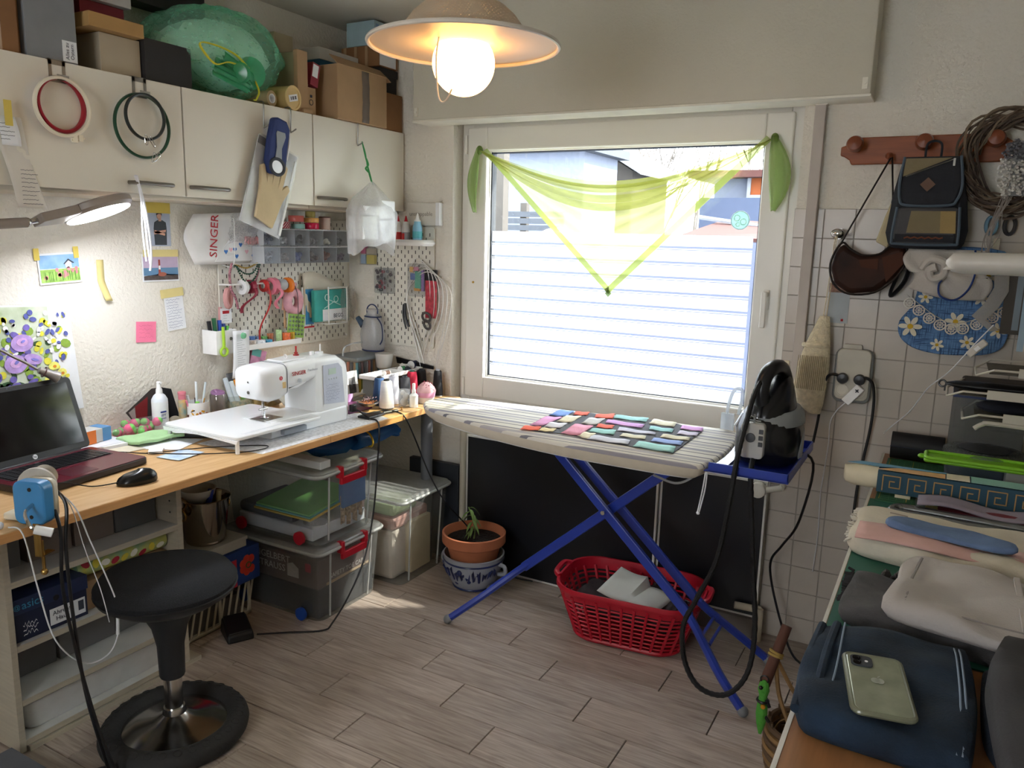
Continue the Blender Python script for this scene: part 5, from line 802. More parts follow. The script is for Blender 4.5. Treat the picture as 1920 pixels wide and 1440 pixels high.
for k in range(11):
    y = -.085 + .017 * k; obj('marker', MB().cyl((.078, y, .081), (.078, y, .148), .0072, seg=10), M('marker_u%d' % k, cols[k], .4), mc); obj('marker', MB().cyl((.078, y, .006), (.078, y, .07), .0072, seg=10), M('marker_l%d' % (k % 5), ('caa53a', 'd8c23c', '7f8f3a', 'a8b84a', '6a5a34')[k % 5], .4), mc)
for k in range(6): x = -.03 + .02 * k; obj('marker', MB().cyl((x, -.088, .081), (x, -.088, .148), .0072, seg=10), M('marker_u%d' % (k + 2), cols[k + 2], .4), mc)
pf = thing('photo_frame', 'white framed black and white photo beside the marker case', 'photo frame', (.30, -.345, DZ + .012), math.radians(6)); pr_ = MB(); pr_.m = Matrix.Rotation(-.12, 4, 'Y'); pr_.bx(0, -.045, 0, .012, .045, .115); obj('frame', pr_, white, pf, smooth=0, bevel=.001); pr_ = MB(); pr_.m = Matrix.Rotation(-.12, 4, 'Y'); pr_.bx(.0121, -.026, .018, .0126, .026, .088); obj('photo', pr_, M('bw_photo', '7d7d80', .4, var=(40, .8), col2='252528'), pf, smooth=0)
tag(obj('folded_cloth', MB().bx(.30, -.52, D0, .47, -.30, DZ + .011), M('grey_beige_cloth', 'a59f90', .9, bump=(80, .4)), bevel=.005), 'folded grey beige fabric under the photo frame', 'fabric')
tag(obj('webbing_roll', MB().sheet(lambda a, b: ((lambda s: (.34 + .035 * a, -.47 + .16 * min(1, s * 1.6) - (.03 * math.sin(3.1 * max(0, s - .6) / .4) if s > .6 else 0) * 0 + (.02 * math.sin((s - .6) * 12) if s > .6 else 0), DZ + .024 + .012 * math.sin(4 * s) + (.03 * (1 - math.cos((s - .6) * 12)) / 2 if s > .6 else 0)))(b)), 2, 30), M('cream_webbing', 'b5ad9b', .8), None, solid=.005), 'loop of cream and black webbing strap on the folded fabric', 'strap')
bt = thing('bobbin_tray', 'white plastic tray of thread spools standing on a clear box', 'tray', (.405, -.20, DZ + .1035)); obj('tray', MB().bx(-.05, -.16, 0, .05, .18, .003).bx(-.05, -.16, 0, -.046, .18, .018).bx(.046, -.16, 0, .05, .18, .018).bx(-.05, -.16, 0, .05, -.156, .018).bx(-.05, .176, 0, .05, .18, .018).bx(-.05, .05, 0, .05, .054, .018), white, bt, smooth=0, bevel=.001)
tag(obj('drawer_box', MB().bx(.36, -.34, DZ + .012, .42, -.02, DZ + .102), sheer('drawer_clear', '9aa0a4', .45, .3)), 'clear plastic drawer box under the white tray', 'box')  # clear plastic drawer that carries the white tray
def reel(label, x, y, c, r=.014, l=.03, ax=(0, 1, 0)):
    t = thing('thread_reel', label, 'thread reel', (x, y, DZ + .107 + r), group='reels in the white tray'); a = Vector(ax); obj('thread', MB().lathe([(r * .9, 0), (r * .9, l)], 16, -a * l / 2, a), M('reel_' + c, c, .6), t); obj('flange', MB().lathe([(r, 0), (r, .002)], 16, a * l / 2, a).lathe([(r, 0), (r, .002)], 16, -a * l / 2 - a * .002, a), white, t)
reel('green thread reel lying in the white tray', .41, -.12, '2f7a4a'); reel('white thread reel in the white tray', .39, -.075, 'd8d8d4', .016, .028, (1, 0, 0)); reel('navy thread reel in the white tray', .40, -.015, '1d2a52', .02, .045); reel('brown thread reel in the white tray', .41, -.235, '8a6a58', .011, .03)
tag(obj('black_ruler', MB().add([(.3, -.02, .93), (.51, -.014, .905), (.51, -.012, .89), (.3, -.012, .90)], [(0, 1, 2, 3)]), black, None, solid=.006, smooth=0), 'black flat case leaning on the window wall behind the tray', 'case')
# gathered drawstring bag hanging on the pegboard
kb = thing('drawstring_bag', 'clear drawstring bag with navy cords around a white jug', 'bag', (.205, -.075, .955)); obj('skin', MB().loft([[(r * math.cos(a) * (1 + .05 * math.sin(5 * a + i)), r * .7 * math.sin(a), z) for a in [2 * math.pi * k / 24 for k in range(24)]] for i, (z, r) in enumerate(((.0, .05), (.02, .062), (.08, .065), (.13, .055), (.165, .042), (.185, .03), (.2, .036)))]), sheer('bag_clear', 'e4e6ea', .4, .3), kb, smooth=60); obj('cord', MB().torus((0, 0, .165), .043, .003, (0, 0, 1), 24, 6, sx=1, sy=.7).torus((.0, -.005, .19), .032, .003, (0, 1, 0), 24, 6).tube(bez([(.04, -.02, .165), (.075, -.03, .13), (.08, -.03, .07), (.065, -.03, .04)]), .003, 6), M('navy_cord', '27345e', .6), kb); obj('hem', MB().torus((0, 0, .006), .056, .0035, (0, 0, 1), 28, 6, sx=1, sy=.7), M('navy_cord', '27345e', .6), kb); obj('spout', MB().cyl((-.05, -.01, .12), (-.085, -.01, .155), .018, .012, 10), M('slate_blue', '3c4f63', .5), kb)
jg = thing('white_jug', 'white jug base in the drawstring bag at the corner of the desk', 'jug', (.29, -.10, DZ + .105)); obj('body', MB().lathe([(.022, 0), (.034, .01), (.042, .06), (.043, .075)], 26), M('jug_white', 'd9d6d1', .25), jg)
# ---------------------------------------------------------------- pendant lamp
lp = thing('pendant_lamp', 'wide perforated metal pendant lamp with a glowing globe bulb', 'lamp', (1.452, -1.25, 1.968))
shm = bpy.data.materials.new('mesh_shade'); shm.use_nodes = True; nt = shm.node_tree; b_ = nt.nodes['Principled BSDF']; b_.inputs['Base Color'].default_value = (*lin('cbb9a0'), 1); b_.inputs['Roughness'].default_value = .45
tc = nt.nodes.new('ShaderNodeTexCoord'); vo = nt.nodes.new('ShaderNodeTexVoronoi'); vo.inputs['Scale'].default_value = 190; vo.inputs['Randomness'].default_value = 0; nt.links.new(tc.outputs['Object'], vo.inputs['Vector']); mr = nt.nodes.new('ShaderNodeMath'); mr.operation = 'GREATER_THAN'; mr.inputs[1].default_value = .36; nt.links.new(vo.outputs['Distance'], mr.inputs[0]); nt.links.new(mr.outputs[0], b_.inputs['Alpha'])
n = 44; prof = [(.052, .098), (.075, .097), (.105, .088), (.128, .068), (.148, .042), (.168, .022), (.20, .010), (.232, .003)]
obj('shade', MB().lathe(prof[::-1], 64), shm, lp, solid=.0012, smooth=60)
bpy.data.objects[lp.children[0].name].data.polygons.foreach_set('use_smooth', [True] * len(lp.children[0].data.polygons))
obj('rim', MB().torus((0, 0, .0), .236, .0055, seg=72), M('lamp_rim', 'd9cfc2', .35), lp)
obj('collar', MB().lathe([(.03, .06), (.036, .065), (.036, .125), (.03, .13), (.012, .132)], 28), M('lamp_collar', 'cfc4ae', .4), lp); obj('socket', MB().lathe([(.034, .022), (.034, .062), (.028, .066)], 24), M('lamp_socket', 'd9b98e', .5), lp)
globe = M('opal_glow', 'ffe2ae', .4, emit=11, emitcol='ffbf70'); obj('globe', MB().lathe([(.030, .028)] + [(.078 * math.sin(a), -.042 + .078 * math.cos(a)) for a in [.4 + (math.pi - .401) * k / 22 for k in range(23)]], 40), globe, lp)
obj('pull_wire', MB().tube(bez([(-.012, -.085, .02), (-.02, -.09, -.04), (-.016, -.09, -.12), (-.008, -.086, -.145), (.004, -.08, -.14), (.012, -.07, -.115)]), .0022, 8), M('wire_white', 'd8cdbf', .4), lp)
obj('cord', MB().cyl((0, 0, .13), (0, 0, HC - 1.968), .005), white, lp); obj('ceiling_rose', MB().lathe([(.045, HC - 1.968), (.04, HC - 1.968 - .025), (.006, HC - 1.968 - .035)], 24), white, lp)
# ---------------------------------------------------------------- magnifier lamp
ml = thing('magnifier_lamp', 'grey swing arm magnifier lamp with a bright ring light', 'lamp', (.28, -1.475, 1.555))
Rm = Matrix.Rotation(math.radians(-18), 4, 'Y') @ Matrix.Rotation(math.radians(12), 4, 'X')
taupe = M('taupe_plastic', '8f857e', .4)
def hd(mb): mb.m = Rm; return mb
obj('head', hd(MB()).lathe([(.075, -.012), (.094, -.014), (.104, -.004), (.104, .012), (.09, .018), (.075, .018), (.075, -.012)], 48, (0, 0, 0)), taupe, ml)
obj('ring_light', hd(MB()).lathe([(.078, -.0145), (.092, -.0155)], 48), M('led_ring', 'f4f8ff', .4, emit=62, emitcol='f2f6ff'), ml)
obj('lens', hd(MB()).lathe([(.001, .004), (.074, .0)], 40), gm, ml); obj('head_neck', hd(MB()).loft([[(x, y, z) for x, z in ((-s, -.012), (s, -.012), (s, .014), (-s, .014))] for y, s in ((-.09, .055), (-.14, .042), (-.195, .028))]), taupe, ml, bevel=.003)
jn = Rm @ Vector((0, -.195, 0)); obj('joint', MB().cyl(jn, jn + Vector((.0, -.02, -.004)), .008).ball(jn + Vector((0, -.03, -.006)), .014, 12), chrome, ml)
obj('arm', MB().cyl(jn + Vector((0, -.03, -.006)), jn + Vector((-.02, -.30, -.03)), .014).cyl(jn + Vector((-.02, -.30, -.03)), Vector((.1, -.62, -.76)), .014), taupe, ml); obj('clamp', MB().bx(.06, -.66, -.80, .14, -.58, -.778), taupe, ml)
tag(obj('white_strings', MB().tube(bez([(.368, -1.40, 1.66), (.35, -1.375, 1.61), (.345, -1.36, 1.53), (.345, -1.355, 1.45), (.34, -1.345, 1.39)]), .004, 6).tube(bez([(.37, -1.398, 1.66), (.355, -1.367, 1.58), (.35, -1.352, 1.5), (.348, -1.347, 1.42), (.345, -1.352, 1.37)]), .0035, 6).tube(bez([(.366, -1.402, 1.66), (.36, -1.38, 1.6), (.342, -1.368, 1.5), (.343, -1.362, 1.40)]), .003, 6), M('string_white', 'e6e8ee', .8)), 'bundle of white strings hanging from the cabinet handle', 'string')
dl = thing('spot_lamp', 'small silver clip spot lamp on a thin arm before the flower painting', 'lamp', (.13, -1.575, 1.045)); obj('head', MB().lathe([(.004, -.035), (.011, -.03), (.0135, .0), (.019, .028), (.017, .03), (.001, .024)], 20, (0, 0, 0), (.25, .85, -.5)), M('satin_silver', 'a9a6a4', .3, .7), dl); obj('ring', MB().torus((-.004, -.012, .007), .016, .002, (.25, .85, -.5), 20), M('dark_red_ring', '4a2a2a', .4), dl); obj('arm', MB().tube(bez([(-.008, -.03, .018), (-.01, -.09, .06), (-.01, -.17, .1), (-.03, -.28, .05), (-.04, -.3, -.26)]), .004, 8), steel, dl); obj('foot', MB().lathe([(.03, -.269), (.03, -.26), (.004, -.255)], 20, (-.04, -.3, 0)), steel, dl)
# ---------------------------------------------------------------- black boards leaning under the window, radiator valve and pipes
bb = M('blackboard', '17181c', .35, var=(3, .2)); wf_ = M('white_edge', 'd8d6d0', .4)
def board(name, label, x0, x1, z0, z1, y):
    t = thing(name, label, 'board', ((x0 + x1) / 2, y, z0), group='black boards under the window'); w, h = (x1 - x0) / 2, z1 - z0
    obj('panel', MB().bx(-w + .006, -.006, .006, w - .006, .006, h - .006), bb, t, smooth=0)
    obj('edging', frame(-w, 0, w, h, .0075, -.008, .008), wf_, t, smooth=0)
board('black_board', 'large black board with white edging behind the ironing board legs', .735, 1.642, .004, .622, -.062); board('black_board', 'smaller black board with white edging beside the tiled wall', 1.648, 2.058, .08, .628, -.050)
rp = M('radiator_paint', 'e2ded2', .4)
tag(obj('radiator', MB().bx(.75, -.038, .13, 2.02, -.004, .6), rp, bevel=.01), 'flat white radiator hidden behind the black boards', 'radiator')
tag(obj('board_support', MB().bx(1.66, -.075, .0, 2.05, -.03, .078), M('skirting_grey', '7a736c', .8)), 'low plinth under the smaller black board', 'plinth')
t = thing('radiator_valve', 'white round radiator valve knob below the iron tray', 'valve', (2.03, -.075, .60)); obj('knob', MB().lathe([(.028, 0), (.03, .004), (.028, .03), (.02, .034)], 20, (0, .01, 0), (0, -1, 0)), rp, t); obj('pipe', MB().cyl((.02, 0, .0), (.075, .03, .01), .011).cyl((.075, .03, .01), (.075, .068, .01), .011), rp, t)
tag(obj('heating_pipe', MB().cyl((1.98, -.09, .13), (2.075, -.06, .12), .014).cyl((2.075, -.075, .0), (2.075, -.075, .13), .012), M('pipe_cream', 'bdb29c', .5)), 'cream heating pipe coming out low beside the black board', 'pipe')
tag(obj('corner_pipe', MB().cyl((.705, -.05, 0), (.705, -.05, .735), .016), M('pipe_painted', 'c7c0ae', .5)), 'painted vertical pipe left of the black boards', 'pipe')
tag(obj('storage_board', MB().bx(.40, -.05, .0, .68, -.02, .46), M('dark_navy_board', '2b2f36', .5), bevel=.003), 'dark grey flat panel standing in the corner behind the plastic bins', 'panel')
# ---------------------------------------------------------------- ironing board
ib = thing('ironing_board', 'blue legged ironing board with a grey striped cover', 'ironing board', (0, 0, 0)); BZ = .835
blue = M('blue_enamel', '2a3f9e', .28)
outline = [(1.95, -.70), (1.80, -.705), (1.5, -.695), (1.2, -.64), (.98, -.57), (.82, -.50), (.75, -.43), (.735, -.37), (.755, -.305), (.83, -.262), (1.0, -.24), (1.2, -.222), (1.5, -.195), (1.8, -.175), (1.93, -.17), (1.96, -.19), (1.985, -.30), (1.995, -.44), (1.99, -.58), (1.975, -.67)]
outl = [(p.x, p.y) for p in bez([(a, b, 0) for a, b in outline], 3, True)]
cx, cy = 1.42, -.43
cv = bpy.data.materials.new('striped_cover'); cv.use_nodes = True; nt = cv.node_tree; b_ = nt.nodes['Principled BSDF']; b_.inputs['Roughness'].default_value = .85; tc = nt.nodes.new('ShaderNodeTexCoord'); sx_ = nt.nodes.new('ShaderNodeSeparateXYZ'); nt.links.new(tc.outputs['Object'], sx_.inputs[0])
ml_ = nt.nodes.new('ShaderNodeMath'); ml_.operation = 'MULTIPLY'; ml_.inputs[1].default_value = 5.2; nt.links.new(sx_.outputs['Y'], ml_.inputs[0]); fr = nt.nodes.new('ShaderNodeMath'); fr.operation = 'FRACT'; nt.links.new(ml_.outputs[0], fr.inputs[0]); cr = nt.nodes.new('ShaderNodeValToRGB'); cr.color_ramp.interpolation = 'CONSTANT'; nt.links.new(fr.outputs[0], cr.inputs[0])
cs = [(0, 'd9d4ca'), (.1, '6d6b72'), (.14, 'd2cdc4'), (.26, '9a97a0'), (.38, 'dcd8cf'), (.5, '7a7880'), (.53, 'd8d3ca'), (.62, 'b3aeb0'), (.76, 'd9d4ca'), (.84, '85838b'), (.9, 'ddd9d0')]
cr.color_ramp.elements[0].color = (*lin(cs[0][1]), 1); cr.color_ramp.elements[1].position = cs[1][0]; cr.color_ramp.elements[1].color = (*lin(cs[1][1]), 1)
for p_, c_ in cs[2:]: q_ = cr.color_ramp.elements.new(p_); q_.color = (*lin(c_), 1)
nt.links.new(cr.outputs[0], b_.inputs['Base Color'])
R_ = lambda s, z: [Vector((cx + (x - cx) * s, cy + (y - cy) * s, z)) for x, y in outl]
obj('cover', MB().loft([R_(1, BZ - .012), R_(.995, BZ - .004), R_(.98, BZ), R_(.5, BZ)]), cv, ib, smooth=50); obj('cover_skirt', MB().loft([R_(.96, BZ - .046), R_(.985, BZ - .034), R_(.9995, BZ - .0125)]), M('skirt_cotton', 'cfc4b2', .9, bump=(60, .3)), ib, smooth=50)
obj('frame_rail', MB().tube([Vector((x, y, BZ - .045)) for x, y in [(cx + (a - cx) * .93, cy + (b - cy) * .9) for a, b in outl]], .009, 8, True), white, ib)
def bar(name, pts, w=.03, h=.018):
    P_ = [Vector(p) for p in pts]; mb = MB(); mb.tube(P_, w / 2, 8, flat=1.0); return obj(name, mb, blue, ib, bevel=0)
def flatbar(name, a, b, w=.034, d=.018):
    a, b = Vector(a), Vector(b); t_ = (b - a).normalized(); n_ = Vector((0, 1, 0)); n_ = (n_ - t_ * n_.dot(t_)).normalized(); s_ = t_.cross(n_); mb = MB()
    vs = [q + s_ * (i * w / 2) + n_ * (j * d / 2) for q in (a, b) for i, j in ((-1, -1), (1, -1), (1, 1), (-1, 1))]; mb.add(vs, [(0, 1, 2, 3), (4, 7, 6, 5), (0, 4, 5, 1), (1, 5, 6, 2), (2, 6, 7, 3), (3, 7, 4, 0)]); return obj(name, mb, blue, ib, smooth=0, bevel=.004)
L1 = flatbar('leg', (1.325, -.465, .785), (1.915, -.485, .235)); flatbar('leg', (1.335, -.385, .785), (1.915, -.365, .235))
bar('leg_foot', bez([(1.905, -.485, .245), (1.955, -.51, .195), (2.05, -.57, .1), (2.14, -.606, .018)], 5), .03); bar('leg_foot', bez([(1.905, -.365, .245), (1.955, -.34, .195), (2.05, -.275, .1), (2.14, -.229, .018)], 5), .03)
for t_ in (.35, .62): obj('rung', MB().cyl((1.93 + .1 * t_, -.5, .22 - .1 * t_), (1.93 + .1 * t_, -.35, .22 - .1 * t_), .006), blue, ib)
flatbar('cross_leg', (1.85, -.425, .775), (1.235, -.425, .235), .036, .03)
for y0 in (-.59, -.26): bar('cross_foot', bez([(1.265, -.425, .262), (1.20, -.43 + (y0 + .425) * .12, .205), (1.09, -.43 + (y0 + .43) * .6, .105), (.988, y0, .018)], 5), .028)
gr = M('foot_cap', '7d7f82', .5)
for p_, d_ in (((.988, -.59, .018), (-.7, -.4, -.3)), ((.988, -.26, .018), (-.7, .4, -.3)), ((2.14, -.606, .018), (.6, -.3, -.4)), ((2.14, -.229, .018), (.6, .3, -.4))): obj('foot_cap', MB().ball(p_, .0185, 14), gr, ib)
obj('pivot', MB().cyl((1.58, -.50, .547), (1.58, -.35, .547), .008), chrome, ib)
# iron rest tray
TR = .812; tx0, tx1, ty0, ty1 = 1.955, 2.222, -.665, -.20
mb = MB(); mb.bx(tx0, ty0, TR, tx1, ty1, TR + .004); obj('iron_tray', mb, blue, ib, smooth=0)
mb = MB(); mb.bx(tx0 + .03, ty0, TR, tx1, ty0 + .006, TR + .03); mb.bx(tx1 - .006, ty0, TR, tx1, ty1, TR + .03); mb.bx(tx0 + .03, ty1 - .006, TR, tx1, ty1, TR + .03); obj('tray_rim', mb, blue, ib, smooth=0, bevel=.002); obj('tray_strut', MB().cyl((1.9, -.6, TR - .02), (2.2, -.6, TR - .006), .008).cyl((1.9, -.26, TR - .02), (2.2, -.26, TR - .006), .008), white, ib)
obj('tray_sheet', MB().bx(tx0 + .01, ty0 + .02, TR + .005, 2.03, -.25, TR + .012), chrome, ib, smooth=0); obj('wire_bracket', MB().tube(bez([(1.96, -.64, TR), (1.93, -.655, TR - .035), (1.88, -.65, TR - .06), (1.80, -.62, TR - .055)]), .004, 8), M('grey_cable', '9a9a9a', .5), ib)
obj('draw_cord', MB().tube(bez([(1.98, -.67, TR), (1.975, -.672, TR - .06), (1.965, -.672, TR - .13)]), .0022, 6).tube(bez([(1.985, -.67, TR), (1.982, -.672, TR - .06), (1.97, -.672, TR - .13)]), .0022, 6).ball((1.966, -.672, TR - .135), .006, 8), M('string_white', 'e6e8ee', .8), ib)
obj('flex_holder', MB().tube(bez([(1.915, -.17, BZ - .01), (1.915, -.17, BZ + .07), (1.93, -.17, BZ + .14), (1.955, -.17, BZ + .155), (1.965, -.17, BZ + .13), (1.955, -.17, BZ + .06)]), .006, 8).bx(1.895, -.178, BZ - .03, 1.94, -.162, BZ + .06), sheer('clear_plastic', 'dfe4e8', .5, .3), ib)
# patchwork on the board
qt = thing('patchwork', 'unfinished patchwork of coloured fabric strips on the ironing board', 'patchwork', (1.56, -.42, BZ + .002)); QM = {}
def fab(c): return M('patch_' + c, c, .9, bump=(250, .3))
obj('backing', MB().prism([tuple((on(960 + a / 3.175, 750 + b / 3.175, z=BZ + .004) - qt.location).xy) for a, b in ((100, 178), (240, 192), (290, 196), (720, 275), (960, 312), (1130, 187), (985, 140), (800, 112), (600, 100), (470, 76), (300, 70), (215, 92))][::1], .0012, (0, 0, 0)), fab('5a5c62'), qt, smooth=0)
Q_ = lambda x, y: on(960 + x / 3.175, 750 + y / 3.175, z=BZ + .005)
for c_, q in (('7d9fe0', (285, 58, 370, 68, 315, 100, 220, 90)), ('e5705c', (380, 68, 465, 73, 445, 92, 365, 88)), ('dfa0cb', (200, 98, 300, 103, 180, 155, 105, 148)), ('e2d9bd', (320, 92, 415, 97, 350, 135, 265, 128)), ('e86a50', (75, 152, 175, 160, 155, 182, 48, 175)), ('d8d5da', (225, 132, 330, 140, 285, 168, 190, 160)), ('ecd9a8', (180, 165, 265, 172, 240, 190, 155, 182)), ('c9c7c5', (460, 105, 555, 112, 500, 150, 410, 140)), ('e5705c', (500, 85, 612, 82, 600, 112, 490, 105)), ('9fd0d0', (620, 88, 815, 108, 795, 132, 605, 108)), ('d5a5dc', (570, 116, 790, 148, 770, 168, 555, 135)), ('e5705c', (515, 142, 610, 152, 595, 172, 500, 162)), ('e49ab0', (375, 142, 485, 155, 395, 213, 290, 198)), ('a0d2cc', (480, 168, 620, 180, 605, 208, 455, 188)), ('cfcfe0', (640, 162, 860, 195, 850, 208, 625, 182)), ('dcd6bf', (845, 112, 980, 135, 965, 162, 815, 140)), ('9fd0d0', (825, 155, 965, 175, 950, 195, 815, 175)), ('d9a8dc', (1015, 150, 1140, 165, 1130, 188, 1000, 172)), ('d5cde0', (1000, 182, 1110, 197, 1100, 215, 980, 202)), ('e0dac2', (660, 198, 800, 215, 790, 235, 640, 215)), ('d3d3de', (480, 208, 705, 240, 690, 265, 450, 232)), ('e6dcc0', (430, 190, 500, 200, 450, 232, 390, 215)), ('e2dac0', (900, 202, 1065, 225, 1050, 242, 880, 222)), ('9db4e8', (845, 225, 1020, 248, 1005, 270, 825, 245)), ('a5d6d0', (755, 245, 975, 278, 960, 315, 720, 275))):
    p4 = [Q_(q[2 * k], q[2 * k + 1]) - qt.location for k in range(4)]; obj('patch', MB().sheet(lambda a, b: tuple(p4[0].lerp(p4[1], a).lerp(p4[3].lerp(p4[2], a), b) + Z * (.0012 * math.sin(9 * a) + .001 * math.sin(7 * b))), 6, 3), fab(c_), qt, solid=.0015)
# steam iron station
si = thing('steam_iron_station', 'black and grey steam iron standing in its generator base', 'steam iron', (2.115, -.42, TR + .0128)); ibk = M('iron_black', '121318', .25); ig = M('iron_grey', '8a8e91', .35)
def oval(cx_, cy_, rx, ry, z, n=28, p=1.0): return [Vector((cx_ + rx * math.copysign(abs(math.cos(a)) ** p, math.cos(a)), cy_ + ry * math.copysign(abs(math.sin(a)) ** p, math.sin(a)), z)) for a in [2 * math.pi * k / n for k in range(n)]]
obj('base', MB().loft([oval(0, 0, .088, .13, 0, p=.7), oval(0, 0, .096, .145, .01, p=.7), oval(0, 0, .1, .15, .05, p=.75), oval(0, 0, .098, .148, .10, p=.8), oval(0, .005, .09, .14, .14), oval(0, .01, .07, .12, .165)]), ibk, si, smooth=50)
obj('grey_cradle', MB().loft([oval(.004, .01, .098, .148, .122), oval(.006, .012, .09, .142, .15), oval(.006, .015, .078, .128, .166)]), ig, si, smooth=50); obj('side_clip', MB().loft([[Vector((.098, -.02 + .028 * math.cos(a), .03 + .02 * math.sin(a))) for a in [2 * math.pi * k / 16 for k in range(16)]], [Vector((.106, -.02 + .024 * math.cos(a), .035 + .05 * math.sin(a) + .03)) for a in [2 * math.pi * k / 16 for k in range(16)]]]), ig, si)
ir = obj('iron_body', MB().loft([oval(.0, .0, .074, .132, .15), oval(.002, .0, .07, .126, .18), oval(.004, .01, .06, .105, .21), oval(.008, .03, .045, .07, .24), oval(.01, .045, .03, .04, .262)]), ibk, si, smooth=50)
obj('iron_handle', MB().tube(bez([(-.01, -.095, .175), (-.018, -.10, .235), (-.01, -.08, .282), (.005, -.03, .298), (.015, .03, .285), (.022, .075, .235), (.02, .09, .18)], 6), [.0235] * 37, 12), M('handle_black', '1b1c20', .3), ir); obj('soleplate', MB().loft([oval(-.005, 0, .066, .13, .142), oval(-.005, 0, .064, .127, .15)]), chrome, ir)
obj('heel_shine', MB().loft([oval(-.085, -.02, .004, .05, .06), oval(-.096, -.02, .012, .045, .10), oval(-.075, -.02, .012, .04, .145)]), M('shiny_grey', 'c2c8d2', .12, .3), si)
cpn = obj('control_unit', MB().prism(rrect(.07, .11, .012), .03, (-.02, -.145, .085), X, Z), M('control_silver', 'b9b7b2', .35), si, bevel=.003); obj('knob', MB().lathe([(.015, 0), (.014, .006), (.001, .007)], 24, (-.025, -.175, .095), (0, -1, 0)), M('knob_dark', '45474c', .4), cpn)
for k in range(3): obj('button', MB().bx(-.001, -.178, .11 - .02 * k, .012, -.174, .124 - .02 * k), M('knob_dark', '45474c', .4), cpn, bevel=.001)
obj('temperature_pointer', MB().bx(-.04, -.168, .146, .0, -.162, .149).bx(-.022, -.168, .14, -.016, -.162, .165), ig, cpn)
hose = M('hose_black', '0f1013', .5, bump=(400, .8, .003)); 
hp_ = bez([(2.10, -.515, TR + .285), (2.085, -.56, TR + .24), (2.075, -.605, TR + .15), (2.07, -.66, TR + .06), (2.065, -.69, TR - .06), (2.04, -.69, .55), (1.985, -.69, .40), (1.95, -.69, .30), (1.965, -.70, .19), (2.02, -.71, .12), (2.10, -.70, .115), (2.155, -.68, .19), (2.165, -.66, .32), (2.145, -.65, .5), (2.125, -.64, .66), (2.11, -.635, TR - .02), (2.105, -.62, TR + .02), (2.10, -.578, TR + .045)], 10)
mb = MB(); mb.tube(hp_, [.009 if k % 2 else .0078 for k in range(len(hp_))], 8); hz_ = tag(obj('steam_hose', mb, hose), 'ribbed black steam hose looping down in front of the ironing board', 'hose')
tag(obj('iron_cord', MB().tube(bez([(2.16, -.33, TR + .02), (2.24, -.3, TR - .02), (2.20, -.2, .55), (2.14, -.12, .42), (2.10, -.09, .34), (2.11, -.09, .25), (2.16, -.12, .12), (2.22, -.16, .02), (2.30, -.2, .008), (2.36, -.18, .008)]), .0045, 8), black), 'black iron mains cord falling behind the ironing board to the floor', 'cord')
# ---------------------------------------------------------------- laundry basket
lb_ = thing('laundry_basket', 'red plastic laundry basket with lattice sides under the ironing board', 'basket', (1.635, -.295, .004), math.radians(6)); redp = M('basket_red', 'b3182c', .35)
def bo(s, z, n=64):
    P_ = rrect(.41 + .13 * s, .25 + .1 * s, .09 + .03 * s, 10); L_ = [0]
    for i in range(len(P_)): L_.append(L_[-1] + math.dist(P_[i], P_[(i + 1) % len(P_)]))
    out = []; i = 0
    for k in range(n):
        d_ = L_[-1] * k / n
        while L_[i + 1] < d_: i += 1
        t_ = (d_ - L_[i]) / max(1e-9, L_[i + 1] - L_[i]); a_, b_ = P_[i], P_[(i + 1) % len(P_)]; out.append(Vector((a_[0] + (b_[0] - a_[0]) * t_, a_[1] + (b_[1] - a_[1]) * t_, z)))
    return out
H = .215
obj('floor_pan', MB().loft([bo(0, 0), bo(.02, .006)]), redp, lb_); 
mb = MB(); N = 64
mb.tube(bo(.05, .012), .008, 6, True)
for r in range(1, 9): z = .012 + (H - .05) * r / 9; s = .05 + .85 * r / 9; mb.tube([p for p in bo(s, z)], .0038, 5, True)
ra, rb = bo(.05, .012), bo(.92, H - .03)
for k in range(0, N, 2): mb.tube([ra[k], rb[k]], .0065, 5)
obj('lattice', mb, redp, lb_)
obj('rim_band', MB().loft([bo(.88, H - .045), bo(.95, H - .012), bo(1.0, H), bo(1.12, H + .002), bo(1.16, H - .006), bo(1.14, H - .016), bo(1.03, H - .012), bo(.97, H - .02), bo(.90, H - .046)], False), redp, lb_, smooth=50)
for sx_ in (-1, 1): obj('handle', MB().tube(bez([(sx_ * .27, -.07, H), (sx_ * .29, -.05, H + .006), (sx_ * .294, 0, H + .008), (sx_ * .29, .05, H + .006), (sx_ * .27, .07, H)]), .011, 8), redp, lb_)
dkc = M('dark_laundry', '2f2628', .95, bump=(40, .6)); 
cl_ = tag(obj('dark_clothes', MB().sheet(lambda a, b: (-.19 + .38 * a, -.1 + .22 * b, .12 + .035 * math.sin(5 * a + 2) * math.sin(4 * b) + .012 * math.sin(17 * a + 9 * b)), 20, 14), dkc, None, solid=.05), 'crumpled dark clothes inside the red basket', 'clothes'); cl_.location = (1.635, -.295, .004)
cl2 = tag(obj('paper_pattern', MB().sheet(lambda a, b: (-.10 + .22 * a + .03 * b, -.11 + .17 * b, .175 + .025 * math.sin(3 * a + 1.2) + .04 * b * (a < .55) - .015 * math.sin(6 * a)), 16, 8), M('old_paper', 'b9b8b0', .8), None, solid=.001), 'creased grey white paper lying in the red basket', 'paper'); cl2.location = (1.635, -.295, .004)
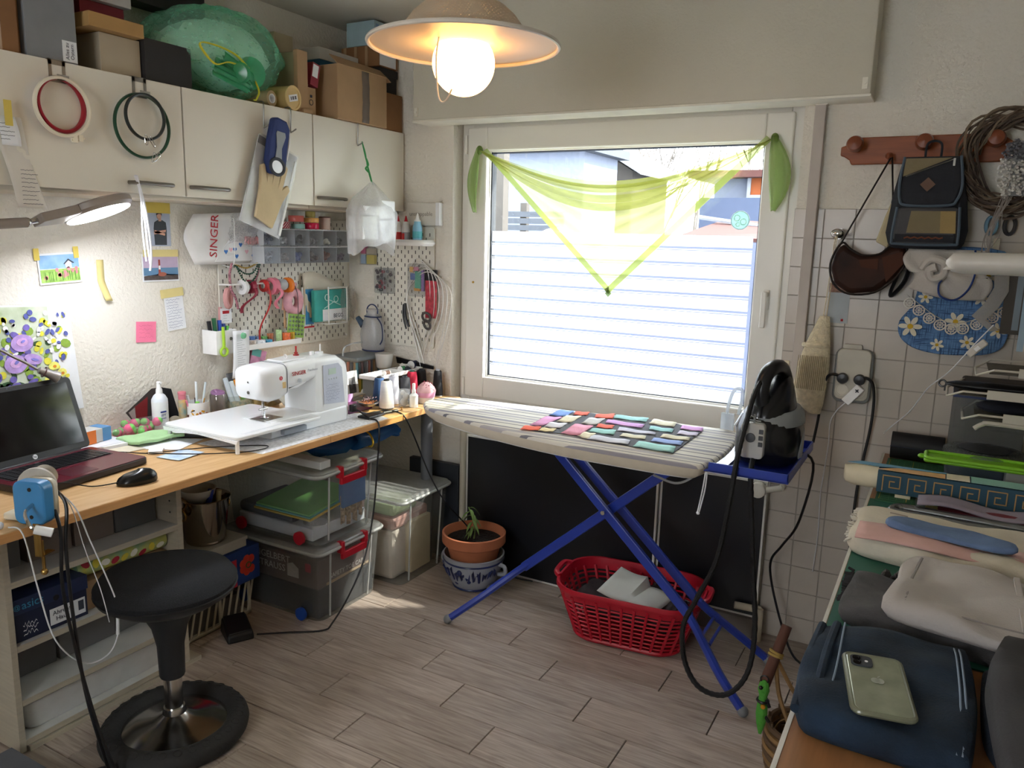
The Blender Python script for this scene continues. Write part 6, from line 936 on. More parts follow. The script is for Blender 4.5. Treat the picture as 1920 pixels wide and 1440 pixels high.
# ---------------------------------------------------------------- plant pot
pp = thing('cachepot', 'blue and grey painted stoneware bowl holding the plant pot', 'pot', (.884, -.235, .001)); stone = M('stoneware', '9a9ea6', .25, var=(8, .08)); cob = M('cobalt', '1e2a5a', .3)
obj('bowl', MB().lathe([(.075, 0), (.085, .006), (.112, .05), (.128, .10), (.13, .125), (.135, .15), (.128, .152), (.118, .12), (.1, .03), (.001, .02)], 44), stone, pp); obj('base_band', MB().torus((0, 0, .008), .087, .005, seg=44), cob, pp); obj('neck_band', MB().torus((0, 0, .128), .1315, .004, seg=44), cob, pp)
def ontobowl(a, z): r = .085 + (.045 if z > .1 else .045 * (z - .006) / .094) + .0; return Vector((r * math.cos(a), r * math.sin(a), z))
rd = random.Random(17)
for k in range(13):
    a0 = -2.7 + k * .2; obj('brush_leaf', MB().tube([ontobowl(a0 + .16 * t_, .04 + .06 * rd.random() + .015 * math.sin(3 * t_)) * 1.003 for t_ in (0, .33, .66, 1)], [.002, .008, .007, .001], 6), cob, pp)
obj('brush_stem', MB().tube([ontobowl(-2.6 + .22 * k, .055 + .02 * math.sin(.9 * k)) * 1.004 for k in range(11)], .0022, 6), cob, pp); obj('brush_flower', MB().ball(ontobowl(-1.5, .10), .014, 10, (1, .5, 1)).ball(ontobowl(-1.2, .06), .012, 10, (1, .5, 1)).ball(ontobowl(-1.75, .045), .012, 10, (1, .5, 1)), cob, pp)
for s_ in (-1, 1): obj('handle', MB().tube(bez([(s_ * .128, 0, .12), (s_ * .155, 0, .115), (s_ * .158, 0, .085), (s_ * .125, 0, .075)]), .009, 8), stone, pp)
tp_ = thing('flower_pot', 'terracotta pot of dark soil with a wilting seedling', 'plant pot', (.884, -.235, .06)); terra = M('terracotta', 'b06a48', .8, var=(12, .1))
obj('pot', MB().lathe([(.08, 0), (.112, .135), (.132, .138), (.138, .145), (.138, .185), (.13, .187), (.122, .15), (.09, .02), (.001, .02)], 44), terra, tp_); obj('soil', MB().lathe([(.001, .152), (.122, .15)], 30), M('soil', '231d18', .95, bump=(60, 1, .02)), tp_); lf = M('wilted_leaf', '6f8a48', .7); obj('stem', MB().tube(bez([(0, 0, .15), (.004, .0, .2), (-.012, .0, .25), (-.03, 0, .29)]), .003, 6), lf, tp_); rd = random.Random(5)
for k in range(12):
    z = .19 + .009 * k; a = rd.uniform(0, 6.28); d = Vector((math.cos(a), math.sin(a), 0)); o_ = Vector((-.012 * (z - .19) / .05, 0, z)); obj('leaf', MB().sheet(lambda u_, v_: tuple(o_ + d * (.045 * v_) + Vector((-d.y, d.x, 0)) * ((u_ - .5) * .014 * math.sin(3.1 * max(.02, v_))) + Z * (.012 * v_ - .05 * v_ * v_)), 2, 6), lf, tp_, solid=.0008)
# ---------------------------------------------------------------- plastic boxes under the desk
cbx = sheer('box_clear', 'e6e8e6', .13, .3); cbe = M('box_rim', 'c6c9c6', .3, alpha=.75); 
def samla(name, label, x0, x1, y0, y1, z0, h, clip, wheel=None, tp=.028):
    t = thing(name, label, 'storage box', ((x0 + x1) / 2, (y0 + y1) / 2, z0), group='clear plastic storage boxes'); w, d = (x1 - x0) / 2, (y1 - y0) / 2
    def rr_(z, s): return [Vector((px, py, z)) for px, py in rrect(2 * (w - s), 2 * (d - s), .035, 4)]
    obj('tub', MB().loft([rr_(.0, tp + .004), rr_(.006, tp), rr_(h - .03, .010)], False), cbx, t, smooth=50); obj('tub_floor', MB().loft([rr_(.0, tp + .004), rr_(.004, tp + .004)]), cbx, t)
    obj('lid', MB().loft([rr_(h - .032, .004), rr_(h - .03, .0), rr_(h - .012, .0), rr_(h - .004, .006), rr_(h - .004, .02), rr_(h - .01, .03)]), sheer('lid_clear', 'e2e4e2', .36, .3), t, smooth=50)
    obj('rim', MB().tube(rr_(h - .02, -.001), .006, 6, True), cbe, t)
    for yy in (-.62, .62): obj('rib', MB().tube([(w - tp - .001, d * yy * .92, .01), (w - .012, d * yy, h - .035)], .004, 6), cbe, t)
    if clip: obj('clip', MB().bx(w - .006, -.075, h - .075, w + .008, .075, h - .045).bx(w - .02, -.08, h - .05, w + .008, -.06, h - .002).bx(w - .02, .06, h - .05, w + .008, .08, h - .002), M('clip_red', 'c01f30', .3), t, bevel=.003)
    if wheel: obj('wheel', MB().cyl((w - .11, -d + tp * .6, .026), (w - .11, -d + tp * .6 - .012, .026), .026), M(wheel[0], wheel[1], .4), t); obj('wheel', MB().cyl((-w + .11, -d + tp * .6, .026), (-w + .11, -d + tp * .6 - .012, .026), .026), M(wheel[0], wheel[1], .4), t)
    return t
b1 = samla('storage_box', 'clear storage box with red clip and blue castors standing on the floor', .06, .595, -.885, -.485, .001, .312, True, ('castor_blue', '2452b0')); b2 = samla('storage_box', 'clear storage box with red clip and red castors stacked on top', .06, .595, -.885, -.485, .315, .305, True, ('castor_red', 'b3202f')); b3 = samla('storage_box', 'pale clear storage box standing alone by the corner', .14, .665, -.455, -.075, .001, .405, False)
def fill(t, name, d, mt, **k): return obj(name, MB().bx(*d), mt, t, smooth=0, bevel=k.get('bevel', .004))
fill(b1, 'shoe_carton', (-.2, -.165, .008, .225, .165, .13), M('charcoal_box', '3b3e42', .7)); c_ = fill(b1, 'boot_carton', (-.2, -.168, .132, .228, .16, .25), M('boot_carton', '6d625f', .7)); text('lettering', 'ENGELBERT\nSTRAUSS', .04, M('pale_print', 'c9c4bf', .7), c_, (-.02, -.1695, .205), X, Z, .0004); text('lettering', 'SAFETY TOE CAP', .026, M('pale_print', 'c9c4bf', .7), c_, (.2295, .0, .165), Y, Z, .0004); obj('emblem', MB().prism(rrect(.03, .035, .006), .0006, (.18, -.1692, .215), X, Z), M('emblem_red', 'b0525a', .6), c_); obj('print_block', MB().prism([(-.03, -.03), (.03, -.03), (.03, .01), (0, .03), (-.03, .02)], .0006, (.1, -.1692, .19), X, Z), M('pale_print', 'c9c4bf', .7), c_)
obj('tape', MB().tube([(.229, -.12, .14), (.229, .14, .145)], .006, 4), M('kraft_tape', 'a08a6c', .6), c_)
fill(b2, 'folder_stack', (-.2, -.16, .01, .2, .15, .06), M('white_papers', 'c9cdd3', .8)); sl_ = math.radians(14)
def slant(name, d, rx, mt, parent): mb = MB(); mb.m = Matrix.Rotation(rx, 4, 'X'); mb.bx(*d); return obj(name, mb, mt, parent, smooth=0)
slant('yellow_folder', (-.1, -.16, .115, .2, .13, .122), .12, M('folder_yellow', 'c9a93c', .6), b2); slant('blue_folder', (-.095, -.155, .123, .195, .13, .129), .12, M('folder_teal', '4f9f9a', .6), b2); slant('green_folder', (-.095, -.15, .13, .19, .135, .137), .12, M('folder_green', '6fae62', .6), b2); fill(b2, 'navy_cloth', (-.2, -.165, .061, .1, .1, .11), M('navy_cloth', '3c4450', .9), bevel=.02); obj('lace_scrap', MB().sheet(lambda a, b: (.2 + .012 * math.sin(20 * a), -.0 + .12 * a, .03 + .12 * b + .01 * math.sin(15 * a)), 16, 10), M('lace_tan', 'b39f87', .9, var=(90, .5)), b2, solid=.004); obj('crumpled_film', MB().ball((.15, -.09, .06), .05, 12, (1, 1, .9)), sheer('crinkle_bag', 'd4d6da', .5, .3), b2); fill(b2, 'blue_sheet', (.19, .0, .1, .215, .14, .2), M('denim_sheet', '5f7fae', .9))
fill(b3, 'white_fabric', (-.2, -.155, .01, .18, -.02, .24), M('offwhite_fabric', 'cfc5b8', .9), bevel=.02); fill(b3, 'pink_cloth', (-.2, -.16, .242, .19, .1, .30), M('dusty_pink', 'b89086', .9), bevel=.015); fill(b3, 'dark_cloth', (.0, .0, .01, .2, .12, .24), M('slate_cloth', '555a62', .9), bevel=.02); fill(b3, 'cream_card', (.15, -.06, .02, .21, .09, .26), M('cream_card', 'c8b895', .8)); fill(b3, 'green_cloth', (.02, -.16, .302, .19, .02, .36), M('pale_green_cloth', 'a3b08a', .9), bevel=.02)
t = thing('blue_sack', 'crumpled blue plastic sack squeezed under the desk on the top box', 'bag', (.43, -.62, .622)); 
obj('sack', MB().loft([[Vector((y_ * 0 + .10 * s * math.cos(a) * (1 + .12 * math.sin(5 * a + y_ * 40)), y_, .045 + .05 * s * math.sin(a) * (1 + .15 * math.sin(7 * a)))) for a in [2 * math.pi * k / 24 for k in range(24)]] for y_, s in ((-.14, .3), (-.09, .9), (0, 1), (.06, .8), (.1, .45))]), sheer('blue_film', '2f6fae', .85, .3), t, smooth=60); obj('tied_end', MB().loft([[Vector((.12 + p_[0] + r_ * math.cos(a) * (1 + .2 * math.sin(5 * a)), p_[1], p_[2] + r_ * math.sin(a))) for a in [2 * math.pi * k / 16 for k in range(16)]] for p_, r_ in (((-.06, .06, .05), .05), ((.0, .09, .055), .03), ((.03, .12, .075), .035), ((.05, .16, .09), .032), ((.06, .19, .075), .026), ((.06, .205, .06), .008))]), sheer('blue_film', '2f6fae', .85, .3), t, smooth=60); obj('tie', MB().torus((.12, .085, .05), .032, .004, (.3, 1, .2), 20), M('tie_yellow', 'c9a52c', .5), t)
carton('flat_white_box', 'long flat white box lying on the lid of the top storage box', .25, .575, -.845, -.79, .622, .652, M('white_box', 'd5d4d0', .6))
# ---------------------------------------------------------------- shelf unit under the desk
su = thing('shelf_unit', 'low whitewashed shelf unit full of boxes under the desk', 'shelf', (0, 0, 0)); sw = M('shelf_cream', 'bdb3a0', .5, var=(8, .08), stretch=(1, 1, 12)); swi = M('shelf_white', 'c9c8c4', .45)
for y0, y1 in ((-1.895, -1.877), (-1.334, -1.314)): obj('side', MB().bx(.02, y0, .004, .385, y1, .742), sw, su, smooth=0, bevel=.001)
for z0 in (.02, .145, .312, .505, .724): obj('board', MB().bx(.022, -1.877, z0, .384, -1.334, z0 + .018), swi, su, smooth=0); obj('front_edge', MB().bx(.3843, -1.877, z0, .3855, -1.334, z0 + .018), sw, su, smooth=0)
obj('back_panel', MB().bx(.014, -1.893, .01, .02, -1.316, .74), swi, su, smooth=0); obj('plinth', MB().bx(.1, -1.87, .0, .39, -1.27, .016), sw, su, smooth=0)
for z in (.56, .6, .64, .68): obj('shelf_hole', MB().cyl((.35, -1.3345, z), (.35, -1.3355, z), .003), black, su)
gb2 = M('grey_box', '6b6a6b', .8); gb3 = M('brown_grey_box', '7d7068', .8)
for k, (y0, y1, z0, z1, mt, lb, nm) in enumerate(((-1.875, -1.795, .524, .70, gb2, 'dark grey lidded box at the left end of the top shelf', 'archive_box'), (-1.775, -1.64, .524, .69, gb3, 'grey brown carton with faint writing on the top shelf', 'archive_box'), (-1.63, -1.50, .524, .69, gb3, 'plain grey brown carton in the middle of the top shelf', 'archive_box'), (-1.495, -1.345, .524, .70, M('slate_box', '5f6062', .8), 'slate grey box at the right end of the top shelf', 'archive_box'), (-1.872, -1.70, .164, .275, gb2, 'wide dark grey box on the third shelf', 'archive_box'), (-1.69, -1.50, .164, .285, M('grey_mid', '777676', .8), 'mid grey box in the middle of the third shelf', 'archive_box'), (-1.49, -1.34, .164, .28, M('grey_mid', '777676', .8), 'mid grey box with a yellow strip on the third shelf', 'archive_box'))):
    t = carton(nm, lb, .06, .29 if z0 > .5 else .26, y0, y1, z0, z1, mt, group='boxes in the shelf unit')
    if k == 6: obj('strip', MB().bx(.1003, -.06, .07, .101, .04, .09), M('yellow_strip', 'b5a05a', .6), t, smooth=0)
    if k == 1: scribble('handwriting', .07, .04, 2, M('faint_ink', '65584f', .8), t, (.1155, -.03, .05), Y, Z, 1.5, .002, .8, 4)
sx = thing('shoe_box', 'navy blue asics shoe box with a white label on the second shelf', 'box', (.20, -1.762, .331)); nav = M('navy_box', '1f2742', .5); obj('body', MB().bx(-.14, -.108, 0, .168, .108, .118), nav, sx, smooth=0, bevel=.002); obj('lid', MB().bx(-.143, -.111, .085, .172, .111, .13), M('navy_lid', '263152', .45), sx, smooth=0, bevel=.002); obj('teal_inside', MB().bx(-.143, -.111, .1302, .0, .111, .132), M('teal_card', '1f6f72', .6), sx, smooth=0); text('lettering', 'asics', .034, M('asics_blue', '3d8fb5', .5), sx, (.1728, -.055, .108), Y, Z, .0004); text('logo', '@', .02, M('asics_blue', '3d8fb5', .5), sx, (.1728, -.1, .108), Y, Z, .0004)
obj('label', MB().bx(.1684, -.008, .012, .1692, .1, .062), paper, sx, smooth=0); text('handwriting', 'Ahrens\nHaus', .019, ink, sx, (.1695, .028, .037), Y, Z, .0003); obj('barcode', MB().bx(.1693, .078, .025, .1697, .095, .055), ink, sx, smooth=0); obj('finger_hole', MB().lathe([(.009, 0), (.009, .0006)], 16, (.1725, .012, .095), (1, 0, 0)), black, sx); scribble('white_strokes', .045, .04, 3, paper, sx, (.1690, -.085, .015), Y, Z, 2, .003, .8, 9)
fl_ = carton('floral_carton', 'brown carton with pictograms under a floral roll on the second shelf', .08, .345, -1.645, -1.345, .331, .425, kraft)
for k in range(3): obj('pictogram', MB().tube([(.1335, .03 + .035 * k - .013, .035), (.1335, .03 + .035 * k + .013, .035), (.1335, .03 + .035 * k + .013, .065), (.1335, .03 + .035 * k - .013, .065)], .0009, 4, True).tube([(.1335, .02 + .035 * k, .045), (.1335, .036 + .035 * k, .05), (.1335, .03 + .035 * k, .058)], .0012, 4), ink, fl_)
flm = M('floral_cloth', '7fb39a', .6, var=(22, .5), col2='d8cf5a'); t = thing('floral_roll', 'rolled green and yellow floral oilcloth lying on the brown carton', 'fabric roll', (.30, -1.49, .461)); obj('roll', MB().cyl((0, -.165, 0), (0, .15, 0), .034, seg=20), flm, t); rd = random.Random(19)
for k in range(9): a = rd.uniform(-.6, .9); y = -.14 + .033 * k; p_ = Vector((math.cos(a), 0, math.sin(a))); obj('flower_print', MB().prism(ell(0, 0, .015, .011, 9, rd.uniform(0, 3)), .0008, p_ * .0335 + Y * y, Y, (-p_.z, 0, p_.x)), M('flp%d' % (k % 3), ('b02a3c', 'e0d04a', 'f0efe0')[k % 3], .6), t, smooth=0)
lw = thing('long_tub', 'long white plastic tub on the bottom shelf', 'tub', (.22, -1.605, .039)); obj('tub', MB().loft([[Vector((px, py, z)) for px, py in rrect(.29 - .03 * (1 - s), .51 - .03 * (1 - s), .03, 4)] for z, s in ((0, 0), (.004, .2), (.09, 1), (.094, 1.2))]), white, lw, smooth=50)
# ---------------------------------------------------------------- crate stack with the metal bucket
kr = thing('folding_crate', 'cream plastic folding crate with slanted openings on the floor', 'crate', (0, 0, .001)); krm = M('crate_cream', 'b9b19d', .5); kx0, kx1, ky0, ky1, kz = .02, .27, -1.24, -.93, .15
mb = MB(); 
for (a0, a1, ax) in ((ky0, ky1, 0), (kx0, kx1, 1)):
    for zz in (0, kz - .014):
        for side in (0, 1):
            if ax == 0: xx = kx1 - .006 if side else kx0; mb.bx(xx, ky0, zz, xx + .006, ky1, zz + .014)
            else: yy = ky1 - .006 if side else ky0; mb.bx(kx0, yy, zz, kx1, yy + .006, zz + .014)
for yy in (ky0, -1.085, ky1 - .012): mb.bx(kx1 - .006, yy, 0, kx1, yy + .012, kz); mb.bx(kx0, yy, 0, kx0 + .006, yy + .012, kz)
for k in range(9): y = ky0 + .02 + .034 * k; mb.add([(kx1 - .005, y, .012), (kx1 - .001, y, .012), (kx1 - .001, y + .008, .012), (kx1 - .005, y + .008, .012), (kx1 - .005, y + .03, kz - .012), (kx1 - .001, y + .03, kz - .012), (kx1 - .001, y + .038, kz - .012), (kx1 - .005, y + .038, kz - .012)], [(0, 3, 2, 1), (4, 5, 6, 7), (0, 1, 5, 4), (1, 2, 6, 5), (2, 3, 7, 6), (3, 0, 4, 7)])
obj('side_lattice', mb, krm, kr, smooth=0); obj('crate_floor', MB().bx(kx0, ky0, 0, kx1, ky1, .004), krm, kr, smooth=0); obj('cans', MB().bx(kx0 + .02, ky0 + .03, .005, kx1 - .03, ky1 - .03, .09), M('grey_brown_stuff', '5f5a55', .8), kr)  # contents are one plain grey-brown block
tt = thing('tomato_tray', 'blue and red printed cardboard produce tray showing tomatoes', 'box', (.165, -1.05, .1535)); obj('tray', MB().bx(-.14, -.16, 0, .135, .145, .14), M('produce_blue', '22407f', .6), tt, smooth=0, bevel=.002); obj('red_panel', MB().bx(.1352, -.16, .0, .136, .03, .11), M('produce_red', 'c02a3c', .6), tt, smooth=0)
for k in range(7): a = k * .9; obj('tomato_print', MB().lathe([(.017, 0), (.013, .0015), (.001, .003)], 14, (.1355, .085 + .026 * math.cos(a) * (k > 0), .07 + .026 * math.sin(a) * (k > 0)), (1, 0, 0)), M('tomato', 'd8402f', .4), tt)
obj('stalk_print', MB().torus((.139, .085, .07), .012, .002, (1, 0, 0), 8), M('stalk_green', '3f6a3a', .6), tt)
carton('white_carton', 'flat white carton under the metal bucket', .03, .285, -1.24, -.955, .295, .335, M('white_carton', 'b9b3a6', .6), lid=(.012, M('white_carton', 'b9b3a6', .6)))
wc = thing('ice_bucket', 'polished metal ice bucket with ring handles under the desk', 'bucket', (.20, -1.075, .339)); pol = M('polished_metal', 'b5ada2', .1, 1); obj('bucket', MB().lathe([(.066, 0), (.07, .004), (.07, .012), (.074, .016), (.092, .17), (.097, .176), (.094, .178), (.088, .17), (.07, .02), (.001, .02)], 40), pol, wc)
for s_ in (-1, 1): obj('handle', MB().torus((.0, s_ * .1, .13), .022, .004, (0, 1, .1), 24).cyl((0, s_ * .085, .15), (0, s_ * .103, .15), .006), M('brass_handle', 'b79455', .25, .9), wc)
tag(obj('white_bowl', MB().lathe([(.03, 0), (.06, .03), (.066, .055), (.062, .055), (.05, .02), (.001, .01)], 30, (.20, -1.10, .50)), M('bowl_white', 'c9c3bb', .4)), 'white bowl sitting in the top of the metal bucket', 'bowl'); tag(obj('blue_marker', MB().cyl((.245, -1.10, .46), (.255, -1.085, .555), .011), M('marker_blue', '2a3f94', .4)), 'blue marker pen standing in the metal bucket', 'pen'); tag(obj('beige_marker', MB().cyl((.255, -1.06, .46), (.262, -1.055, .545), .01), M('marker_beige', 'b9a77c', .5)), 'beige capped marker standing in the metal bucket', 'pen')
# ---------------------------------------------------------------- foot pedal, stool
fp_ = thing('foot_pedal', 'black sewing machine foot pedal on the floor', 'foot pedal', (.37, -1.09, .001), math.radians(-28)); obj('body', MB().add([(-.06, -.05, 0), (.06, -.05, 0), (.06, .05, 0), (-.06, .05, 0), (-.055, -.046, .062), (.05, -.046, .03), (.05, .046, .03), (-.055, .046, .062)], [(0, 3, 2, 1), (4, 5, 6, 7), (0, 1, 5, 4), (1, 2, 6, 5), (2, 3, 7, 6), (3, 0, 4, 7)]), M('pedal_black', '17181a', .45), fp_, bevel=.008); obj('pedal_plate', MB().add([(-.05, -.04, .062), (.046, -.04, .032), (.046, .04, .032), (-.05, .04, .062), (-.05, -.04, .066), (.046, -.04, .036), (.046, .04, .036), (-.05, .04, .066)], [(0, 3, 2, 1), (4, 5, 6, 7), (0, 1, 5, 4), (1, 2, 6, 5), (2, 3, 7, 6), (3, 0, 4, 7)]), black, fp_, bevel=.002)
st = thing('swivel_stool', 'black mesh stool on a chrome dish base with a rubber tyre', 'stool', (.682, -1.605, .0)); rub = M('tyre_rubber', '2a2a2b', .75, bump=(90, .5)); stm = M('seat_mesh', '16181d', .8, bump=(420, .9, .003), var=(300, .5))
obj('tyre', MB().torus((0, 0, .034), .178, .033, seg=72, rs=14, flat=.98), rub, st)
for k in range(30): a = 2 * math.pi * k / 30; obj('tread_ring', MB().torus((.188 * math.cos(a), .188 * math.sin(a), .0635), .011, .0016, (.3 * math.cos(a), .3 * math.sin(a), 1), 14, 5), rub, st)
obj('dish', MB().lathe([(.158, .034), (.155, .042), (.11, .056), (.06, .066), (.034, .082), (.03, .1)], 56), M('dish_chrome', 'cfcdca', .16, 1), st); obj('column', MB().cyl((0, 0, .09), (0, 0, .24), .026, seg=30), M('dish_chrome', 'cfcdca', .16, 1), st)
obj('sleeve', MB().lathe([(.034, .2), (.036, .205), (.038, .30), (.05, .36), (.075, .41), (.11, .437), (.16, .452)], 40), M('stool_plastic', '232427', .55), st); tl = MB(); tl.m = Matrix.Translation((0, 0, .0)); obj('seat_pan', MB().lathe([(.1, .432), (.15, .445), (.188, .472), (.195, .486), (.19, .489)], 48), M('stool_plastic', '232427', .55), st); obj('seat', MB().lathe([(.191, .486), (.194, .5), (.178, .522), (.14, .537), (.08, .545), (.001, .547)], 56), stm, st)
# ---------------------------------------------------------------- sharpener and cables at the desk's near end
bs = thing('bobbin_winder', 'blue and cream clamp-on yarn winder with a crank at the desk edge', 'winder', (.655, -1.945, D0), math.radians(20)); wb_ = M('winder_blue', '3f86bd', .35); wc_ = M('winder_cream', 'd3cbb8', .4)
obj('front_shell', MB().prism(rrect(.085, .11, .02), .035, (.0, .02, .056), X, Z), wb_, bs, bevel=.004); obj('back_shell', MB().prism(rrect(.083, .108, .02), .018, (.0, .0385, .056), X, Z), wc_, bs, bevel=.004); obj('back_shell_arm', MB().bx(-.09, .0, .0, -.03, .036, .02), wc_, bs, bevel=.006)
obj('spool_disc', MB().lathe([(.045, 0), (.045, .008), (.02, .01), (.018, .06), (.03, .062)], 30, (-.02, .04, .085), (-.35, .9, .1)), M('disc_grey', 'bdb6aa', .5), bs); obj('crank', MB().tube(bez([(.012, -.016, .055), (.02, -.05, .045), (.045, -.065, .02), (.055, -.06, .012)]), .0045, 8), chrome, bs); obj('crank_knob', MB().cyl((.052, -.062, .012), (.085, -.045, .0), .011), white, bs)
for z in (.022, .092): obj('screw_hole', MB().lathe([(.005, 0), (.005, .001)], 12, (.006, -.0155, z), (0, -1, 0)), black, bs)
obj('clamp', MB().bx(.012, -.022, -.075, .032, -.02, .008).bx(.012, -.022, -.077, .032, .02, -.074).cyl((.022, -.008, -.12), (.022, -.008, -.04), .004).ball((.022, -.008, -.122), .009, 10), M('brass_handle', 'b79455', .25, .9), bs)
cw = M('cable_white', 'dfe1e4', .4)
tag(obj('earphones', MB().tube(bez([(.64, -2.0, DZ + .005), (.672, -1.985, DZ - .01), (.678, -1.965, .62), (.69, -1.94, .47), (.70, -1.88, .38), (.71, -1.82, .375), (.71, -1.785, .42), (.70, -1.775, .5), (.695, -1.80, .6), (.69, -1.83, .70), (.69, -1.86, DZ + .02), (.675, -1.89, DZ + .07)]), .0019, 6).tube(bez([(.70, -1.80, .46), (.695, -1.815, .56), (.69, -1.845, .68), (.685, -1.87, DZ + .03), (.67, -1.9, DZ + .08)]), .0013, 6).cyl((.71, -1.785, .42), (.705, -1.778, .47), .0045).ball((.62, -2.01, DZ + .008), .01, 10), cw), 'white earphone cable looping down from the yarn winder', 'cable')
tag(obj('charger_cable', MB().tube(bez([(.655, -1.90, DZ + .085), (.69, -1.885, DZ + .04), (.70, -1.90, .70), (.70, -1.895, .5), (.70, -1.88, .3), (.71, -1.86, .15), (.72, -1.84, .03), (.70, -1.82, .008), (.66, -1.88, .008)]), .0045, 8), black), 'thick black charger cable hanging to the floor before the shelf unit', 'cable'); tag(obj('charger_cable', MB().tube(bez([(.665, -1.91, DZ + .06), (.70, -1.91, DZ - .02), (.698, -1.915, .6), (.705, -1.895, .4), (.715, -1.865, .2), (.735, -1.85, .1), (.75, -1.84, .05), (.76, -1.83, .04), (.73, -1.79, .008), (.66, -1.80, .01), (.62, -1.86, .008)]), .0045, 8), black), 'second black charger cable hanging beside the first one', 'cable')
tag(obj('power_brick', MB().bx(.745, -1.89, .001, .80, -1.84, .036), black, bevel=.006), 'black laptop power brick on the floor under the cables', 'power brick'); tag(obj('socket_strip', MB().bx(.61, -1.93, .001, .69, -1.86, .03), black, bevel=.006), 'black plug strip on the floor beside the shelf unit', 'plug')
tag(obj('denim_cushion', MB().ball((.74, -2.05, .05), .12, 24, (1, .8, .42)), M('denim_worn', '4f5f78', .9, var=(30, .4))), 'worn denim blue rounded bundle on the floor by the near shelf end', 'cushion'); tag(obj('grey_sheet', MB().bx(.40, -2.18, .001, .62, -1.925, .05), M('grey_felt', '6a6d74', .9)), 'grey folded blanket on the floor beside the shelf unit', 'blanket')
# ---------------------------------------------------------------- scarf on the window
sgm = sheer('green_voile', 'dbdc96', .45); sgd = sheer('green_voile_dense', 'a6b866', .72)
sf = thing('window_scarf', 'sheer lime green triangular scarf tied across the window', 'scarf', (0, .03, 0))
Lp, Rp, Bp = Vector((.735, 0, 1.868)), Vector((1.952, 0, 1.872)), Vector((1.350, 0, 1.285))
def top(a, s): return Lp.lerp(Rp, a) + Vector((0, -.012 * math.sin(3.14 * a), -.16 * s * math.sin(math.pi * a) ** 1.0))
def side(a): return (Lp.lerp(Bp, a * 2) if a < .5 else Bp.lerp(Rp, a * 2 - 1))
def sfn(a, b):
    t_ = top(a, .95); q = side(a); p_ = t_.lerp(q, b); w_ = math.sin(math.pi * a)
    p_ = p_ + Vector((0, -.02 * w_ * math.sin(9 * (1 - b) ** 2 * 3) * (1 - b) - .004 * math.sin(11 * a + 3 * b), 0)); return tuple(p_)
obj('cloth', MB().sheet(sfn, 48, 30), sgm, sf, smooth=80)
mb = MB()
for k, s in enumerate((.9, 1.0, 1.25, 1.45)): mb.sheet(lambda a, b, s=s, k=k: tuple(top(a, s) + Vector((0, -.022 - .004 * k + .006 * math.sin(3 * b), (-.022 + .03 * b) * math.sin(math.pi * a) ** .6))), 40, 3)
obj('folds', mb, sheer('green_voile_fold', 'bfc56c', .45), sf, smooth=80)
obj('hem', MB().sheet(lambda a, b: tuple(side(a) + Vector((0, -.006, 0)) + (Vector((.022, 0, .011)) if a < .5 else Vector((-.019, 0, .016))) * b), 60, 1), sgd, sf, smooth=80); obj('hem_tip', MB().add([(1.35, -.008, 1.272), (1.365, -.008, 1.288), (1.35, -.008, 1.305), (1.335, -.008, 1.288)], [(0, 1, 2, 3)]), sheer('green_tip', '5f7a34', .9), sf)
for s_, Pp, Lh in ((-1, Lp, .27), (1, Rp, .26)):
    obj('knot', MB().ball(Pp + Vector((s_ * .012, -.012, .004)), .018, 12, (.8, .8, 1.1)), sheer('green_knot', '8aa35a', .9), sf)
    obj('tail', MB().loft([[Pp + Vector((s_ * (.012 + .03 * math.sin(2.6 * t_)) + (.034 * math.sin(3.0 * (t_ * .9 + .08))) * (u_ - .5) * 2 * (1.15 if s_ > 0 else .75), -.014 - .008 * math.sin(7 * u_) , .012 - Lh * t_ - .01 * abs(u_ - .5))) for u_ in [k / 10 for k in range(11)]] + [Pp + Vector((s_ * (.012 + .03 * math.sin(2.6 * t_)) + (.034 * math.sin(3.0 * (t_ * .9 + .08))) * (u_ - .5) * 2 * (1.15 if s_ > 0 else .75), -.022 - .01 * math.sin(6 * u_), .012 - Lh * t_)) for u_ in [1 - k / 10 for k in range(11)]] for t_ in [j / 10 for j in range(11)]]), sheer('green_tail', 'b4cb88', .5), sf, smooth=80)
# ---------------------------------------------------------------- hook rack and what hangs on it
pine = M('stained_pine', '8f4a22', .45, var=(7, .2), stretch=(1, 10, 10)); rk = thing('coat_rack', 'stained pine coat rack with round pegs on the wall', 'coat rack', (2.45, -.006, 1.82))
hw_, hh_ = .255, .044
obj('plank', MB().prism([(-hw_, .014), (-hw_, -.014), (-hw_ + .012, -.018), (-hw_ + .03, -.03), (-hw_ + .036, -hh_), (hw_ - .036, -hh_), (hw_ - .03, -.03), (hw_ - .012, -.018), (hw_, -.014), (hw_, .014), (hw_ - .012, .018), (hw_ - .03, .03), (hw_ - .036, hh_), (-hw_ + .036, hh_), (-hw_ + .03, .03), (-hw_ + .012, .018)], .02, (0, 0, 0), X, Z), pine, rk, bevel=.003)
for x_, z_ in ((-.205, .008), (.0, .008), (.195, .012)): obj('peg', MB().lathe([(.013, 0), (.01, .02), (.011, .04), (.024, .052), (.0275, .066), (.022, .082), (.001, .088)], 24, (x_, -.02, z_), (0, -1, .12)), M('peg_wood', '7c4127', .4), rk)
obj('small_peg', MB().lathe([(.007, 0), (.006, .03), (.012, .04), (.001, .052)], 16, (-.1, -.02, -.03), (0, -1, .2)), M('peg_wood', '7c4127', .4), rk)
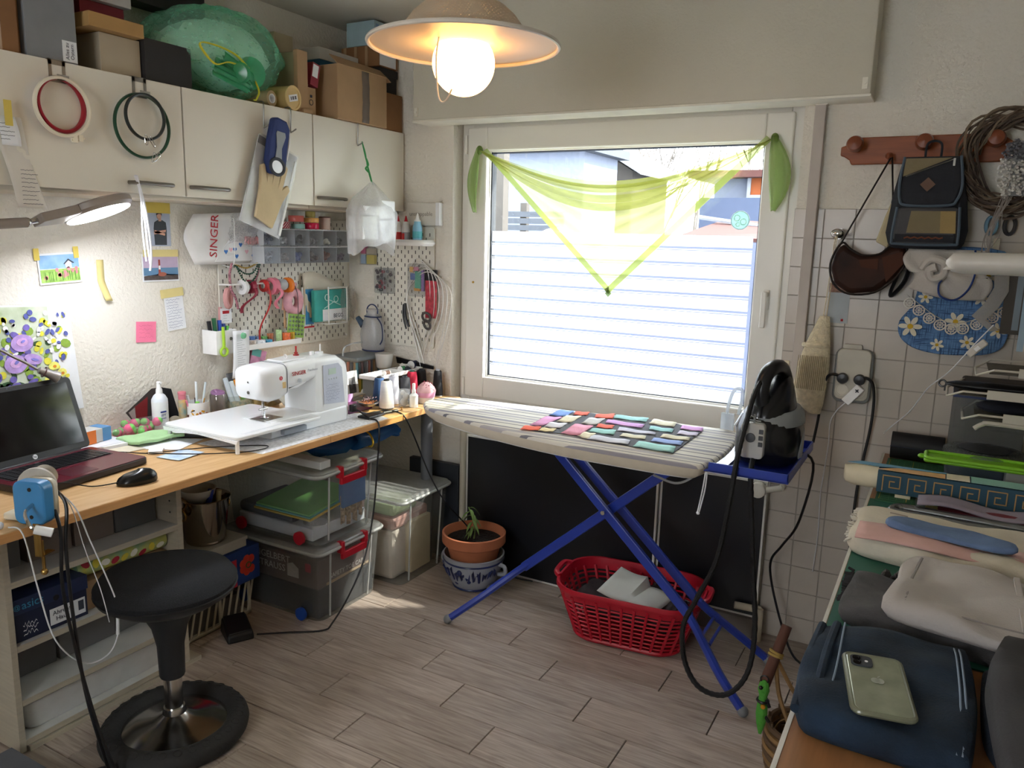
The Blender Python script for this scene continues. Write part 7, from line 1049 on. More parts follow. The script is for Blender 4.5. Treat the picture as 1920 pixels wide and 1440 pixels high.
# brown leather shoulder bag
lth = M('brown_leather', '3c2219', .62, spec=.25, var=(10, .5), col2='1f1513', bump=(30, .4)); lb = thing('leather_bag', 'dark brown leather shoulder bag hanging from the small peg', 'bag', (2.325, -.07, 1.43))
bodyp = [(-.108, .05), (-.085, .085), (-.06, .065), (-.02, .045), (.03, .05), (.06, .075), (.1, .085), (.115, .04), (.09, -.02), (.03, -.075), (-.05, -.085), (-.1, -.055), (-.118, 0)]
obj('body', MB().prism(bodyp, .07, (0, .03, 0), X, Z), lth, lb, bevel=.018, smooth=60); obj('piping', MB().tube(bez([(p_[0], -.036, p_[1]) for p_ in bodyp], 4, True), .004, 6, True), M('dark_leather', '1d1514', .45), lb); obj('strap', MB().tube([(-.1, -.0, .07), (.03, .0, .36), (.035, .0, .362), (.05, .005, .23), (.1, .0, .08)], .006, 6, flat=.5), M('dark_leather', '1d1514', .45), lb)
obj('patch', MB().prism([(-.03, .03), (.03, .035), (.03, .0), (-.02, .005)], .002, (0, -.041, 0), X, Z), M('rust_leather', '43200f', .6, spec=.25), lb); obj('flap_fold', MB().prism([(.04, .04), (.1, .06), (.105, .02), (.06, -.04)], .003, (0, -.041, 0), X, Z), M('rust_leather', '43200f', .6, spec=.25), lb)
# backpack
bk = thing('backpack', 'dark blue and olive backpack with a leather diamond patch', 'backpack', (2.48, -.11, 1.50)); nv = M('backpack_navy', '1e2129', .8, bump=(200, .3)); ol = M('backpack_olive', '7d7258', .85, bump=(200, .3)); tn = M('backpack_tan', '9a8458', .85, bump=(200, .3)); gy = M('backpack_grey', '4a4a4e', .85); pipe = M('piping_slate', '4a5866', .6)
obj('body', MB().prism([(-.1, .0), (.112, .0), (.122, .06), (.11, .15), (.085, .28), (-.085, .28), (-.105, .16), (-.115, .05)], .085, (0, .07, 0), X, Z), nv, bk, bevel=.02); obj('side_panel', MB().prism([(-.14, .02), (-.1, .0), (-.1, .13), (-.09, .2), (-.12, .1)], .06, (0, .06, 0), X, Z), M('cream_strap', 'b5a98a', .8), bk, bevel=.012)
obj('front_pocket', MB().prism([(-.088, .03), (-.07, .015), (.078, .015), (.094, .03), (.09, .13), (-.082, .13)], .03, (0, -.016, 0), X, Z), gy, bk, bevel=.012); obj('pocket_panel', MB().prism([(-.05, .05), (.045, .05), (.04, .118), (-.042, .118)], .003, (0, -.0462, 0), X, Z), ol, bk, smooth=0); obj('pocket_panel', MB().prism([(.045, .05), (.088, .05), (.082, .118), (.04, .118)], .003, (0, -.0462, 0), X, Z), tn, bk, smooth=0); obj('pocket_base', MB().prism(rect(-.082, .022, .086, .046), .003, (0, -.0462, 0), X, Z), nv, bk, smooth=0); obj('wavy_trim', MB().tube([(-.055 + .01 * k, -.05, .033 + .004 * (k % 2)) for k in range(12)], .003, 6), M('rust_trim', '6a3a26', .6), bk)
obj('flap', MB().prism([(-.078, .285), (.078, .285), (.09, .2), (.078, .15), (.055, .135), (-.06, .135), (-.082, .155), (-.085, .21)], .016, (0, -.018, 0), X, Z), nv, bk, bevel=.006); obj('flap_panel', MB().prism([(-.074, .28), (.055, .28), (-.078, .225)], .002, (0, -.0345, 0), X, Z), ol, bk, smooth=0); obj('piping', MB().tube(bez([(-.078, -.036, .285), (-.085, -.036, .21), (-.08, -.036, .155), (-.058, -.036, .136), (.056, -.036, .136), (.08, -.036, .152), (.09, -.036, .2), (.078, -.036, .285)], 5), .0045, 6), pipe, bk); obj('pocket_piping', MB().tube(bez([(-.084, -.046, .13), (-.09, -.046, .03), (-.07, -.046, .015), (.078, -.046, .015), (.096, -.046, .03), (.091, -.046, .13)], 5), .0045, 6), pipe, bk); obj('zip', MB().tube([(-.07, -.0365, .225), (.06, -.0365, .275)], .002, 5).bx(.058, -.04, .255, .064, -.036, .278), steel, bk); obj('diamond_patch', MB().prism([(0, .022), (.022, 0), (0, -.022), (-.022, 0)], .003, (-.005, -.0345, .2), X, Z), M('patch_leather', '5c3a22', .5), bk); obj('loop', MB().tube(bez([(-.022, 0, .285), (-.02, -.002, .325), (0, -.002, .335), (.02, -.002, .325), (.022, 0, .285)]), .004, 6), nv, bk)
# willow wreath
wr = thing('willow_wreath', 'woven grey brown willow wreath hanging on the end peg', 'wreath', (2.695, -.085, 1.77)); tw = [M('willow%d' % k, c_, .85) for k, c_ in enumerate(('57493e', '6b5a4b', '4a3f38', '7a6a58'))]; rd = random.Random(23)
for k in range(42):
    R0 = .125 + rd.uniform(-.02, .022); ph = rd.uniform(0, 6.28); f_ = rd.choice((2, 3, 4)); am = rd.uniform(.006, .022); a0 = rd.uniform(0, 6.28); sp_ = rd.uniform(2.6, 5.6); dy = rd.uniform(-.022, .02)
    obj('twig', MB().tube([((R0 + am * math.sin(f_ * a + ph)) * math.cos(a) * .98, dy + am * math.cos(f_ * a + ph), (R0 + am * math.sin(f_ * a + ph)) * math.sin(a) * 1.05) for a in [a0 + sp_ * j / 30 for j in range(31)]], rd.uniform(.0022, .0042), 5), tw[k % 4], wr)
# feather duster mop, glue guns etc at the frame edge
mp_ = thing('fluffy_duster', 'grey and white chenille duster head hanging beside the wreath', 'duster', (2.735, -.215, 1.66)); mb1 = MB(); mb2 = MB(); rd = random.Random(2)
for k in range(420):
    z = rd.uniform(0, .155); wd = .055 + .02 * math.sin(z * 20); x_ = rd.uniform(-wd, .09); y_ = rd.uniform(-.03, .0); d = Vector((rd.uniform(-1, 1) - .4 * (x_ < -.03), -1.2, rd.uniform(-.8, .4))).normalized() * .016; (mb2 if z > .105 else mb1).tube([(x_, y_, z), Vector((x_, y_, z)) + d], [.0045, .0035], 5)
obj('core', MB().bx(-.045, -.015, .0, .085, .012, .155), M('duster_core', '8b8b8b', .9), mp_); stuff(obj('white_loops', mb1, M('chenille_white', 'c9c7c2', .95), mp_)); stuff(obj('grey_loops', mb2, M('chenille_grey', '6a6a70', .95), mp_)); obj('handle', MB().cyl((.04, 0, .15), (.05, .01, .3), .008), gw, mp_)
sv = thing('storage_tin', 'pale blue plastic canister and roll on a wall bracket', 'canister', (2.82, -.25, 1.98)); obj('canister', MB().bx(-.065, -.05, -.12, .06, .05, .105), M('ice_blue', '9aa6b0', .4, var=(9, .1)), sv, bevel=.02); obj('roll', MB().lathe([(.034, 0), (.034, .12), (.027, .12), (.027, 0)], 24, (-.02, -.09, -.03), (.6, .75, 0)), M('roll_rose', '9b8379', .6), sv); obj('bracket', MB().bx(-.02, .05, -.02, .02, .25, .0), steel, sv)
wirem = M('thin_twig', '8d8680', .8); tg = thing('twig_bunch', 'loose bunch of thin dry stems hanging before the wreath', 'twigs', (2.685, -.17, 1.58)); rd = random.Random(8)
for k in range(10): obj('stem', MB().tube(bez([(.04 + rd.uniform(-.03, .03), .06, .16), (rd.uniform(-.01, .02), .02, .08), (-.02 + rd.uniform(-.02, .02), 0, -.03), (-.035 + rd.uniform(-.01, .02), 0, -.1)]), .0012, 5), wirem, tg)
sci = thing('scissors', 'scissors with light blue and black handles behind the white roll', 'scissors', (2.665, -.03, 1.55)); obj('nail', MB().cyl((.02, .0, .03), (.02, .031, .03), .002), steel, sci)

for x_ in (.0, .05): obj('grip', MB().torus((x_, 0, .03), .018, .006, (0, 1, 0), 24, 8, sx=.8, sy=1.5), M('grip_blue' if x_ == 0 else 'grip_dark', '6f93a8' if x_ == 0 else '2b2d33', .4), sci)
obj('blades', MB().prism([(.01, -.01), (.03, -.01), (.026, -.13), (.018, -.15)], .003, (0, 0, 0), X, Z), chrome, sci)
rl = thing('fabric_roll', 'long white plastic wrapped roll sticking out from the shelf', 'roll', (2.70, -.52, 1.468)); obj('roll', MB().loft([[Vector((x_, r_ * math.cos(a), r_ * .8 * math.sin(a) * (1 + .05 * math.sin(3 * a)))) for a in [2 * math.pi * k / 20 for k in range(20)]] for x_, r_ in ((-.145, .006), (-.13, .03), (-.11, .036), (.1, .038), (.5, .038))]), M('roll_white', 'd5d1ca', .35), rl, smooth=60)
obj('end_fold', MB().sheet(lambda a, b: (-.15 + .04 * b, -.02 + .04 * a, -.02 + .045 * b * a), 4, 4), M('roll_white', 'd5d1ca', .35), rl, solid=.001); obj('bracket', MB().bx(.45, -.03, -.045, .47, .03, -.03).bx(.465, -.03, -.045, .75, .03, -.035), steel, rl)
# blue apron with daffodils, lace and white cloth
ap = thing('daffodil_apron', 'blue woven print apron with white daffodils and a lace border', 'apron', (2.60, -.035, 1.32)); apm = bpy.data.materials.new('blue_woven_print'); apm.use_nodes = True; nt = apm.node_tree; b_ = nt.nodes['Principled BSDF']; b_.inputs['Roughness'].default_value = .9; tc = nt.nodes.new('ShaderNodeTexCoord'); br_ = nt.nodes.new('ShaderNodeTexNoise'); mp1 = nt.nodes.new('ShaderNodeMapping'); mp1.inputs['Scale'].default_value = (16, 1, 260); mp2 = nt.nodes.new('ShaderNodeMapping'); mp2.inputs['Scale'].default_value = (260, 1, 16); n2_ = nt.nodes.new('ShaderNodeTexNoise'); br_.inputs['Scale'].default_value = 1; n2_.inputs['Scale'].default_value = 1
for a_, b2_ in ((mp1, br_), (mp2, n2_)): nt.links.new(tc.outputs['Object'], a_.inputs[0]); nt.links.new(a_.outputs[0], b2_.inputs['Vector'])
mx_ = nt.nodes.new('ShaderNodeMath'); mx_.operation = 'MINIMUM'; nt.links.new(br_.outputs['Fac'], mx_.inputs[0]); nt.links.new(n2_.outputs['Fac'], mx_.inputs[1]); cr = nt.nodes.new('ShaderNodeValToRGB'); cr.color_ramp.elements[0].position = .33; cr.color_ramp.elements[0].color = (*lin('2b4468'), 1); cr.color_ramp.elements[1].position = .5; cr.color_ramp.elements[1].color = (*lin('5f86b5'), 1); nt.links.new(mx_.outputs[0], cr.inputs[0]); nt.links.new(cr.outputs[0], b_.inputs[0])
outa = [(-.165, -.06), (-.16, -.11), (-.12, -.145), (-.05, -.16), (.03, -.16), (.1, -.15), (.14, -.12), (.15, -.05), (.13, .08), (.11, .18), (-.1, .18), (-.115, .1), (-.13, .0)]
rr2 = bez([(a, b, 0) for a, b in outa], 4, True); obj('cloth', MB().loft([[Vector((p_.x, -.012 + .006 * math.sin(30 * p_.x), p_.y)) for p_ in rr2], [Vector((p_.x, .012, p_.y)) for p_ in rr2]]), apm, ap, bevel=.004)
pw = M('petal_cream', 'd8d3c0', .85); py_ = M('daffodil_cup', 'c9a52c', .8)
for k, (x_, z_, s_) in enumerate(((-.13, -.075, .034), (-.095, .025, .021), (-.0, -.05, .03), (.065, .03, .024), (.04, -.115, .022), (-.045, -.13, .02), (.12, -.07, .024), (-.035, .065, .02), (.075, .1, .026))):
    for q in range(6): obj('petal', MB().prism(ell(s_ * .62 * math.cos(q * 1.047 + k), s_ * .62 * math.sin(q * 1.047 + k), s_ * .45, s_ * .24, 10, q * 1.047 + k), .0007, (x_, -.0195, z_), X, Z), pw, ap, smooth=0)
    obj('cup', MB().prism(ell(0, 0, s_ * .26, s_ * .26, 12), .0009, (x_, -.0203, z_), X, Z), py_, ap, smooth=0)
lc = M('lace_white', 'dcd8d0', .9); lp_ = bez([(-.15, -.02, .03), (-.11, -.02, .0), (-.06, -.02, -.035), (-.01, -.02, -.055), (.04, -.02, -.045), (.1, -.02, -.01), (.14, -.02, .015)], 6)
mb = MB(); mb.tube(lp_, .003, 6, flat=.4); mb.tube([p_ + Vector((0, -.001, -.012)) for p_ in lp_], .0022, 6, flat=.4)
for k in range(2, len(lp_) - 2, 4): c_ = lp_[k] + Vector((0, -.001, -.02)); mb.torus(c_, .0165, .0024, (0, 1, 0), 18, 5); mb.torus(c_, .009, .0016, (0, 1, 0), 14, 5); [mb.tube([c_, c_ + Vector((.015 * math.cos(a), 0, .015 * math.sin(a)))], .001, 4) for a in [6.28 * j / 8 for j in range(8)]]
obj('lace', mb, lc, ap)
wc2 = thing('knit_garment', 'crumpled white garment with a dark blue binding over the apron', 'clothing', (2.568, -.09, 1.44)); obj('cloth', MB().sheet(lambda a, b: (-.12 + .22 * a + .02 * math.sin(6 * b), -.02 - .025 * math.sin(3.1 * a) * math.sin(3.1 * b) + .008 * math.sin(14 * a + 7 * b), -.08 + .14 * b - .03 * a * (1 - b) + .03 * abs(a - .5) * (b < .5)), 24, 18), M('white_knit', 'bdb7b0', .95, bump=(200, .3)), wc2, solid=.006); obj('rosette', MB().tube(bez([(-.08, -.04, .0), (-.06, -.055, .03), (-.02, -.06, .02), (-.02, -.055, -.02), (-.05, -.055, -.03), (-.06, -.06, -.005), (-.04, -.065, .005)], 6), .013, 8), M('white_knit', 'bdb7b0', .95), wc2); obj('binding', MB().tube(bez([(.06, -.05, .06), (.068, -.055, .0), (.055, -.055, -.06), (.02, -.055, -.095), (-.02, -.055, -.085), (-.028, -.055, -.05), (-.015, -.055, -.025)]), .0055, 6, flat=.6), M('binding_blue', '1f3a7a', .7), wc2)
tag(obj('black_belt', MB().tube(bez([(2.41, -.06, 1.52), (2.42, -.065, 1.44), (2.40, -.06, 1.36), (2.405, -.06, 1.345), (2.44, -.065, 1.40), (2.455, -.06, 1.5)]), .012, 8, flat=.5), black), 'black folded umbrella strap hanging below the backpack', 'strap')
hg = thing('acrylic_template', 'curved clear acrylic sewing template hanging at the shelf', 'template', (2.69, -.16, 1.36)); obj('plate', MB().prism([(-.04, .12), (-.01, .13), (.035, .08), (.04, .02), (.02, -.03), (-.01, -.07), (.03, -.1), (.005, -.105), (-.05, -.06), (-.02, -.02), (.0, .03), (-.005, .07)], .004, (0, 0, 0), X, Z), sheer('acrylic', 'c9c4bd', .45, .3), hg, bevel=.001); obj('dark_panel', MB().bx(.03, .004, -.11, .12, .01, .12), M('dark_panel', '45413d', .8), hg, smooth=0); obj('hanger', MB().cyl((.0, 0, .12), (.0, .155, .12), .003), steel, hg)
# crocheted bag, calendar sheet
kn = M('cream_crochet', 'd6c9ac', .95, bump=(140, .9, .006), var=(60, .15)); mbg = thing('crochet_bag', 'long cream crocheted net bag hanging by two cords from a chrome hook', 'bag', (2.175, -.055, 1.0)); prof_ = [(.0, .02, .02), (.035, .045, .0), (.1, .055, -.005), (.18, .052, .0), (.25, .04, .01), (.31, .026, .02), (.35, .016, .025)]
obj('bag', MB().loft([[Vector((dx + r_ * math.cos(a) * (1 + .08 * math.sin(5 * a + 9 * z_)), r_ * .5 * math.sin(a), z_ - .09)) for a in [2 * math.pi * k / 26 for k in range(26)]] for z_, r_, dx in prof_]), kn, mbg, smooth=60); obj('gather', MB().torus((.005, 0, .155), .04, .009, (.0, .1, 1), 24, 8, sx=1, sy=.6), kn, mbg); mb = MB()
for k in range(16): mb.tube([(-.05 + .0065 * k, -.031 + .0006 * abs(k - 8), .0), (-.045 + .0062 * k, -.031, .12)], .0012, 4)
obj('net_ribs', mb, M('crochet_dark', '9a8c6c', .95), mbg); obj('cord', MB().tube(bez([(.02, 0, .26), (.028, 0, .4), (.035, -.02, .535)]), .002, 6).tube(bez([(.03, 0, .26), (.036, 0, .4), (.04, -.02, .535)]), .002, 6), kn, mbg)  # net ribs in a darker tan than the bag
hk = thing('chrome_hook', 'shiny chrome wall hook beside the leather bag', 'hook', (2.215, -.004, 1.545)); obj('knob', MB().ball((0, -.045, .0), .022, 18, (1.1, .8, .8)).cyl((0, 0, 0), (0, -.04, 0), .008), chrome, hk); obj('plate', MB().lathe([(.02, 0), (.018, .004)], 20, (0, .0, 0), (0, -1, 0)), chrome, hk)
cs_ = thing('calendar_sheet', 'pale blue grey card on the tiles under the leather bag', 'card', (2.235, -.0065, 1.30)); obj('sheet', MB().bx(-.036, -.002, -.065, .034, 0, .06), M('pale_blue_card', 'aeb6bb', .6), cs_, smooth=0); obj('photo_strip', MB().bx(-.036, -.0028, .042, .034, -.0021, .075), M('photo_warm', '8a6a5c', .6, var=(60, .6)), cs_, smooth=0); obj('mark', MB().bx(.012, -.0026, -.058, .02, -.0021, -.05), inkred, cs_, smooth=0)
# socket with plugs
sk = thing('wall_socket', 'grey framed quadruple wall socket on the tiles', 'socket', (2.308, -.0065, 1.055)); obj('frame', MB().prism(rrect(.125, .19, .025), .03, (0, 0, 0), X, Z), M('socket_grey', '6f706e', .4), sk, bevel=.004); obj('cover', MB().prism(rrect(.11, .18, .02), .01, (.0, -.03, .006), X, Z), M('socket_cream', 'b9b3a4', .35), sk, bevel=.003); obj('top_tab', MB().prism(rrect(.06, .02, .006), .02, (-.01, 0, .1), X, Z), M('socket_cream', 'b9b3a4', .35), sk)
for x_, z_ in ((-.03, -.02), (.025, -.02), (-.03, -.06), (.025, -.06)): r_ = obj('outlet', MB().lathe([(.0215, 0), (.0215, .002), (.018, .002), (.017, -.002), (.001, -.002)], 24, (x_, -.041, z_ + .01), (0, -1, 0)), M('socket_cream2', 'cdc7b8', .35), sk); obj('pin_hole', MB().lathe([(.003, 0), (.003, .0008)], 10, (x_ - .008, -.0395, z_ + .013), (0, -1, 0)).lathe([(.003, 0), (.003, .0008)], 10, (x_ + .008, -.0395, z_ + .007), (0, -1, 0)), black, r_)
def plug(label, x_, pts):
    t = thing('mains_plug', label, 'plug', (x_, -.052, 1.048), group='black plugs in the wall socket'); obj('body', MB().lathe([(.019, 0), (.0195, .01), (.016, .022), (.001, .024)], 20, (0, 0, 0), (0, -1, 0)), black, t); obj('cord', MB().tube(bez([Vector(p_) - Vector((x_, -.052, 1.048)) for p_ in pts]), .005, 8), black, t)
plug('black plug whose cord bends left behind the crochet bag', 2.278, [(2.278, -.065, 1.048), (2.255, -.065, 1.06), (2.23, -.06, 1.05), (2.215, -.05, 1.0), (2.21, -.04, .9), (2.20, -.04, .8)]); plug('black plug whose cord falls straight down the tiles', 2.333, [(2.333, -.065, 1.048), (2.352, -.065, 1.058), (2.375, -.06, 1.04), (2.385, -.05, .98), (2.383, -.04, .88), (2.37, -.035, .75), (2.36, -.035, .6), (2.36, -.035, .2)])
ad = thing('usb_adapter', 'white slim charger plug in the lower socket', 'charger', (2.322, -.052, 1.0), rot=(0, math.radians(38), 0)); obj('body', MB().bx(-.016, -.02, -.045, .016, 0, .03), white, ad, bevel=.003); obj('mark', MB().bx(-.002, -.0205, .006, .002, -.02, .02).bx(-.007, -.0205, .011, .007, -.02, .015), ink, ad, smooth=0); 
tag(obj('white_charging_cable', MB().tube(bez([(2.295, -.06, .962), (2.27, -.05, .93), (2.25, -.03, .88), (2.25, -.02, .8), (2.245, -.02, .7), (2.24, -.015, .6), (2.245, -.015, .45), (2.24, -.015, .3)]), .002, 6), cw), 'thin white charging cable hanging down the tiles', 'cable')
tag(obj('lamp_cord', MB().tube(bez([(2.43, -.1, .88), (2.45, -.06, .90), (2.50, -.06, .96), (2.545, -.1, 1.05), (2.60, -.16, 1.12), (2.66, -.2, 1.22), (2.70, -.21, 1.28)]), .0018, 6), cw), 'thin white cord rising from the glasses case to the shelf', 'cord'); t = thing('cord_switch', 'white inline cord switch hanging by the shelf', 'switch', (2.665, -.21, 1.205), rot=(0, math.radians(42), 0)); obj('body', MB().bx(-.011, -.009, -.032, .011, .009, .032), M('switch_white', 'c9c4bb', .4), t, bevel=.004); obj('rocker', MB().bx(-.006, -.012, -.008, .006, -.009, .008), white, t, bevel=.001)
# ---------------------------------------------------------------- right hand table
TT = .79; tw_ = M('table_veneer', '9a6a42', .45, var=(5, .18), stretch=(14, 1, 1)); tb_ = thing('work_table', 'brown veneer work table with a white edge along the right side', 'table', (0, 0, 0)); obj('top', MB().bx(2.437, -2.75, TT - .03, 3.3, -.012, TT), tw_, tb_, smooth=0); obj('edge_strip', MB().bx(2.43, -2.75, TT - .034, 2.437, -.012, TT + .001), M('edge_white', 'dcd8d0', .4), tb_, smooth=0)
for x_, y_ in ((2.52, -.1), (2.52, -2.65), (3.22, -.1), (3.22, -2.65)): obj('leg', MB().bx(x_ - .025, y_ - .025, 0, x_ + .025, y_ + .025, TT - .031), M('leg_grey', '6f6a64', .5), tb_, smooth=0)
mg_ = M('mat_green', '1f5a4a', .6, var=(4, .1)); mat1 = thing('cutting_mat', 'plain dark green cutting mat under the jeans', 'cutting mat', (0, 0, TT + .0012)); obj('mat', MB().bx(2.439, -1.515, 0, 3.2, -.60, .003), mg_, mat1, smooth=0)
mat2 = thing('cutting_mat', 'green cutting mat with yellow grid lines near the wall', 'cutting mat', (0, 0, TT + .0045)); obj('mat', MB().bx(2.452, -.62, 0, 3.2, -.10, .003), M('mat_green2', '2a5f45', .6), mat2, smooth=0); mb = MB(); mb2_ = MB()
for k in range(36): mb.bx(2.465 + .02 * k, -.60, .0031, 2.466 + .02 * k, -.115, .0034)
for k in range(25): mb.bx(2.46, -.60 + .02 * k, .0031, 3.19, -.599 + .02 * k, .0034)
for x_ in (2.46, 2.53): mb2_.bx(x_, -.6, .0034, x_ + .002, -.115, .0036)
stuff(obj('grid_lines', mb, M('grid_green', '5f8a62', .7), mat2, smooth=0)); obj('grid_bold', mb2_, M('grid_yellow', 'b0a04a', .7), mat2, smooth=0)
gcx = thing('glasses_case', 'black hard glasses case on the table by the tiles', 'case', (2.535, -.07, TT + .001)); obj('shell', MB().loft([[Vector((x_, (.035 if s_ else .033) * math.cos(a), .048 + .046 * math.sin(a) if math.sin(a) > 0 else .048 + .046 * max(math.sin(a), -.98))) for a in [2 * math.pi * k / 24 for k in range(24)]] for x_, s_ in ((-.08, 0), (-.078, 1), (.078, 1), (.08, 0))]), M('case_black', '16171c', .6), gcx, bevel=.006, smooth=40); obj('lid_line', MB().bx(-.081, -.0365, .05, .081, -.034, .0515), M('case_navy', '1c2a45', .6), gcx, smooth=0)
cbx2 = thing('cake_container', 'stacked clear plastic tubs with a black inner dish', 'container', (2.72, -.26, TT + .009)); obj('square_tub', MB().loft([[Vector((px, py + .13, z_)) for px, py in rrect(.2, .16, .02)] for z_ in (.0, .27)]), sheer('tub_clear', '9a9f9f', .35, .3), cbx2); obj('round_tub', MB().lathe([(.085, 0), (.1, .004), (.105, .07), (.11, .075), (.11, .085), (.105, .088)], 40), sheer('tub_blue', '8a94a4', .5, .3), cbx2); obj('round_lid', MB().lathe([(.112, .088), (.112, .1), (.105, .104), (.001, .104)], 40), sheer('tub_lid', 'a3aaa8', .4, .3), cbx2); obj('black_dish', MB().lathe([(.001, .105), (.07, .106), (.072, .109), (.001, .109)], 36), black, cbx2); obj('purse', MB().bx(-.08, .06, .272, .12, .2, .30), M('purse_dark', '4a4340', .7, var=(20, .3)), cbx2, bevel=.008); obj('blue_band', MB().bx(-.101, .048, .25, .101, .21, .258), M('band_navy', '2c3a66', .5), cbx2, smooth=0)
gl_ = thing('green_tray', 'lime green plastic tray lid lying across the sleeve board', 'tray', (2.72, -.40, TT + .094), math.radians(1)); lime = M('lime_green', '7cb82a', .35); obj('tray', MB().bx(-.16, -.045, 0, .4, .045, .012), lime, gl_, bevel=.006); obj('tray_rim', MB().tube([Vector((px + .12, py, .014)) for px, py in rrect(.55, .085, .015)], .006, 8, True), lime, gl_); obj('hook_tab', MB().ball((-.165, .0, .008), .012, 12, (1, 1.2, .6)), lime, gl_)
obj('support_box', MB().bx(.05, -.03, -.085, .35, .03, -.001), M('box_grey', '8a8a86', .7), gl_)
slb = thing('sleeve_board', 'long wooden sleeve board painted with a Greek key border', 'sleeve board', (2.60, -.535, TT + .047)); obj('body', MB().prism([(-.15, .02), (-.15, .034), (.5, .034), (.5, -.03), (-.15, -.03)], .075, (0, .037, 0), X, Z) if 0 else MB().bx(-.15, -.032, -.03, .6, .032, .034), M('key_blue', '274a5c', .6), slb, bevel=.002); cr_ = M('board_cream', 'd9cfb4', .6)
obj('nose', MB().loft([[Vector((x_, s_ * .034 * math.cos(a), .004 + .032 * s_ * math.sin(a) if s_ > .5 else .01 + .022 * math.sin(a))) for a in [2 * math.pi * k / 20 for k in range(20)]] for x_, s_ in ((-.242, .3), (-.235, .8), (-.21, 1), (-.15, 1))]), cr_, slb, smooth=60); obj('top_blue', MB().prism([(-.235, .0), (-.2, .03), (.1, .03), (-.1, .01), (-.15, -.005)], .0015, (0, 0, .0375), X, Y), M('top_blue', '6f9fb8', .6), slb, smooth=0); obj('top_amber', MB().prism([(-.15, -.032), (.02, -.032), (.02, .012), (-.1, .005)], .0012, (0, 0, .0375), X, Y), M('top_amber', 'd3a873', .6, var=(20, .2)), slb, smooth=0); obj('top_cream', MB().bx(.023, -.032, .0375, .08, .03, .039), cr_, slb, smooth=0); obj('top_aqua', MB().bx(.083, -.032, .0375, .6, .03, .039), M('top_aqua', '8fbcae', .6), slb, smooth=0)
gk = M('key_gold', 'b08a5a', .6)
for k in range(8):
    x0 = -.135 + .065 * k; P_ = [(x0, -.022), (x0, .022), (x0 + .045, .022), (x0 + .045, -.012), (x0 + .018, -.012), (x0 + .018, .006), (x0 + .03, .006)]; mb = MB()
    for i in range(len(P_) - 1): (ax_, az_), (bx_, bz_) = P_[i], P_[i + 1]; mb.bx(min(ax_, bx_) - .0015, -.034, min(az_, bz_) - .0015, max(ax_, bx_) + .0015, -.0322, max(az_, bz_) + .0015)
    obj('key_motif', mb, gk, slb, smooth=0)
obj('foot', MB().bx(-.1, -.03, -.046, -.06, .03, -.03).bx(.4, -.03, -.046, .44, .03, -.03), cr_, slb)
zb = thing('zip_bags', 'flat pile of zip bags and card packs on the cutting mats', 'packets', (2.66, -.66, TT + .008)); obj('yellow_pack', MB().bx(-.08, -.05, 0, .45, .03, .012), M('pack_yellow', 'b5a45e', .6), zb, smooth=0); obj('red_pack', MB().bx(-.05, -.04, .0125, .45, .035, .024), M('pack_red', '6f2530', .6), zb, smooth=0); obj('grey_bag', MB().sheet(lambda a, b: (-.1 + .5 * a, -.045 + .09 * b, .03 + .008 * math.sin(12 * a) + .004 * math.sin(9 * b)), 20, 5), M('bag_lilac_grey', '8f8592', .6), zb, solid=.004); obj('clear_edge', MB().bx(-.105, -.05, 0, -.08, .03, .03), sheer('clear_case', 'cfd3d6', .3, .3), zb, smooth=0)
tag(obj('chrome_bar', MB().tube(bez([(3.1, -.735, TT + .02), (2.8, -.715, TT + .02), (2.56, -.70, TT + .02), (2.515, -.705, TT + .02), (2.505, -.735, TT + .02), (2.53, -.752, TT + .02), (2.8, -.77, TT + .02), (3.1, -.79, TT + .02)], 8), .0125, 10), M('satin_bar', '8d9092', .25, .9)), 'bent satin metal tube handle lying on the cutting mat', 'handle')
tag(obj('tweezers', MB().tube([(2.79, -.72, TT + .15), (2.80, -.77, TT + .06)], .0022, 6).tube([(2.80, -.72, TT + .15), (2.804, -.77, TT + .06)], .0022, 6), chrome), 'pair of thin metal knitting pins leaning on the metal tube', 'needles')
def cloth(name, label, cat, poly, z0, h, mt, wr_=.004, seed=1, parts=None, over=0):
    """folded cloth: rounded slab with wrinkled top"""
    c = Vector((sum(p_[0] for p_ in poly) / len(poly), sum(p_[1] for p_ in poly) / len(poly), 0)); t = thing(name, label, cat, (c.x, c.y, z0)); P_ = [Vector((p_.x - c.x, p_.y - c.y, 0)) for p_ in bez([(a, b, 0) for a, b in poly], 6, True)]; rd = random.Random(seed); k1, k2, k3 = rd.uniform(20, 34), rd.uniform(14, 24), rd.uniform(0, 6)
    def wz(p_): return wr_ * (math.sin(k1 * p_.x + k2 * p_.y + k3) + .7 * math.sin(k2 * 2.1 * p_.x - k1 * 1.3 * p_.y + 1) + .4 * math.sin(k1 * 2.7 * p_.y + 2))
    rings = [[p_ * .97 for p_ in P_], [p_ * 1.005 + Z * h * .3 for p_ in P_], [p_ * 1.0 + Z * (h * .7 + wz(p_) * .3) for p_ in P_]]
    for s_ in (.97, .88, .76, .62, .46, .3, .14, .02): rings.append([p_ * s_ + Z * (h * (.93 if s_ > .95 else 1) + wz(p_ * s_)) for p_ in P_])
    o = obj('fabric', MB().loft(rings), mt, t, smooth=70); return t
pk = M('pink_linen', 'd3aaa2', .9, bump=(160, .3)); crm = M('cream_linen', 'd0c7b6', .9, bump=(160, .3))
pil = cloth('linen_pack', 'folded cream and pink linen cloth on the cutting mat', 'cloth', [(2.435, -1.07), (2.432, -.95), (2.44, -.84), (2.55, -.835), (2.75, -.845), (3.0, -.86), (3.0, -1.14), (2.75, -1.125), (2.55, -1.11)], TT + .006, .05, crm, .003, 3); pc = Vector(pil.location)
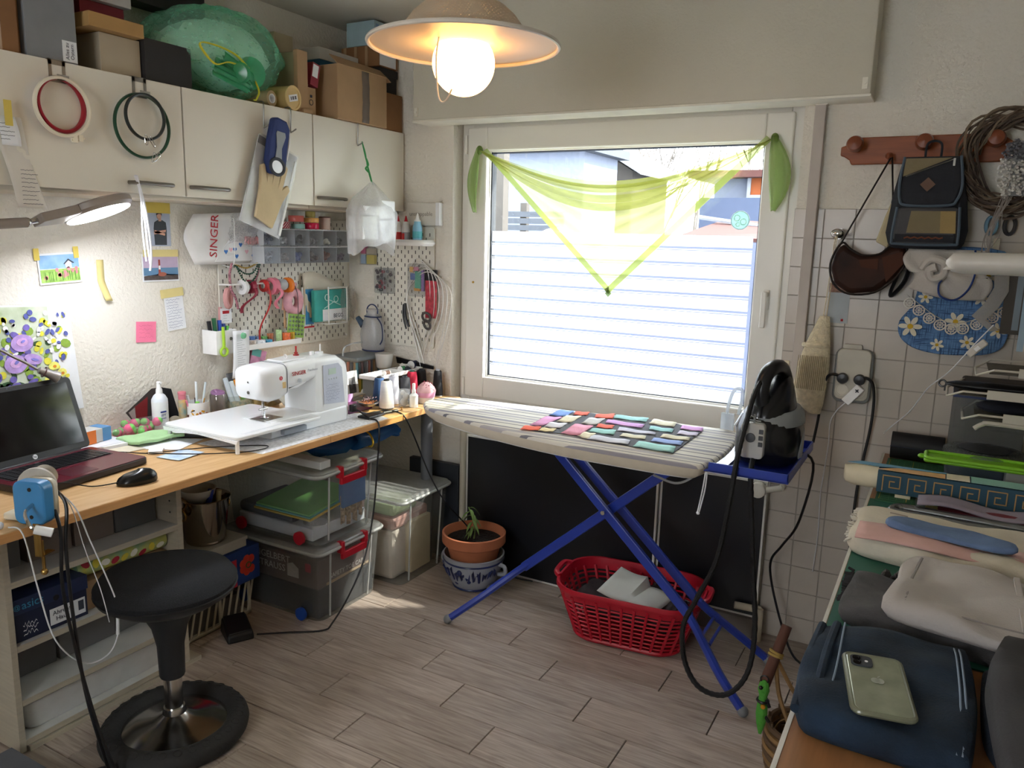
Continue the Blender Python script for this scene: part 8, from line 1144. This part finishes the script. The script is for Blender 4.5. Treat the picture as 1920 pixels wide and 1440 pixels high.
obj('pink_half', MB().sheet(lambda a, b: (2.445 + .55 * a - pc.x, -1.105 - .02 * a + .12 * b - pc.y, .053 + .004 * math.sin(9 * a) - .006 * abs(b - .5)), 24, 4), pk, pil, solid=.004); mb = MB(); rd = random.Random(3)
for k in range(46): y_ = -1.07 + .24 * k / 45; mb.tube([(2.44 - pc.x, y_ - pc.y, .036), (2.425 - pc.x - rd.uniform(0, .008), y_ - pc.y + rd.uniform(-.004, .004), .03 + rd.uniform(-.012, .01))], .0025, 4)
stuff(obj('fringe', mb, M('fringe_white', 'cfcac0', .95), pil)); obj('scribble_mark', MB().sheet(lambda a, b: (2.505 - pc.x + .04 * a, -.9 - pc.y + .01 * b - .008 * a, .0565), 4, 1), M('pencil_mark', '9c8f86', .9), pil)
dn = cloth('denim_strip', 'folded light blue denim strip lying on the linen', 'fabric', [(2.51, -1.015), (2.515, -.965), (2.58, -.955), (2.70, -.985), (2.765, -1.03), (2.735, -1.065), (2.62, -1.045)], TT + .064, .014, M('light_denim', '62789c', .9, bump=(260, .4), var=(20, .15)), .002, 5)
gj = cloth('grey_jeans_piece', 'washed charcoal jeans piece with a frayed edge', 'fabric', [(2.455, -1.44), (2.46, -1.33), (2.475, -1.25), (2.55, -1.27), (2.68, -1.30), (2.80, -1.32), (2.80, -1.50), (2.62, -1.485), (2.5, -1.475)], TT + .005, .035, M('charcoal_denim', '3b3a3c', .9, bump=(260, .4), var=(14, .4), col2='5a585a'), .004, 7); gjc = Vector(gj.location); mb = MB(); rd = random.Random(4)
for k in range(26): y_ = -1.40 + .15 * k / 25; mb.tube([(2.462 - gjc.x, y_ - gjc.y, .026), (2.448 - gjc.x + rd.uniform(-.004, .004), y_ - gjc.y + rd.uniform(-.005, .005), .022 + rd.uniform(-.01, .008))], .003, 4)
stuff(obj('frayed_edge', mb, M('frayed', '2b2a2c', .95), gj)); tag(obj('jeans_tuft', MB().sheet(lambda a, b: (2.515 + .04 * a, -1.21 - .04 * b + .02 * a, TT + .02 + .012 * math.sin(9 * a + 3 * b)), 8, 6), M('charcoal_denim', '3b3a3c', .9), None, solid=.006), 'small charcoal denim tuft beside the white jeans', 'fabric')
wj = cloth('white_jeans_leg', 'folded pale grey white trouser leg with seams', 'trousers', [(2.535, -1.48), (2.545, -1.36), (2.56, -1.22), (2.66, -1.215), (2.82, -1.235), (3.0, -1.27), (3.0, -1.53), (2.80, -1.535), (2.66, -1.515)], TT + .045, .034, M('white_denim', 'b5aeaa', .9, bump=(260, .3), var=(8, .08)), .006, 9); wjc = Vector(wj.location)
obj('hem_seam', MB().tube([(2.565 - wjc.x, -1.47 - wjc.y, .036), (2.572 - wjc.x, -1.35 - wjc.y, .037), (2.585 - wjc.x, -1.23 - wjc.y, .036)], .003, 6, flat=.5), M('seam_pale', '8f8a88', .9), wj); obj('side_seam', MB().tube([(2.585 - wjc.x, -1.475 - wjc.y, .036), (2.70 - wjc.x, -1.50 - wjc.y, .037), (2.9 - wjc.x, -1.515 - wjc.y, .036)], .0022, 6, flat=.5), M('seam_pale', '8f8a88', .9), wj); obj('pocket_edge', MB().bx(2.745 - wjc.x, -1.50 - wjc.y, .036, 2.755 - wjc.x, -1.25 - wjc.y, .041), M('white_denim', 'b5aeaa', .9), wj)
bj = cloth('blue_jeans', 'folded dark blue jeans with pale stitching on the table edge', 'trousers', [(2.438, -1.82), (2.428, -1.74), (2.43, -1.62), (2.44, -1.565), (2.5, -1.55), (2.6, -1.53), (2.655, -1.528), (2.672, -1.56), (2.68, -1.70), (2.672, -1.84), (2.655, -1.868), (2.56, -1.872), (2.475, -1.868), (2.45, -1.855)], TT + .003, .046, M('indigo_denim', '14202e', .9, bump=(280, .4), var=(12, .35), col2='21354c'), .004, 11); bjc = Vector(bj.location); stt = M('stitch_pale', '8a9ab0', .9)
for xx, nm in ((2.655, 'side_stitch'), (2.648, 'side_stitch'), (2.475, 'fold_stitch')): obj(nm, MB().tube(bez([(xx - bjc.x, -1.53 - bjc.y - .01, .04), (xx + .003 - bjc.x, -1.6 - bjc.y, .05), (xx + .008 - bjc.x, -1.75 - bjc.y, .05), (xx + .004 - bjc.x, -1.86 - bjc.y, .036)]), .0016, 5), stt, bj)
for k in (0, 2): obj('leg_fold', MB().tube(bez([(2.44 + .012 * k - bjc.x, -1.56 - bjc.y, .034 + .004 * k), (2.438 + .012 * k - bjc.x, -1.69 - bjc.y, .038 + .003 * k), (2.442 + .012 * k - bjc.x, -1.85 - bjc.y, .030 + .004 * k)]), .008, 8), M('indigo_denim', '14202e', .9), bj)
cloth('jeans_scrap', 'dark jeans offcut beside the folded blue jeans', 'fabric', [(2.69, -1.76), (2.69, -1.6), (2.70, -1.55), (2.75, -1.56), (2.76, -1.74), (2.72, -1.82)], TT + .003, .025, M('dark_jeans', '222c3a', .9, bump=(280, .4)), .004, 13)
cloth('grey_tshirt', 'dark grey folded T-shirt at the table corner', 'clothing', [(2.69, -1.74), (2.70, -1.60), (2.74, -1.52), (2.88, -1.56), (3.05, -1.62), (3.05, -2.0), (2.85, -2.02), (2.72, -1.95)], TT + .03, .06, M('grey_jersey', '3d3c3f', .9, bump=(200, .2)), .006, 15)
ph_ = thing('smartphone', 'smartphone in a clear yellowed case lying on the blue jeans', 'phone', (2.545, -1.768, TT + .056), rot=(math.radians(1), 0, math.radians(11))); obj('case', MB().prism(rrect(.081, .164, .012), .009, (0, 0, 0), X, Y), M('case_sage', '8f9480', .25, var=(25, .15), coat=.5), ph_, bevel=.003); obj('edge', MB().tube([Vector((px, py, .005)) for px, py in rrect(.0815, .1645, .012)], .0045, 8, True), sheer('case_edge2', 'b5b8a0', .5, .3), ph_); cm_ = obj('camera_bump', MB().prism(rrect(.032, .032, .008), .0018, (-.018, .055, .01), X, Y), M('bump_dark', '3f454c', .25), ph_)
for x_, y_ in ((-.025, .061), (-.025, .048)): obj('lens', MB().lathe([(.006, 0), (.006, .0014), (.004, .0014), (.0035, .0006), (.001, .0006)], 18, (x_, y_, .0118)), bp_, cm_)
obj('flash', MB().lathe([(.0025, 0), (.0025, .0006)], 12, (-.011, .0545, .0118)), paper, cm_)
ap_ = [ell(-.003, 0, .0065, .0075, 14), ell(.003, 0, .0065, .0075, 14), [(.001, .008), (.005, .0135), (.0035, .014), (.0005, .0105)]]
for q in ap_: obj('fruit_logo', MB().prism(q, .0004, (.0, .004, .0101), X, Y), M('logo_pale', 'c9cfc2', .2, .3), ph_, smooth=0)
for x_ in (-.02, 0, .02): obj('port', MB().bx(x_ - .006, -.0768, .003, x_ + .006, -.076, .007), black, ph_, smooth=0)
# letter tray shelf at the frame edge
tyw = M('tray_wire', 'c2bcae', .45); tyg = sheer('tray_mesh', '8d8880', .5)
for k, (y_, z_, x_, lb) in enumerate(((-.30, 1.155, 2.668, 'top cream mesh letter tray on the shelf end'), (-.28, 1.083, 2.60, 'middle cream mesh letter tray under a black pouch'), (-.26, 1.015, 2.648, 'lower cream mesh letter tray with dark gloves'))):
    t = thing('letter_tray', lb, 'tray', (x_, y_, z_), group='cream mesh letter trays'); obj('mesh', MB().bx(.03, -.10, 0, .5, .15, .002), tyg, t, smooth=0); obj('wire_frame', MB().tube([(.0, -.06, -.012), (.04, -.1, .012), (.5, -.1, .012), (.5, .15, .012), (.04, .15, .012), (.0, .11, -.012)], .0035, 6, True), tyw, t); obj('side_rail', MB().bx(.1, -.104, -.004, .5, -.098, .022), tyw, t, smooth=0); obj('upright', MB().cyl((.46, .14, -.225 - .07 * (2 - k) + .0), (.46, .14, .02), .004), tyw, t)
t = thing('black_pouch', 'black zip pouch lying in the middle letter tray', 'pouch', (2.68, -.28, 1.088)); obj('pouch', MB().loft([[Vector((x_, r_ * 2.2 * math.cos(a), .012 + r_ * .7 * math.sin(a))) for a in [2 * math.pi * k / 18 for k in range(18)]] for x_, r_ in ((-.085, .006), (-.06, .014), (0, .018), (.3, .018))]), black, t, smooth=60); obj('zip_tab', MB().torus((-.095, 0, .01), .01, .003, (.2, 1, 0), 14).bx(-.09, -.004, -.012, -.085, .002, .004), M('zip_dark', '3a3a3c', .3, .5), t)
tag(obj('dark_gloves', MB().ball((2.76, -.25, 1.038), .05, 16, (1.6, 1.2, .4)), M('glove_black', '20222c', .9, bump=(60, .5))), 'dark knitted gloves lying in the lower letter tray', 'gloves'); t = thing('ruler_bunch', 'clear and pale blue rulers hanging behind the shelf', 'ruler', (2.765, -.35, 1.38)); 
for k, (c_, x_) in enumerate((('9ab0c0', 0), ('b8c2ca', .02), ('7d8a94', -.02))): obj('ruler', MB().bx(x_ - .008, -.004 * k, -.16 + .03 * k, x_ + .008, -.004 * k + .002, .1), M('ruler%d' % k, c_, .25, alpha=.8), t, smooth=0)
tag(obj('white_hook_handle', MB().tube(bez([(2.68, -.36, .985), (2.70, -.36, 1.0), (2.73, -.36, 1.005), (2.95, -.36, 1.0)]), .007, 8), tyw), 'bent cream metal handle below the letter trays', 'handle')
# wicker basket with the knitted gecko on the floor
wk = thing('wicker_basket', 'small wicker basket with a stick handle beside the table', 'basket', (2.35, -.86, .001)); wkm = M('wicker', '8a6a42', .7, var=(30, .2)); wkd = M('wicker_dark', '5f4a36', .8)
for k in range(9): z_ = .02 + .02 * k; obj('weave', MB().torus((0, 0, z_), .075 + .02 * math.sin(k * .3), .009, seg=36, rs=6), wkm if k % 2 else wkd, wk)
for k in range(10): a = 6.28 * k / 10; obj('stake', MB().tube([(.07 * math.cos(a), .07 * math.sin(a), 0), (.09 * math.cos(a), .09 * math.sin(a), .2)], .004, 5), wkd, wk)
for s_ in (-.03, .03): obj('handle_rod', MB().tube(bez([(.0 + s_, s_, .19), (-.05 + s_ * .6, s_ * .5, .27), (-.085, s_ * .2, .36)]), .006, 6), wkm, wk)
obj('handle_stick', MB().cyl((-.105, -.04, .30), (-.07, .03, .455), .0155, .014, 14), M('stick_bark', '5c3b30', .8, bump=(40, .6)), wk); obj('raffia', MB().torus((-.086, -.003, .385), .0175, .004, (.3, .35, 1), 18, 6).torus((-.088, -.006, .377), .0175, .004, (.2, .4, 1), 18, 6), M('raffia', 'a38a4a', .8), wk); obj('wisps', MB().tube(bez([(-.01, 0, .2), (-.03, .01, .16), (-.02, -.02, .1)]), .003, 5).tube(bez([(.0, .02, .21), (-.06, .0, .18), (-.08, 0, .12)]), .002, 5), wkm, wk)
gk_ = thing('knitted_lizard', 'green knitted lizard charm hanging from the basket handle', 'charm', (2.247, -.915, .17)); gkm = M('lizard_green', '4f9a3a', .95, bump=(120, .8)); obj('body', MB().loft([[Vector((r_ * math.cos(a), r_ * .8 * math.sin(a), z_)) for a in [2 * math.pi * k / 14 for k in range(14)]] for z_, r_ in ((-.01, .004), (.02, .012), (.05, .016), (.085, .014), (.105, .011), (.125, .016), (.145, .012), (.152, .004))]), gkm, gk_, smooth=60); obj('eye', MB().ball((-.006, -.013, .135), .006, 10), black, gk_); obj('belt', MB().torus((0, 0, .092), .0145, .004, seg=18, rs=6), black, gk_); obj('orange_patch', MB().ball((.004, -.012, .08), .007, 10), M('patch_orange', 'c98a1f', .9), gk_); obj('leg', MB().cyl((.01, -.004, .1), (.02, -.006, .08), .005), black, gk_); obj('leg', MB().cyl((.01, -.004, .05), (.022, -.004, .035), .005), black, gk_); obj('loop', MB().torus((0, 0, .155), .011, .002, (0, 1, 0), 14), black, gk_)
